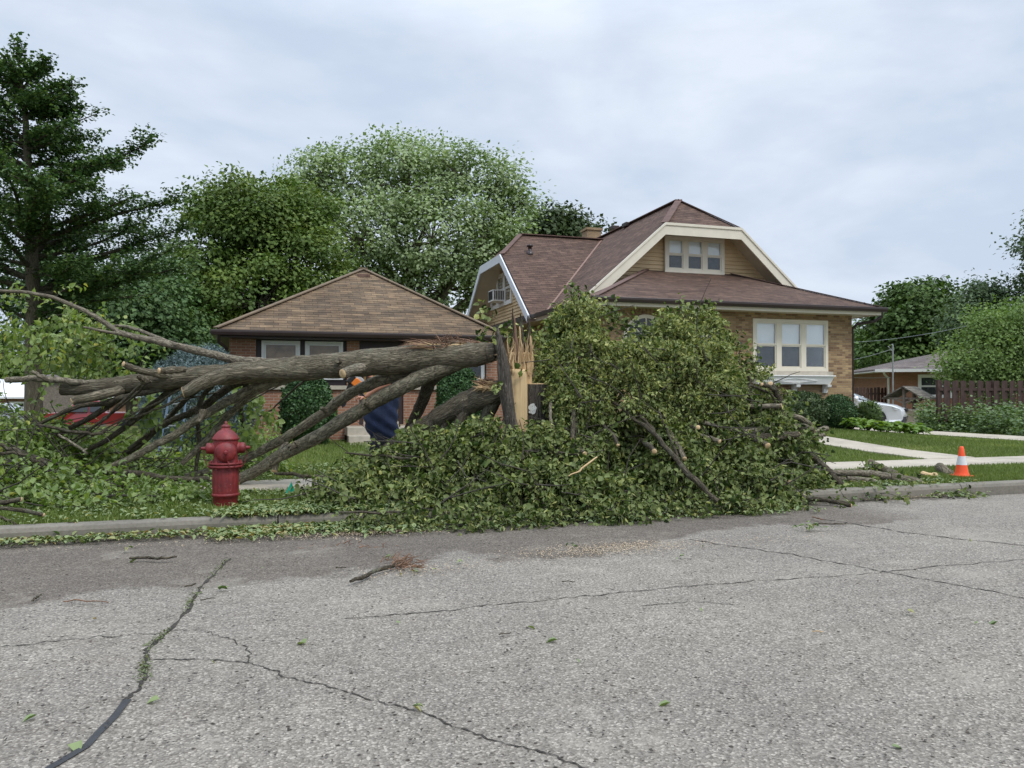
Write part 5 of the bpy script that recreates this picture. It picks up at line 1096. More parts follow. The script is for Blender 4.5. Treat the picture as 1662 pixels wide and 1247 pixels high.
for o, w in zip(mixleaves('fallen_leaves', P, A, Nn, rng.uniform(.022, .065, n), M['littered'], None, rr_, .35), ('flat green and yellow torn leaves', 'curled narrow torn leaves')): tag(o, w+' strewn along the kerb and verge', 'leaves', kind='stuff')
# sawdust and fine debris on the road
Pd = []
for (px, py, sx, sy, k) in ((970, 893, .40, .13, 1500), (1020, 886, .26, .10, 700), (600, 862, .30, .09, 1600), (560, 870, .5, .12, 600), (690, 925, .25, .1, 350), (1480, 806, .5, .12, 500), (1200, 878, .5, .12, 300), (320, 880, .9, .08, 300)):
    q = PG(px, py, 0)
    for _ in range(k): Pd.append((q.x+random.gauss(0, sx), min(KV-.01, q.y+random.gauss(0, sy)), .003+random.random()*.004))
P = np.array(Pd); n = len(P); A = rdir(n); A[:, 2] *= .15; Nn = rdir(n)*.3; Nn[:, 2] += 1
tag(leaves('sawdust', P, A, Nn, rng.uniform(.006, .02, n), M['sawdust'], LEAF4), 'pale sawdust and chips scattered on the road beside the heap', 'sawdust', kind='stuff')
Pd = []
for _ in range(2600):
    px = random.uniform(-20, 1680); py = 850+random.random()**1.2*390; q = PG(px, py, 0)
    if q.y < KV: Pd.append((q.x, q.y, .004))
P = np.array(Pd); n = len(P); A = rdir(n); A[:, 2] *= .1; Nn = rdir(n)*.3; Nn[:, 2] += 1
tag(leaves('grit', P, A, Nn, rng.uniform(.005, .022, n), M['twig'], LEAF4), 'dark crumbs of bark and grit scattered over the road', 'debris', kind='stuff')
GR = 'broken twigs lying on the road'
def gtwig(pix, r, lb, mt_='bark_dark', name='broken_twig'):
    pts = [PG(a, b, .004+r) for a, b in pix]; P, Rr = smooth(pts, [r*.8]+[r]*(len(pts)-2)+[r*.6], 4, .003); mb = MB(); mb.tube(P, Rr, 7, rough=.2); tag(mb.build(name, M[mt_]), lb, 'twig', GR)
gtwig([(569, 944), (590, 936), (612, 926), (640, 918), (655, 913)], .016, 'thick dark stick in the middle of the road below the brush')
gtwig([(210, 906), (240, 905), (262, 907), (287, 904)], .012, 'straight dark twig on the road below the hydrant')
gtwig([(103, 976), (130, 975), (176, 978)], .005, 'thin reddish twig on the road at the left', 'wood_red')
gtwig([(52, 975), (60, 969), (66, 965)], .007, 'tiny dark twig left of the thin reddish twig')
gtwig([(325, 974), (350, 971)], .005, 'tiny twig just right of the mossy crack'); gtwig([(300, 952), (318, 947)], .008, 'dark bark chip lying against the mossy crack')
gtwig([(1318, 851), (1350, 850), (1373, 850)], .007, 'thin dark twig on the road beyond the loose leaf sprig')
gtwig([(1318, 839), (1330, 842), (1338, 844)], .008, 'small reddish twig at the right foot of the heap', 'wood_red')
gtwig([(912, 944), (933, 944)], .005, 'small twig on the road below the dark patch'); gtwig([(1318, 1025), (1336, 1025)], .004, 'pale short twig far out on the road at the right', 'wood')
gtwig([(545, 921), (562, 921)], .006, 'short dark twig left of the thick stick'); gtwig([(810, 1030), (830, 1026)], .004, 'short twig in the open middle of the road')
bk = empty('bark_debris', PG(655, 914, .0), 'clump of torn red bark strips at the end of the thick road stick', 'bark')
vtx_splinters('bark_strips', lambda t: PG(655+random.gauss(0, 13), 914+random.gauss(0, 4.5), .015+random.random()*.02), 90, 'wood_red', bk, (1, 0, .1), .6, .03, .14, .007)
vtx_splinters('bark_strips', lambda t: PG(580+random.gauss(0, 35), 886+random.gauss(0, 3), .01), 26, 'wood_red', bk, (1, 0, .05), .5, .02, .09, .006)

# ------------------------------------------------------------ hydrant
hp = PG(366, 822, .13); hy = empty('fire_hydrant', hp, 'weathered red fire hydrant with chained caps on the grass at the kerb', 'hydrant')
to = (Vector((0, 0, 0))-Vector((hp.x, hp.y, 0))).normalized(); rt = Vector((-to.y, to.x, 0))   # towards camera / picture right
H0 = hp.z-.02
rid = lambda k, h: 1+(.022 if k % 4 < 2 else -.012)
mb = MB(); mb.lathe((hp.x, hp.y, H0), [(.137, -.05), (.134, .02), (.131, .13), (.147, .14), (.149, .155), (.147, .165), (.136, .172)], 40)
mb.lathe((hp.x, hp.y, H0), [(.136, .173), (.138, .2), (.138, .43), (.134, .455)], 72, ridge=rid); b_ = mb.build('barrel', M['hydrant'], hy)
for nm, z0, z1, r in (('flange', .455, .485, .182), ('flange', .489, .516, .180)):
    mb = MB(); mb.lathe((hp.x, hp.y, H0), [(r*.9, z0), (r, z0+.004), (r, z1-.004), (r*.93, z1)], 40); fl_ = mb.build(nm, M['hydrant'], hy)
mb = MB()
for k in range(8):
    a = 2*math.pi*(k+.3)/8; mb.lathe((hp.x+math.cos(a)*.160, hp.y+math.sin(a)*.160, H0+.44), [(.013, 0), (.013, .013)], 6); mb.lathe((hp.x+math.cos(a)*.160, hp.y+math.sin(a)*.160, H0+.515), [(.013, 0), (.013, .016), (.006, .02), (.006, .028)], 6)
mb.build('bolts', M['hydrant'], hy)
mb = MB(); mb.lathe((hp.x, hp.y, H0), [(.136, .516), (.128, .54), (.13, .62), (.136, .70), (.132, .765)], 40); mb.build('upper_barrel', M['hydrant'], hy)
mb = MB(); mb.lathe((hp.x, hp.y, H0), [(.138, .762), (.146, .768), (.147, .78), (.140, .79), (.134, .80), (.118, .825), (.095, .85), (.068, .872), (.05, .882), (.048, .90), (.03, .902)], 40); bo = mb.build('bonnet', M['hydrant'], hy)
mb = MB(); mb.lathe((hp.x, hp.y, H0), [(.045, .90), (.05, .906), (.05, .922), (.034, .932), (.022, .938), (.019, .94)], 24); mb.lathe((hp.x, hp.y, H0), [(.02, .938), (.018, .968), (.012, .972)], 5); mb.build('operating_nut', M['hydrant'], bo)
for sgn in (-1, 1):
    ax = rt*sgn; c = Vector((hp.x, hp.y, H0+.672))
    mb = MB(); mb.lathe(c+ax*.10, [(.075, 0), (.066, .035), (.06, .045)], 24, ax, xref=(0, 0, 1)); nz = mb.build('side_nozzle', M['hydrant'], hy)
    mb = MB(); mb.lathe(c+ax*.142, [(.058, 0), (.061, .004), (.061, .05), (.052, .062), (.03, .068), (.026, .072)], 24, ax, xref=(0, 0, 1), ridge=lambda k, h: 1+(.03 if k % 2 else -.02)); mb.lathe(c+ax*.212, [(.022, 0), (.018, .045), (.01, .048)], 5, ax, xref=(0, 0, 1)); mb.build('cap', M['hydrant'], nz)
c = Vector((hp.x, hp.y, H0+.635))
mb = MB(); mb.lathe(c+to*.09, [(.118, 0), (.112, .045), (.108, .055)], 32, to, xref=(0, 0, 1)); nz = mb.build('front_nozzle', M['hydrant'], hy)
mb = MB(); mb.lathe(c+to*.144, [(.108, 0), (.11, .006), (.108, .02), (.085, .026), (.078, .034), (.05, .04), (.034, .044)], 32, to, xref=(0, 0, 1)); mb.lathe(c+to*.186, [(.026, 0), (.022, .04), (.012, .043)], 5, to, xref=(0, 0, 1)); mb.build('cap', M['hydrant'], nz)
def chain(a, b, sag, n=22):
    mb = MB(); a, b = Vector(a), Vector(b)
    for i in range(n):
        t0, t1 = i/n, (i+1)/n; f = lambda t: a.lerp(b, t)-Vector((0, 0, sag*4*t*(1-t)))
        m0, m1 = f(t0), f(t1); d = (m1-m0).normalized(); s = d.cross(to if i % 2 else rt).normalized()*.006
        c_ = (m0+m1)/2; l = (m1-m0).length*.62; pts = [c_+d*math.cos(q)*l+s*math.sin(q) for q in [2*math.pi*k/8 for k in range(9)]]
        mb.tube(pts, .0017, 4, cap0=False, cap1=False)
    mb.build('chain', M['hydrant'], hy)
chain(c+to*.2, c+to*.17+rt*.05+Vector((0, 0, -.20)), .02, 16); chain(c+to*.15+rt*.02+Vector((0, 0, -.10)), c+to*.16+rt*.11+Vector((0, 0, -.12)), .06, 14)
chain(c+rt*.235+Vector((0, 0, .03)), c+rt*.13+to*.1+Vector((0, 0, -.10)), .12, 22); chain(c-rt*.235+Vector((0, 0, .03)), c-rt*.15+to*.08+Vector((0, 0, -.10)), .12, 22)

# ------------------------------------------------------------ cone and flag
cp_ = PG(1561, 774, .135); co = empty('traffic_cone', cp_, 'small orange traffic cone with a white band on the verge', 'cone')
mb = MB(); s = .12
mb.prism([(cp_.x+x, cp_.y+y, cp_.z+.005) for x, y in ((-s, -s+.02), (-s+.02, -s), (s-.02, -s), (s, -s+.02), (s, s-.02), (s-.02, s), (-s+.02, s), (-s, s-.02))], (0, 0, .022)); mb.build('base', M['orange'], co, bevel=.004)
mb = MB(); mb.lathe((cp_.x, cp_.y, cp_.z+.027), [(.108, 0), (.102, .012), (.092, .04), (.073, .155)], 32); mb.lathe((cp_.x, cp_.y, cp_.z+.027), [(.050, .285), (.030, .415), (.022, .43), (.014, .43), (.014, .3)], 32); mb.lathe((cp_.x, cp_.y, cp_.z+.027), [(.0725, .154), (.0495, .286)], 32); mb.build('cone_body', M['orange'], co)
mb = MB(); mb.lathe((cp_.x, cp_.y, cp_.z+.027), [(.0742, .155), (.0512, .285)], 32); mb.build('reflective_band', M['reflect'], co)
fp = PG(466, 812, .13); fg = empty('marker_flag', fp, 'small green utility marker flag standing in the leaves right of the hydrant', 'flag')
mb = MB(); tp = PV(473, 781, fp.y); mb.tube([fp, tp], .0018, 5); mb.build('wire', M['metalgrey'], fg)
mb = MB(); a = PV(473, 782, fp.y); b = PV(463, 801, fp.y-.02); c_ = PV(478, 797, fp.y+.03)
mb.add([a, b, (b+c_)/2+Vector((0, -.02, 0)), c_]+[q+Vector((0, .002, 0)) for q in (a, b, (b+c_)/2+Vector((0, -.02, 0)), c_)], [(0, 1, 2), (0, 2, 3), (4, 6, 5), (4, 7, 6), (0, 4, 5, 1), (1, 5, 6, 2), (2, 6, 7, 3), (3, 7, 4, 0)]); mb.build('vinyl_flag', M['flag'], fg)

# ------------------------------------------------------------ worker with chainsaw
VP_ = 11.0; wp = PV(622, 700, VP_); G0 = .15
def skin_obj(name, verts, edges, radii, mt, parent, sub=2):
    me = bpy.data.meshes.new(name); me.from_pydata([tuple(v) for v in verts], edges, []); o = bpy.data.objects.new(name, me); COL.objects.link(o)
    sk = o.modifiers.new('skin', 'SKIN'); sk.use_smooth_shade = True
    for i, r_ in enumerate(radii):
        d = me.skin_vertices[0].data[i]; d.radius = (r_, r_) if not isinstance(r_, tuple) else r_
    me.skin_vertices[0].data[0].use_root = True
    ss = o.modifiers.new('sub', 'SUBSURF'); ss.levels = sub; ss.render_levels = sub
    me.materials.append(mt); parent_world(o, parent); return o
pe = empty('person', (wp.x, wp.y, G0), 'person in a navy T-shirt behind the limbs holding up a chainsaw', 'person')
J = dict(pel=PV(622, 700, VP_), wai=PV(620, 680, VP_), che=PV(624, 643, VP_), sho=PV(629, 617, VP_), nck=PV(622, 606, VP_), hd0=PV(612, 596, VP_), hd1=PV(606, 578, VP_),
         sL=PV(646, 614, VP_-.17), eL=PV(613, 629, VP_-.33), wL=PV(592, 646, VP_-.30), sR=PV(622, 610, VP_+.16), eR=PV(607, 618, VP_+.0), wR=PV(594, 607, VP_-.12))
def leg(dx): 
    h = J['pel']+Vector((dx*.3, dx*.6, -.04)); return [h, Vector((h.x+dx*.4-.03, h.y, .62)), Vector((h.x+dx*.8, h.y+.03, G0+.10)), Vector((h.x+dx*.8-.16, h.y-.03, G0+.04))]
la, lb_ = leg(-.12), leg(.12)
V = [J['pel'], J['wai'], J['che'], J['sho'], J['nck'], J['hd0'], J['hd1'], J['sL'], J['eL'], J['wL'], J['sR'], J['eR'], J['wR']]+la+lb_
E = [(0, 1), (1, 2), (2, 3), (3, 4), (4, 5), (5, 6), (3, 7), (7, 8), (8, 9), (3, 10), (10, 11), (11, 12), (0, 13), (13, 14), (14, 15), (15, 16), (0, 17), (17, 18), (18, 19), (19, 20)]
skin_obj('body', V, E, [.15, .15, .16, .12, .06, .085, .075, .065, .05, .03, .065, .05, .03, .085, .06, .045, .035, .085, .06, .045, .035], M['skin'], pe)
def loft(name, secs, mt, seg=22):
    mb = MB(); vs = []
    for (c, rx_, ry_) in secs:
        for k in range(seg):
            t = 2*math.pi*k/seg; vs.append(Vector(c)+RIGHT*(math.cos(t)*rx_)+FLAT*(math.sin(t)*ry_)+Vector((0, 0, random.gauss(0, .003)))+RIGHT*(.012*math.sin(c.z*37+t*3))+FLAT*(.014*math.sin(c.z*29+t*5)))
    n = len(secs); mb.add(vs, [(i*seg+k, i*seg+(k+1) % seg, (i+1)*seg+(k+1) % seg, (i+1)*seg+k) for i in range(n-1) for k in range(seg)]+[tuple(range(seg))[::-1], tuple((n-1)*seg+k for k in range(seg))], smooth=True)
    return mb.build(name, M[mt], pe)
q_ = lambda x, y: PV(x, y, VP_)
shirt = [(q_(623, 712), .19, .15), (q_(622, 703), .215, .17), (q_(619, 690), .235, .19), (q_(618, 675), .24, .20), (q_(621, 658), .225, .19), (q_(626, 640), .215, .18), (q_(631, 624), .21, .17), (q_(634, 614), .17, .14), (q_(633, 609), .10, .09)]
shirt2 = []
for a_, b_s in zip(shirt, shirt[1:]):
    for k in range(4): t = k/4; shirt2.append((a_[0].lerp(b_s[0], t), a_[1]*(1-t)+b_s[1]*t, a_[2]*(1-t)+b_s[2]*t))
loft('shirt', shirt2+[shirt[-1]], 'navy', 40)
for (a_, b_s, r_) in ((J['sL'], J['eL'], .075), (J['sR'], J['eR'], .07)):
    mb = MB(); P_, R_ = smooth([a_+Vector((0, 0, .01)), a_.lerp(b_s, .25), a_.lerp(b_s, .45)], [r_*.8, r_, r_*.95], 3); mb.tube(P_, R_, 14); mb.build('sleeve', M['navy'], pe)
for l in (la, lb_):
    mb = MB(); P_, R_ = smooth([l[0]+Vector((0, 0, .05)), l[0].lerp(l[1], .3), l[1], l[1].lerp(l[2], .5), l[2]], [.09, .11, .09, .085, .075], 4); mb.tube(P_, R_, 16); mb.build('trouser_leg', M['trouser'], pe)
for l in (la, lb_): skin_obj('shoe', [l[2]-Vector((-.04, 0, .06)), l[3]-Vector((0, 0, .0)), l[3]-Vector((.08, .0, .0))], [(0, 1), (1, 2)], [.05, .045, .035], M['blackplastic'], pe)
hv = (J['hd0']+J['hd1'])/2
mb = MB(); mb.lathe(hv+Vector((.02, 0, -.02)), [(.0, .15), (.05, .142), (.085, .11), (.098, .06), (.097, .01), (.085, -.03)], 20, (0.15, 0, 1)); mb.build('hair', M['hair'], pe)
# face
fwd_h = Vector((-1, -.25, -.2)).normalized()
mb = MB(); mb.lathe(hv+fwd_h*.085+Vector((0, 0, -.0)), [(.016, 0), (.012, .02), (.0, .03)], 8, fwd_h); mb.build('nose', M['skin'], pe)
mb = MB()
for sg in (-1, 1): mb.lathe(hv+fwd_h*.086+Vector((0, sg*.03, .025)), [(.009, 0), (.006, .006), (0, .008)], 8, fwd_h)
mb.build('eyes', M['dark'], pe)
# hands: palm with five separate fingers, closed on the handles
def hand(w, palm_d, curl_d, side_d, name='hand'):
    palm_d, curl_d, side_d = [Vector(q).normalized() for q in (palm_d, curl_d, side_d)]
    Vv = [w, w+palm_d*.045, w+palm_d*.085]; Ed = [(0, 1), (1, 2)]; Rd = [.026, (.034, .022), (.036, .019)]
    for i, (o_, l) in enumerate(((-.033, .9), (-.011, 1.05), (.011, 1.0), (.033, .8))):
        b = w+palm_d*.085+side_d*o_; k = len(Vv); Vv += [b, b+(palm_d*.8+curl_d*.5).normalized()*.03*l, b+(palm_d*.9+curl_d*1.4).normalized()*.05*l+curl_d*.012, b+palm_d*.015*l+curl_d*.045*l]
        Ed += [(2, k), (k, k+1), (k+1, k+2), (k+2, k+3)]; Rd += [.011, .0095, .009, .008]
    k = len(Vv); Vv += [w+palm_d*.035-side_d*.04, w+palm_d*.06-side_d*.055+curl_d*.025, w+palm_d*.075-side_d*.04+curl_d*.045]; Ed += [(1, k), (k, k+1), (k+1, k+2)]; Rd += [.014, .011, .009]
    skin_obj(name, Vv, Ed, Rd, M['skin'], pe, 1)
hand(J['wR'], (-1, -.1, .25), (0, 0, -1), (0, 1, 0)); hand(J['wL'], (-1, .1, .1), (0, 0, -1), (0, 1, 0))
# chainsaw
cs = PV(580, 622, VP_-.12); ch = empty('chainsaw', cs, 'orange and pale grey chainsaw held by the person beside the sawn limb stub', 'chainsaw')
d1 = (PV(570, 616, VP_-.12)-PV(596, 640, VP_-.12)).normalized(); nn = Vector((0, -1, 0)); up1 = d1.cross(nn).normalized(); up1 = up1 if up1.z > 0 else -up1
def cbox(mbx, c, l, h, w): 
    q = [c+d1*a*l/2+up1*b*h/2-nn*w/2*-1 for a, b in ((-1, -1), (1, -1), (1, .6), (.7, 1), (-.8, 1), (-1, .7))]; mbx.prism(q, -nn*w)
mb = MB(); cbox(mb, cs+Vector((.0, 0, -.01)), .16, .12, .10); mb.build('housing', M['saworange'], ch, bevel=.012)
mb = MB(); cbox(mb, cs+up1*.065+d1*.02, .13, .06, .085); mb.build('cover', M['sawwhite'], ch, bevel=.012)
mb = MB(); cbox(mb, cs+d1*.10-up1*.02, .07, .13, .11); mb.build('clutch_cover', M['blackplastic'], ch, bevel=.01)
mb = MB(); mb.tube([cs+d1*.06+up1*.07, cs+d1*.05+up1*.15, cs-d1*.02+up1*.17, cs-d1*.06+up1*.12, cs-d1*.07+up1*.05], .011, 8); mb.tube([cs-d1*.08+up1*.03, cs-d1*.17+up1*.04, cs-d1*.22-up1*.01, cs-d1*.2-up1*.07, cs-d1*.09-up1*.06], .014, 8); mb.build('handles', M['blackplastic'], ch)
mb = MB(); bd_ = (Vector((-.35, .0, -1))).normalized(); bw = bd_.cross(nn).normalized()*.035; s0 = cs+d1*.08-up1*.03+nn*.03
mb.prism([s0-bw, s0+bw, s0+bd_*.36+bw, s0+bd_*.40, s0+bd_*.36-bw], nn*.006); mb.build('guide_bar', M['blackplastic'], ch)
mb = MB(); cbox(mb, cs+d1*.13+up1*.09, .015, .10, .12); mb.build('hand_guard', M['blackplastic'], ch)

# ------------------------------------------------------------ clipped shrubs
def shrub(name, c, rx, ry, rz, n, size, mt, label, cat, group=None, taper=0, shape=LEAF4, base_z=None, stems=True):
    """dense clipped shrub: leaves in a shell around an egg"""
    e = empty(name, (c[0], c[1], base_z if base_z is not None else c[2]-rz), label, cat, group)
    D = rdir(n); rad = 1-.28*rng.random(n)**2; lump = 1+.05*np.sin(D[:, 0]*9+D[:, 2]*5)+.04*np.sin(D[:, 2]*13+D[:, 1]*7)+rng.normal(0, .02, n)
    P = D*(rad*lump)[:, None]*np.array([rx, ry, rz])
    if taper: P[:, :2] *= (1-taper*(P[:, 2:3]/rz*.5+.5))
    keep = P[:, 2] > -rz*.92; P = P[keep]; D = D[keep]; n = len(P)
    A = D*.5+rdir(n)*.8; A[:, 2] += .25; Nn = D+rdir(n)*.6
    leaves('foliage', P+np.array(c), A, Nn, rng.uniform(size*.7, size*1.3, n), M[mt], shape, e)
    if stems:
        mb = MB()
        for k in range(6):
            a = k*1.05; b = Vector((c[0]+math.cos(a)*.05, c[1]+math.sin(a)*.05, c[2]-rz)); mb.tube([b, Vector((c[0]+math.cos(a)*rx*.4, c[1]+math.sin(a)*ry*.4, c[2])), Vector((c[0]+math.cos(a)*rx*.6, c[1]+math.sin(a)*ry*.6, c[2]+rz*.5))], [.02, .015, .006], 5)
        mb.build('stems', M['twig'], e)
    return e
YG = 'clipped yews under the bungalow windows'
def at(px, pyb, pyt, v, wpx): b, t = PV(px, pyb, v), PV(px, pyt, v); return ((b.x, b.y, (b.z+t.z)/2), wpx/2*depth(b)/F, (t.z-b.z)/2)
c, rx, rz = at(499, 728, 608, 17.8, 92); shrub('clipped_yew', c, rx, rx*.9, rz, 15000, .06, 'yew', 'egg shaped clipped dark yew left of the bungalow door', 'shrub', YG, .12)
c, rx, rz = at(745, 725, 594, 17.8, 80); shrub('clipped_yew', c, rx, rx*.9, rz, 14000, .06, 'yew', 'egg shaped clipped dark yew right of the bungalow door behind the broken limb', 'shrub', YG, .12)
BG = 'rounded shrubs under the tan brick house window'
c, rx, rz = at(1302, 704, 637, 18.0, 76); shrub('round_shrub', c, rx, rx, rz, 11000, .06, 'boxwood', 'wide round lighter green shrub under the window box', 'shrub', BG)
c, rx, rz = at(1360, 704, 642, 18.1, 54); shrub('round_shrub', c, rx, rx, rz, 11000, .045, 'yew', 'small very dark round shrub at the house corner', 'shrub', BG)
c, rx, rz = at(1252, 704, 655, 18.2, 60); shrub('round_shrub', c, rx, rx, rz, 6000, .06, 'boxwood', 'low shrub partly behind the log stack', 'shrub', BG)
c, rx, rz = at(1410, 690, 655, 20.0, 40); shrub('small_shrub', c, rx*.8, rx*.8, rz, 1100, .17, 'peren', 'small loose feathery shrub in front of the white car', 'shrub', shape=NARROW)
c, rx, rz = at(325, 735, 563, 16.6, 215); shrub('blue_spruce', c, rx, rx*.85, rz, 26000, .075, 'spruce', 'wide low blue spruce left of the bungalow', 'spruce', taper=.35, shape=NARROW)
# hosta bed
he = empty('hosta_bed', PV(1432, 700, 17.6), 'row of bright green hostas along the lawn edge by the driveway', 'hostas')
P = []; A = []
for k in range(26):
    px = 1378+k*4.6; v = 17.6+random.uniform(-.5, .5); q = PV(px, 700, v); gz = hgt(q.x, q.y); 
    for j in range(26):
        a = random.uniform(0, 6.28); l = random.uniform(.05, .24); zz = gz+.36-l*.9+random.uniform(-.05, .05); P.append((q.x+math.cos(a)*l*.8, q.y+math.sin(a)*l*.8, max(gz+.05, zz))); A.append((math.cos(a), math.sin(a), random.uniform(-.7, .5)))
n = len(P); Nn = rdir(n)*.3; Nn[:, 2] += 1; leaves('foliage', P, np.array(A), Nn, rng.uniform(.12, .22, n), M['hosta'], LEAF6, he)
mb = MB(); a_ = PV(1245, 706, 18.5); b_2 = PV(1500, 700, 18.5)
vs = [(x, y, hgt(x, y)+.012) for y in (17.3, 18.1, 18.98) for x in np.linspace(a_.x, 18.45, 14)]; mb.add(vs, [(j*14+i, j*14+i+1, (j+1)*14+i+1, (j+1)*14+i) for j in range(2) for i in range(13)]); tag(mb.build('planting_bed', M['soil']), kind='structure')
# perennial garden right of the drive
P = []; A = []; S = []
gp = []
while len(gp) < 1500:
    x = random.uniform(20.55, 30); y = random.uniform(12.5, 26)
    if y > 20.3 and (x-0.0)/y < 1.0: continue
    if y > 20.3 and x > 23.5: continue
    gp.append((x, y))
for x, y in gp:
    h = random.uniform(.35, .95)+.35*max(0, math.sin(x*1.9)*math.sin(y*2.2)) - .9*max(0, 21.2-x)
    h = max(.15, h)
    for j in range(34):
        t = random.random(); a = random.uniform(0, 6.28); P.append((x+random.gauss(0, .10)*(.4+t), y+random.gauss(0, .10), hgt(x, y)+h*t)); A.append((math.cos(a), math.sin(a), random.uniform(-.2, .8)))
n = len(P); Nn = rdir(n)*.6; Nn[:, 2] += .8
ge = leaves('perennial_garden', P, np.array(A), Nn, rng.uniform(.07, .14, n), M['peren'], LEAF4); tag(ge, 'dense mixed perennial garden in front of the tall brown fence', 'garden plants', kind='stuff')
Pf = [(a, b, 0) for a, b in gp[::5] if a > 21]; P = []; A = []
for x, y, _ in Pf:
    z = hgt(x, y)+random.uniform(.45, 1.0)
    for k in range(6): a = k*1.05; P.append((x, y, z)); A.append((math.cos(a), math.sin(a), .3))
n = len(P); Nn = np.tile([0, 0, 1.0], (n, 1)); fr = np.repeat(rng.random(len(Pf))**2, 6); tag(leaves('garden_flowers', P, np.array(A), Nn, rng.uniform(.02, .035, n), M['petal'], LEAF4, rnd=fr), 'white and pink flower heads above the perennial garden', 'flowers', kind='stuff')

# ------------------------------------------------------------ trees
def limb_tube(mb, a, b, r0, r1, bend=.08, seg=7, n=5):
    a, b = Vector(a), Vector(b); L = (b-a).length; pts = []
    off = Vector((random.gauss(0, bend), random.gauss(0, bend), random.gauss(0, bend)))*L
    for i in range(n+1): t = i/n; pts.append(a.lerp(b, t)+off*math.sin(math.pi*t))
    mb.tube(pts, [r0+(r1-r0)*i/n for i in range(n+1)], seg, cap0=False, cap1=False); return pts
def crown_tree(name, base, split_h, tr, blobs, nclump, nleaf, size, mt, label, cr=.9, group='background trees', bark='bark_dark', shape=LEAF4, flat=.55, wind=(0, 0, 0), inner=.55, up=.8):
    """blobs: [(centre, radii)] lobes of the crown; leaf clumps fill them, limbs run to them"""
    e = empty(name, base, label, 'tree', group); base = Vector(base)
    mb = MB(); top = Vector((blobs[0][0][0]*.3+base.x*.7, blobs[0][0][1]*.3+base.y*.7, base.z+split_h))
    mb.tube([base-Vector((0, 0, .3)), base+Vector((0, 0, .3)), base.lerp(top, .5), top], [tr*1.5, tr*1.1, tr*.92, tr*.8], 12); mb.build('trunk', M[bark], e)
    vol = np.array([b[1][0]*b[1][1]*b[1][2] for b in blobs])**.62; vol /= vol.sum(); C = []
    mb = MB(); mids = []
    for c, r in blobs:
        p = limb_tube(mb, top-Vector((0, 0, tr)), Vector(c)-Vector((0, 0, r[2]*.2)), tr*.55, tr*.16); mids.append(p[-2:])
    ids = rng.choice(len(blobs), nclump, p=vol)
    for i in ids:
        c, r = blobs[i]; d = rdir(1)[0]; rad = inner+(1-inner)*rng.random()**.6
        q = np.array(c)+d*rad*np.array(r); C.append((q, d, i))
        if random.random() < .35: limb_tube(mb, mids[i][1], Vector(q), tr*.12, tr*.03, .1, 4, 3)
    mb.build('limbs', M[bark], e)
    P = []; A = []; Nn = []; RC = []
    for q, d, i in C:
        k = int(nleaf*rng.uniform(.6, 1.3)); g = np.clip(rng.normal(0, 1, (k, 3)), -1.9, 1.9)*np.array([cr, cr, cr*flat])*.5*rng.uniform(.7, 1.2)
        P.append(q+g); a = g/(np.linalg.norm(g, axis=1, keepdims=True)+1e-6)*.7+rdir(k)*.7+np.array(wind); a[:, 2] -= .15; A.append(a); Nn.append(np.tile([0, 0, up], (k, 1))+d*.5+g/(np.linalg.norm(g, axis=1, keepdims=True)+1e-6)*.7+rdir(k)*.33); RC.append(np.full(k, rng.random()))
    P = np.concatenate(P); A = np.concatenate(A); Nn = np.concatenate(Nn); n = len(P)
    r_ = rng.random(n)*.28+np.concatenate(RC)*.52+.2*(.5+.5*np.sin(P[:, 0]*.8)*np.sin(P[:, 2]*.9+P[:, 1]))
    leaves('crown', P, A, Nn, rng.uniform(size*.7, size*1.3, n), M[mt], shape, e, rnd=r_); return e
def pb_(px, py, rpx, rpy, d, dd=0, rd=None): c = PC(px, py, d+dd); return (tuple(c), (rpx*d/F, (rd if rd else (rpx+rpy)/2)*d/F, rpy*d/F))
def base_at(px, d, z=None): c = PC(px, 640, d); return (c.x, c.y, hgt(c.x, c.y) if z is None else z)
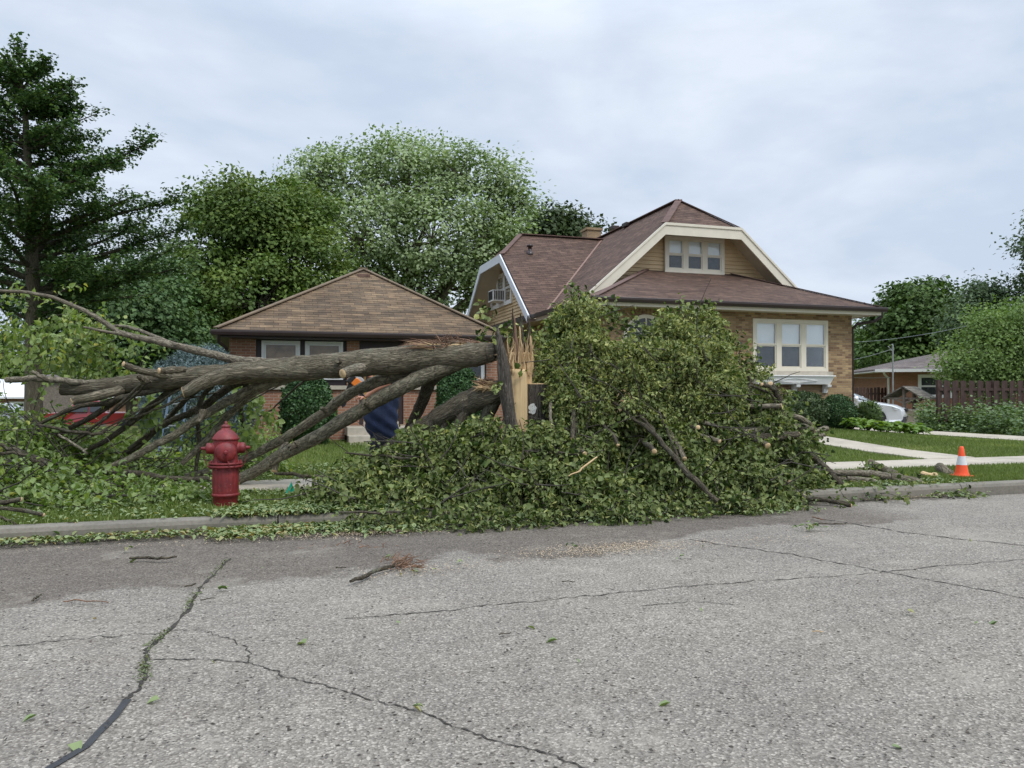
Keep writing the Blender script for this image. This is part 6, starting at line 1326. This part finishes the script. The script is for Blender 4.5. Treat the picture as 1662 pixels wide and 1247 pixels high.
# ginkgo-like conical tree at the left
def spire_tree(name, px, d, ptop, limbs, label):
    b = Vector(base_at(px, d)); e = empty(name, b, label, 'tree', 'background trees')
    tp = PC(28, ptop+14, d); mb = MB(); path = [b-Vector((0, 0, .3)), b+Vector((0, 0, .4)), PC(54, 480, d), PC(48, 330, d), PC(42, 200, d), tp]
    mb.tube(path, [.30, .24, .19, .14, .08, .02], 14); mb.build('trunk', M['bark'], e)
    mb = MB(); P = []; A = []; allimbs = []
    for (py0, px1, py1, dd) in limbs:
        t = (py0-60)/(580); a = PC(30+25*t, py0, d); c = PC(px1, py1, d+dd); allimbs.append((a, c))
    for k in range(46):   # all around, so that it is full from any side
        t = random.uniform(.08, .98); py0 = 80+t*430; a = PC(30+25*t, py0, d); L = (.5+t*4.4)*random.uniform(.7, 1.05); az = random.uniform(0, 6.28)
        allimbs.append((a, a+Vector((math.cos(az)*L, math.sin(az)*L, L*random.uniform(.15, .5)))))
    for a, c in allimbs:
        L = (c-a).length; pts = limb_tube(mb, a, c, .03+.014*L, .008, .05, 6, 6)
        ns = int(10+L*9)
        for i in range(ns):
            t = random.uniform(.12, 1.0); k = min(int(t*6), 5); q = pts[k].lerp(pts[k+1], t*6-k)
            l = random.uniform(.25, .95)*(1-.45*t)*min(1.3, .45+L*.25); dr = (c-a).normalized()*random.uniform(.3, 1)+Vector((random.gauss(0, .55), random.gauss(0, .55), random.uniform(-.15, .55)))
            dr.normalize(); e2 = q+dr*l
            if random.random() < .4: mb.tube([q, e2], [.012, .004], 4, cap0=False, cap1=False)
            m = int(34*l+10)
            for j in range(m):
                u = random.random(); w = .055+.06*(1-u); p = q.lerp(e2, u)+Vector((random.gauss(0, w), random.gauss(0, w), random.gauss(0, w*.8))); P.append(p); A.append((random.gauss(0, 1), random.gauss(0, 1), random.gauss(0, .6)))
    for q in range(900):
        t = random.random()**1.3; c_ = tp.lerp(PC(42, 200, d), t); w = .10+.28*t; P.append(c_+Vector((random.gauss(0, w), random.gauss(0, w), random.gauss(0, .15)+.1))); A.append((random.gauss(0, 1), random.gauss(0, 1), random.gauss(0, .6)))
    mb.build('limbs', M['bark_dark'], e); n = len(P); Nn = rdir(n)*.45; Nn[:, 2] += 1
    leaves('crown', P, np.array(A), Nn, rng.uniform(.07, .14, n), M['ginkgo'], LEAF4, e); return n
spire_tree('ginkgo_tree', 55, 22, 62, [(335, 247, 230, 0), (300, 200, 262, -1), (250, 163, 183, .5), (200, 118, 138, 0), (150, 75, 100, 0), (130, 0, 105, .5), (400, 292, 325, -.5), (420, 245, 350, 1.5), (440, 300, 368, 0), (470, 285, 400, 1), (380, 215, 320, -1.5), (500, 250, 440, 0), (480, 190, 420, -2), (510, 180, 470, 1), (350, 150, 300, -1.5), (520, 230, 480, -1), (530, 150, 500, 0), (300, -60, 220, 0), (240, -40, 170, 0), (360, -100, 290, 0), (430, -120, 380, 0), (480, -90, 440, -1), (200, -20, 150, 0), (170, 20, 130, 1), (230, 110, 195, -1), (280, 130, 240, 1), (520, -60, 480, 0), (540, 100, 520, -.6), (260, 90, 215, 1.5), (440, 120, 420, -2)], 'tall pointed ginkgo with upswept limbs at the left edge')
D1 = 38
crown_tree('maple_tree', base_at(415, D1), 3.2, .34, [pb_(430, 400, 95, 90, D1), pb_(345, 385, 62, 72, D1, 1), pb_(470, 350, 80, 55, D1, 1.5), pb_(400, 345, 75, 50, D1, -1), pb_(340, 335, 32, 32, D1), pb_(330, 460, 75, 60, D1, -1.5), pb_(420, 480, 110, 60, D1, -2), pb_(505, 440, 65, 85, D1), pb_(300, 520, 70, 50, D1, 0), pb_(380, 540, 110, 55, D1, 1), pb_(500, 520, 80, 60, D1, 1)], 640, 105, .20, 'maple', 'round dark green maple with rusty tinge behind the bungalow', .98, inner=.66)
D2 = 52
crown_tree('silver_maple', base_at(690, D2), 4.5, .5, [pb_(660, 300, 90, 85, D2), pb_(560, 290, 80, 55, D2, 1), pb_(515, 278, 48, 32, D2), pb_(500, 300, 40, 34, D2, -1), pb_(655, 252, 52, 34, D2), pb_(745, 278, 60, 38, D2, -1), pb_(610, 268, 40, 30, D2, 1), pb_(800, 300, 55, 46, D2), pb_(835, 325, 36, 36, D2), pb_(820, 350, 45, 50, D2, 1), pb_(580, 380, 90, 70, D2, -2), pb_(700, 380, 100, 75, D2, -2), pb_(780, 400, 75, 70, D2, -1), pb_(620, 460, 95, 60, D2), pb_(720, 460, 90, 60, D2), pb_(530, 340, 60, 50, D2), pb_(800, 450, 50, 45, D2)], 760, 66, .24, 'silver', 'large pale silvery maple rising highest behind the two houses', 1.32, bark='bark', wind=(.35, 0, .1), inner=.5, shape=LEAF4)
D3 = 60
crown_tree('dark_tree', base_at(890, D3), 5, .35, [pb_(880, 395, 52, 48, D3), pb_(925, 385, 36, 28, D3), pb_(840, 440, 60, 60, D3), pb_(895, 360, 28, 22, D3), pb_(945, 378, 18, 16, D3), pb_(820, 500, 50, 50, D3)], 230, 100, .33, 'darkleaf', 'dark leafy tree peeping over the ridge beside the chimney', 1.7)
D4 = 30
crown_tree('small_maple', base_at(215, D4), 2.5, .2, [pb_(190, 500, 90, 60, D4), pb_(120, 520, 70, 60, D4, 1), pb_(270, 510, 75, 60, D4, 1.5), pb_(200, 570, 80, 45, D4), pb_(300, 570, 50, 50, D4, 1), pb_(80, 460, 60, 60, D4, 2), pb_(240, 450, 50, 45, D4, 2)], 260, 120, .17, 'ginkgo', 'mid height dark tree filling between the ginkgo and the round maple', 1.1)
D5 = 60
crown_tree('deep_maple', base_at(1492, D5), 3.0, .35, [pb_(1490, 520, 62, 55, D5), pb_(1455, 540, 38, 45, D5), pb_(1530, 530, 42, 48, D5), pb_(1490, 485, 42, 26, D5), pb_(1500, 580, 70, 40, D5), pb_(1440, 580, 45, 35, D5)], 300, 110, .34, 'darkmaple', 'dense dark green maple behind the right hand bungalow', 1.4, inner=.68)
D6 = 46
crown_tree('birch_tree', base_at(1590, D6), 3, .2, [pb_(1590, 500, 38, 40, D6), pb_(1565, 530, 30, 45, D6), pb_(1620, 490, 22, 26, D6), pb_(1595, 465, 15, 14, D6), pb_(1630, 545, 40, 36, D6), pb_(1665, 540, 36, 34, D6)], 170, 75, .2, 'birch', 'thin grey green birch showing above the right hand roof', 1.1, wind=(0, 0, -.4))
D7 = 44
crown_tree('tall_tree', base_at(1720, D7), 6, .3, [pb_(1710, 440, 48, 50, D7), pb_(1690, 400, 32, 20, D7), pb_(1675, 462, 24, 18, D7), pb_(1735, 380, 60, 50, D7), pb_(1710, 510, 50, 40, D7)], 150, 80, .2, 'birch', 'dark tree entering at the right edge of the frame', 1.1)
D8 = 85
crown_tree('far_tree', base_at(1400, D8), 3, .3, [pb_(1395, 560, 26, 32, D8), pb_(1420, 565, 26, 34, D8), pb_(1370, 570, 26, 30, D8), pb_(1410, 600, 40, 30, D8)], 110, 90, .4, 'darkmaple', 'low far tree seen between the tan brick house and the hedge', 2)
D9 = 30
crown_tree('young_locust', base_at(1640, D9), 1.6, .09, [pb_(1620, 560, 60, 42, D9), pb_(1585, 600, 55, 36, D9), pb_(1650, 530, 48, 50, D9), pb_(1562, 590, 32, 30, D9), pb_(1640, 600, 60, 35, D9), pb_(1690, 570, 60, 60, D9), pb_(1600, 530, 30, 30, D9), pb_(1600, 630, 45, 20, D9)], 330, 75, .11, 'locust', 'light green young tree spreading over the tall brown fence', .75, bark='bark_smooth', wind=(-.1, 0, .35), inner=.35, up=.5)
# farther left background trees
D10 = 95
crown_tree('far_left_tree', base_at(20, D10, -1.5), 3, .3, [pb_(15, 590, 45, 30, D10), pb_(-30, 570, 50, 40, D10), pb_(70, 600, 45, 22, D10)], 110, 80, .45, 'maple', 'far tree line clump at the left edge beyond the white roof', 2.2)
crown_tree('far_left_tree', base_at(170, D10-20, -1.5), 3, .3, [pb_(150, 610, 50, 26, D10-20), pb_(220, 600, 60, 34, D10-20), pb_(300, 600, 60, 40, D10-20)], 150, 80, .4, 'darkleaf', 'far dark tree row behind the red pickup truck', 2.2)
crown_tree('far_right_tree', base_at(1640, 90), 3, .4, [pb_(1600, 590, 90, 50, 90), pb_(1700, 580, 90, 60, 90), pb_(1500, 610, 60, 30, 90)], 150, 80, .45, 'darkmaple', 'far tree mass behind the birch at the right', 2.4)
# arborvitae row
for k, (px, pt_) in enumerate(((1386, 585), (1402, 580), (1418, 577), (1434, 572), (1447, 583))):
    d = 44; c = PC(px, 640, d); t = PC(px, pt_, d); zg_ = hgt(c.x, c.y); rz = (t.z-zg_)/2
    shrub('arborvitae', (c.x, c.y, zg_+rz), .33+.04*(k % 2), .33, rz, 3600, .12, 'darkmaple', ['first and leftmost columnar arborvitae beside the house corner', 'second columnar arborvitae from the house corner', 'middle columnar arborvitae of the row', 'fourth and tallest arborvitae of the row', 'last arborvitae of the row next to the metal pole'][k], 'arborvitae', 'row of columnar arborvitae', .45, base_z=zg_, stems=False)

# ------------------------------------------------------------ fences, neighbour house, well, wires
def board_fence(name, x0, y0, x1, y1, zt, bw, label, gap=.02, rail=True):
    e = empty(name, ((x0+x1)/2, (y0+y1)/2, hgt(x0, y0)), label, 'fence'); a = Vector((x0, y0, 0)); b = Vector((x1, y1, 0)); L = (b-a).length; d = (b-a)/L; nv = Vector((d.y, -d.x, 0)); mb = MB(); t = 0; k = 0
    while t < L:
        z0 = hgt(a.x+d.x*t, a.y+d.y*t)+.04; off = nv*(.03 if k % 2 else -.03); q = a+d*t+off; tz = zt+random.uniform(-.02, .02)
        w = bw*random.uniform(.94, 1.05); tl = random.gauss(0, .004); c_ = [q, q+d*w, q+d*w, q+d*(w*.78), q+d*(w*.22), q]; zs_ = [z0, z0, tz-.06, tz, tz, tz-.06]
        mb.prism([Vector((p.x+tl*(z-z0), p.y, z)) for p, z in zip(c_, zs_)], -nv*.018); t += bw*.86+gap; k += 1
    mb.build('boards', M['fence'], e)
    mb = MB()
    for zr in (.35, zt-.3-hgt(x0, y0)): mb.beam(a+Vector((0, 0, hgt(x0, y0)+zr)), b+Vector((0, 0, hgt(x1, y1)+zr)), .035, .09)
    mb.build('rails', M['fence'], e); t = 0
    while t < L: q = a+d*t; m2 = MB(); m2.box((q.x-.045, q.y+.0, hgt(q.x, q.y)-.1), (q.x+.045, q.y+.09, zt+.02)); m2.build('post', M['fence'], e); t += 2.4
    return e
fx = PV(1524, 640, 20.6); board_fence('tall_fence', fx.x, 20.6, fx.x+14, 20.6, PV(1560, 618, 20.6).z, .16, 'tall dark brown board fence behind the perennial garden', .045)
q0 = PC(1378, 640, 36); q1 = PC(1520, 640, 40); board_fence('back_fence', q0.x, q0.y, q1.x, q1.y, EYE+(640-631)*36/F, .15, 'lower dark brown fence behind the white car')
# neighbour house
nd = 37; nh0 = PC(1443, 600, nd); nx = nh0.x; ny = nh0.y; ezn = EYE+(638-600)*nd/F
hn = empty('far_bungalow', (nx, ny, .3), 'orange brick bungalow with grey shingle roof behind the right hand fence', 'house')
mb = MB(); wl = PC(1474, 600, nd).x-nx+.4; wl2 = wl+1.5
wall_holes(mb, (nx, ny, 0), (1, 0, 0), 12, ezn, [(wl, wl2, 1.15, ezn-.25)], .1, (0, -1, 0)); wall_holes(mb, (nx, ny+9, 0), (0, -1, 0), 9, ezn, [], 0, (-1, 0, 0)); wall_holes(mb, (nx+12, ny, 0), (0, 1, 0), 9, ezn, [], 0, (1, 0, 0)); mb.build('wall', M['far_brick'], hn)
window(hn, (nx+wl, ny+.07, 1.15), (1, 0, 0), (0, -1, 0), wl2-wl, ezn-.25-1.15, 1, .12, fm='white', shade=False)
roof = MB(); o_ = .75; hz = ezn+1.6
E4 = [(nx-o_, ny-o_, ezn), (nx+12+o_, ny-o_, ezn), (nx+12+o_, ny+9+o_, ezn), (nx-o_, ny+9+o_, ezn)]; r0, r1 = (nx+6.6, ny+4.5, hz), (nx+8.5, ny+4.5, hz)
for p in ([E4[0], E4[1], r1, r0], [E4[1], E4[2], r1], [E4[2], E4[3], r0, r1], [E4[3], E4[0], r0]): merge(roof, slab(p, .08))
roof.build('roof', M['grey_roof'], hn)
mb = MB(); mb.prism([(nx-o_-.08, ny-o_-.1, ezn-.14), (nx-o_-.08, ny-o_-.005, ezn-.14), (nx-o_-.08, ny-o_-.005, ezn-.0), (nx-o_-.08, ny-o_-.12, ezn-.0)], (13.6, 0, 0)); mb.build('gutter', M['white'], hn)
mb = MB(); mb.tube([(nx-o_+.3, ny-o_+.0, ezn-.12), (nx-o_+.4, ny-o_+.2, ezn-.25), (nx-.06, ny-.07, ezn-.4), (nx-.06, ny-.07, .2)], .05, 8); mb.build('downspout', M['white'], hn)
mb = MB(); mb.box((nx-o_+.01, ny-o_+.01, ezn-.12), (nx+12+o_-.01, ny+9, ezn-.085)); mb.build('soffit', M['white'], hn)
hn.rotation_euler.z = -R(28)
pl = PC(1449, 600, 34); pt2 = PC(1449, 559, 34); mb = MB(); mb.tube([(pl.x, pl.y, 0), (pt2.x, pt2.y, pt2.z-.05), (pt2.x-.03, pt2.y, pt2.z)], .035, 10); mb.tube([(pt2.x, pt2.y, pt2.z-.35), (pt2.x-.25, pt2.y, pt2.z-.1)], .02, 6); tag(mb.build('metal_pole', M['metalgrey']), 'thin grey metal pole beside the right hand bungalow roof', 'pole')
for (a, da, b, db, sg, lb) in (((1383, 556), 50, (1665, 505), 40, .3, 'upper overhead cable crossing in front of the dark maple'), ((1383, 584), 42, (1450, 566), 34, .05, 'short cable running up to the metal pole'), ((1380, 613), 42, (1445, 613), 36, .02, 'lowest cable level with the bungalow wall')):
    p, q = PC(*a, da), PC(*b, db); mb = MB(); mb.tube([p.lerp(q, t)-Vector((0, 0, sg*4*t*(1-t))) for t in [i/12 for i in range(13)]], .012, 5); tag(mb.build('overhead_cable', M['metalgrey']), lb, 'cable', 'overhead cables at the right')
# wishing well
wd_ = 30.5; wc_ = PC(1476, 650, wd_); zg_ = hgt(wc_.x, wc_.y); zr_ = EYE+(640-629)*wd_/F; ze_ = EYE+(638-648)*wd_/F+.05
we = empty('wishing_well', (wc_.x, wc_.y, zg_), 'garden wishing well with a mossy shingle roof on grey posts', 'wishing well')
rd_ = Vector((1, -.35, 0)).normalized(); sd_ = Vector((-rd_.y, rd_.x, 0)); sd_ = -sd_ if sd_.y > 0 else sd_   # ridge runs towards picture left, gable shows on the right
rdg = Vector((.9, .45, 0)).normalized(); sdd = Vector((.45, -.9, 0)).normalized()
hw, hl_ = .78, .75; C0 = Vector((wc_.x, wc_.y, 0))
roof = MB()
for sg in (1, -1):
    p = [C0-rdg*hl_+sdd*sg*hw+Vector((0, 0, ze_)), C0+rdg*hl_+sdd*sg*hw+Vector((0, 0, ze_)), C0+rdg*hl_+Vector((0, 0, zr_)), C0-rdg*hl_+Vector((0, 0, zr_))]; merge(roof, slab(p, .05))
roof.build('roof', shinglemat('old wood shakes', (.20, .18, .15), (.13, .12, .10), (.04, .035, .03), .6), we)
for a in (-1, 1):
    mb = MB(); q = C0+rdg*a*.55; mb.box((q.x-.05, q.y-.05, zg_-.1), (q.x+.05, q.y+.05, zr_-.12)); mb.beam(q+Vector((0, 0, ze_-.22)), q+sdd*.42+Vector((0, 0, ze_-.02)), .06, .06); mb.beam(q+Vector((0, 0, ze_-.22)), q-sdd*.42+Vector((0, 0, ze_-.02)), .06, .06)
    mb.beam(q+sdd*.6+Vector((0, 0, ze_-.02)), q-sdd*.6+Vector((0, 0, ze_-.02)), .07, .07); mb.build('post', M['oldwood'], we)
mb = MB(); mb.lathe((wc_.x, wc_.y, zg_), [(.55, -.1), (.56, .55), (.6, .56), (.6, .62), (.44, .62), (.44, .3), (0, .3)], 20); mb.build('well_ring', M['stone'], we)

# ------------------------------------------------------------ vehicles
def vehicle(name, C, head, L, Wd, prof, glass, paint, label, wheels, wr=.33, front=True, windshield='windshield', cat='car'):
    """prof: side outline [(x forward,z)], body tapers upwards above the belt; glass: belt height"""
    e = empty(name, C, label, cat, None, 0); C = Vector(C); f = Vector((math.cos(head), math.sin(head), 0)); s = Vector((-f.y, f.x, 0)); belt = glass['belt']
    zm = max(z for x, z in prof)
    def width(z, x):
        w = Wd/2
        if z > belt: w -= (z-belt)/(zm-belt)*.22
        if z < .35: w -= (.35-z)*.15
        ex = max(0, abs(x)-(L/2-.55)); return w-ex*ex*.55
    rowsn = 9; body = MB(); vs = []; n = len(prof)
    prof2 = []
    for i in range(n):
        a, b = prof[i], prof[(i+1) % n]; k = max(1, int(math.hypot(b[0]-a[0], b[1]-a[1])/.22))
        for j in range(k): prof2.append((a[0]+(b[0]-a[0])*j/k, a[1]+(b[1]-a[1])*j/k))
    n = len(prof2); us = [-1, -.94, -.75, -.4, 0, .4, .75, .94, 1]
    for u in us:
        for (x, z) in prof2:
            w = width(z, x); crown_ = (1-u*u)*.05*(1 if abs(x) > L/2-.8 else .4); vs.append(C+f*(x*(1-.02*u*u)+(crown_ if x > 0 else -crown_))+s*(u*w)+Vector((0, 0, z+(.03*(1-u*u) if z > belt*.8 else 0)-(.012 if abs(u) == 1 else 0))))
    fs = [(i*n+j, i*n+(j+1) % n, (i+1)*n+(j+1) % n, (i+1)*n+j) for i in range(len(us)-1) for j in range(n)]
    body.add(vs, fs, smooth=True); body.add([vs[j] for j in range(n)], [tuple(range(n))[::-1]]); body.add([vs[(len(us)-1)*n+j] for j in range(n)], [tuple(range(n))])
    bo_ = body.build('body', M[paint], e)
    def P3(x, y, z): return C+f*x+s*y+Vector((0, 0, z))
    for q in glass['side']:
        for sg in (-1, 1):
            mb = MB(); pts = [P3(x, sg*(width(z, x)+.012), z) for x, z in q]; mb.prism(pts, s*(-sg*.02)); mb.build('side_window', M['carglass'], e)
    (xa_, za_), (xb_, zb_) = glass['front']; mb = MB(); m = []
    for u in (-1, -.5, 0, .5, 1): 
        for (x, z) in ((xa_, za_), (xb_, zb_)): w = (width(z, x)-.09)*u; m.append(P3(x+.05*(1-u*u)*.5+.02, w, z+.03*(1-u*u)+.022))
    mb.add(m, [(2*i, 2*i+2, 2*i+3, 2*i+1) for i in range(4)], smooth=True); g_ = mb.build('windshield', M[windshield], e); so_ = g_.modifiers.new('t', 'SOLIDIFY'); so_.thickness = .01
    for wx in wheels:
        for sg in (-1, 1):
            c_ = P3(wx, sg*(Wd/2-.2), wr); mb = MB(); mb.lathe(c_, [(wr*.62, -.0), (wr*.95, .0), (wr, .03), (wr, .18), (wr*.93, .215), (wr*.64, .215)], 28, s*sg, xref=(0, 0, 1)); wl_ = mb.build('wheel', M['rubber'], e)
            mb = MB(); mb.lathe(c_, [(wr*.63, .16), (wr*.60, .20), (wr*.2, .19), (0, .21)], 10, s*sg, xref=(0, 0, 1)); mb.build('rim', M['silvercar'], wl_)
            a_ = [P3(wx+math.cos(t)*(wr+.05), sg*(Wd/2+.004), wr+math.sin(t)*(wr+.05)) for t in [math.pi*i/12 for i in range(13)]]; mb = MB(); mb.prism(a_, s*(-sg*.05)); mb.build('wheel_arch', M['blackplastic'], e)
    return e, P3, width, f, s
cd_ = 27.2; cc_ = PC(1405, 660, cd_); zc = hgt(cc_.x, cc_.y); hd = math.atan2(-.50, .86)-YAW*1.0
prof = [(-2.35, .32), (2.25, .20), (2.38, .34), (2.40, .55), (2.30, .70), (2.05, .80), (1.2, .95), (.95, 1.0), (.15, 1.42), (-.2, 1.46), (-.9, 1.44), (-1.75, 1.12), (-2.3, 1.05), (-2.4, .7)]
side = [[(.75, 1.03), (.10, 1.37), (-.35, 1.40), (-.35, 1.0)], [(-.42, 1.0), (-.42, 1.40), (-.95, 1.37), (-1.45, 1.12), (-1.4, 1.02)]]
# centre it so that the nose shows at the right place
f_ = Vector((math.cos(hd), math.sin(hd), 0)); nose = PC(1468, 660, 27.6); cpos = Vector((nose.x, nose.y, 0))-f_*2.35
cpos.z = hgt(cpos.x, cpos.y)
e, P3, width_, f, s = vehicle('parked_car', cpos, hd, 4.8, 1.84, prof, dict(belt=.95, side=side, front=((1.12, .985), (.20, 1.40))), 'whitecar', 'white car parked on the driveway with its nose beside the hosta row', (1.45, -1.35))
mb = MB(); mb.prism([P3(2.395, -.42, .60), P3(2.395, .42, .60), P3(2.36, .46, .70), P3(2.36, -.46, .70)], f*.07); gr = mb.build('grille', M['blackplastic'], e)
mb = MB(); mb.beam(P3(2.44, -.47, .71), P3(2.44, .47, .71), .02, .018); mb.beam(P3(2.47, -.42, .595), P3(2.47, .42, .595), .02, .014); mb.build('chrome_trim', M['chrome'], gr)
for sg in (-1, 1):
    mb = MB(); mb.prism([P3(2.33, sg*.48, .60), P3(2.08, sg*.86, .66), P3(1.95, sg*.86, .76), P3(2.26, sg*.50, .72)], f*.07); mb.build('headlight', M['lamp'], e)
    mb = MB(); mb.lathe(P3(.85, sg*.97, 1.06), [(0, -.1), (.07, -.08), (.09, 0), (.06, .07), (0, .09)], 12, s*sg); mb.build('mirror', M['whitecar'], e)
mb = MB(); mb.prism([P3(2.30, -.78, .22), P3(2.30, .78, .22), P3(2.36, .7, .42), P3(2.36, -.7, .42)], f*.08); mb.build('lower_bumper', M['blackplastic'], e)
# red pickup truck (long side towards the street)
td = 44; tp_ = PC(150, 668, td); tz = hgt(tp_.x, tp_.y)-.1; hd = math.pi+math.radians(4)
prof = [(-2.8, .5), (2.75, .45), (2.85, .6), (2.85, .95), (2.7, 1.08), (1.4, 1.16), (.75, 1.72), (.5, 1.80), (-.6, 1.80), (-.75, 1.72), (-.8, 1.12), (-2.8, 1.12), (-2.85, .8)]
e, P3, width_, f, s = vehicle('red_pickup', (tp_.x, tp_.y, tz), hd, 5.7, 1.95, prof, dict(belt=1.14, side=[[(1.2, 1.2), (.68, 1.65), (.1, 1.68), (.1, 1.18)], [(.02, 1.18), (.02, 1.68), (-.62, 1.66), (-.66, 1.18)]], front=((1.36, 1.2), (.76, 1.68))), 'redcar', 'red pickup truck parked behind the fallen tree at the left', (1.85, -1.8), .38, cat='truck')
mb = MB(); mb.box((0, 0, 0), (0, 0, 0)); 
mb = MB(); mb.prism([P3(-2.7, -.8, 1.125), P3(-.9, -.8, 1.125), P3(-.9, .8, 1.125), P3(-2.7, .8, 1.125)], (0, 0, .012)); mb.build('bed_liner', M['blackplastic'], e)
# white suv far left
vd = 50; vp_ = PC(2, 668, vd); hd = math.radians(-10)
prof = [(-2.3, .35), (2.25, .3), (2.35, .5), (2.3, .9), (1.3, 1.08), (.7, 1.55), (.3, 1.66), (-1.6, 1.64), (-2.2, 1.1), (-2.35, .8)]
zv = EYE-(655-638)*vd/F-1.66
e, P3, width_, f, s = vehicle('far_car', (vp_.x, vp_.y, zv), hd, 4.6, 1.85, prof, dict(belt=1.05, side=[[(1.05, 1.1), (.62, 1.5), (-.3, 1.56), (-.3, 1.08)], [(-.38, 1.08), (-.38, 1.56), (-1.5, 1.54), (-1.9, 1.12)]], front=((1.22, 1.1), (.72, 1.52))), 'silvercar', 'pale car at the far left edge beyond the leafy tangle', (1.4, -1.4))
# white roofed building at the left
bd0 = PC(-60, 640, 62); bd1 = PC(240, 640, 62); zt1 = EYE+(638-622)*66/F; ze1 = EYE-(644-638)*62/F; yb0 = bd0.y-2
wb_ = empty('white_roofed_building', ((bd0.x+bd1.x)/2, yb0, -1.5), 'low brick building with a broad white roof across the street at the left', 'building')
xx0, xx1 = bd0.x-14, bd1.x-2
mb = MB(); wall_holes(mb, (xx0, yb0, -2.2), (1, 0, 0), xx1-xx0, ze1+2.2, [], 0, (0, -1, 0)); wall_holes(mb, (xx1, yb0, -2.2), (0, 1, 0), 12, ze1+2.2, [], 0, (1, 0, 0)); mb.build('wall', M['brown_brick'], wb_)
roof = MB(); merge(roof, slab([(xx0-.5, yb0-.6, ze1), (xx1+.5, yb0-.6, ze1), (xx1-2, yb0+6, zt1+.35), (xx0-.5, yb0+6, zt1+.35)], .15)); merge(roof, slab([(xx1+.5, yb0-.6, ze1), (xx1+.5, yb0+12.6, ze1), (xx1-2, yb0+6, zt1+.35)], .15)); merge(roof, slab([(xx0-.5, yb0+12.6, ze1), (xx1+.5, yb0+12.6, ze1), (xx1-2, yb0+6, zt1+.35), (xx0-.5, yb0+6, zt1+.35)], .15)); roof.build('roof', M['whiteroof'], wb_)
for px in (33, 80, -20):
    q = PC(px, 648, 62); window(wb_, (q.x-.6, yb0-.02, ze1-1.3), (1, 0, 0), (0, -1, 0), 1.2, .9, 1, .12, fm='white', shade=False)
# dark shed roof behind the ginkgo trunk
sd0 = PC(105, 612, 56); e = empty('garden_shed', (sd0.x, sd0.y, -1.2), 'dark low shed roof showing right of the ginkgo trunk', 'shed')
zr2 = EYE+(638-607)*56/F; ze2 = EYE+(638-616)*56/F; mb = MB(); w2_ = 2.2
mb.box((sd0.x-w2_, sd0.y, -1.6), (sd0.x+w2_, sd0.y+3, ze2-.1)); mb.build('wall', M['oldwood'], e)
roof = MB(); merge(roof, slab([(sd0.x-w2_-.2, sd0.y-.3, ze2), (sd0.x+w2_+.2, sd0.y-.3, ze2), (sd0.x+w2_+.2, sd0.y+1.5, zr2), (sd0.x-w2_-.2, sd0.y+1.5, zr2)], .08)); merge(roof, slab([(sd0.x-w2_-.2, sd0.y+3.3, ze2), (sd0.x+w2_+.2, sd0.y+3.3, ze2), (sd0.x+w2_+.2, sd0.y+1.5, zr2), (sd0.x-w2_-.2, sd0.y+1.5, zr2)], .08)); roof.build('roof', M['grey_roof'], e)
# blue step ladder beyond the branches
l0 = PV(263, 700, 14); e = empty('step_ladder', (l0.x, 14, hgt(l0.x, 14)), 'blue and silver step ladder seen through the fallen limbs', 'ladder')
zl = PV(283, 645, 14).z; zb_l = hgt(l0.x, 14)
for sg in (0, 1):
    mb = MB(); a = Vector((l0.x-.1+sg*.36, 14, zb_l)); b = Vector((l0.x+.1+sg*.26, 14.1, zl)); mb.beam(a, b, .02, .03); mb.build('rail', M['blueladder'], e)
for k in range(6):
    t = (k+.7)/6.3; a = Vector((l0.x-.1, 14, zb_l)).lerp(Vector((l0.x+.1, 14.1, zl)), t); b = Vector((l0.x+.26, 14, zb_l)).lerp(Vector((l0.x+.36, 14.1, zl)), t); mb = MB(); mb.beam(a, b, .05, .02); mb.build('rung', M['metalgrey'], e)
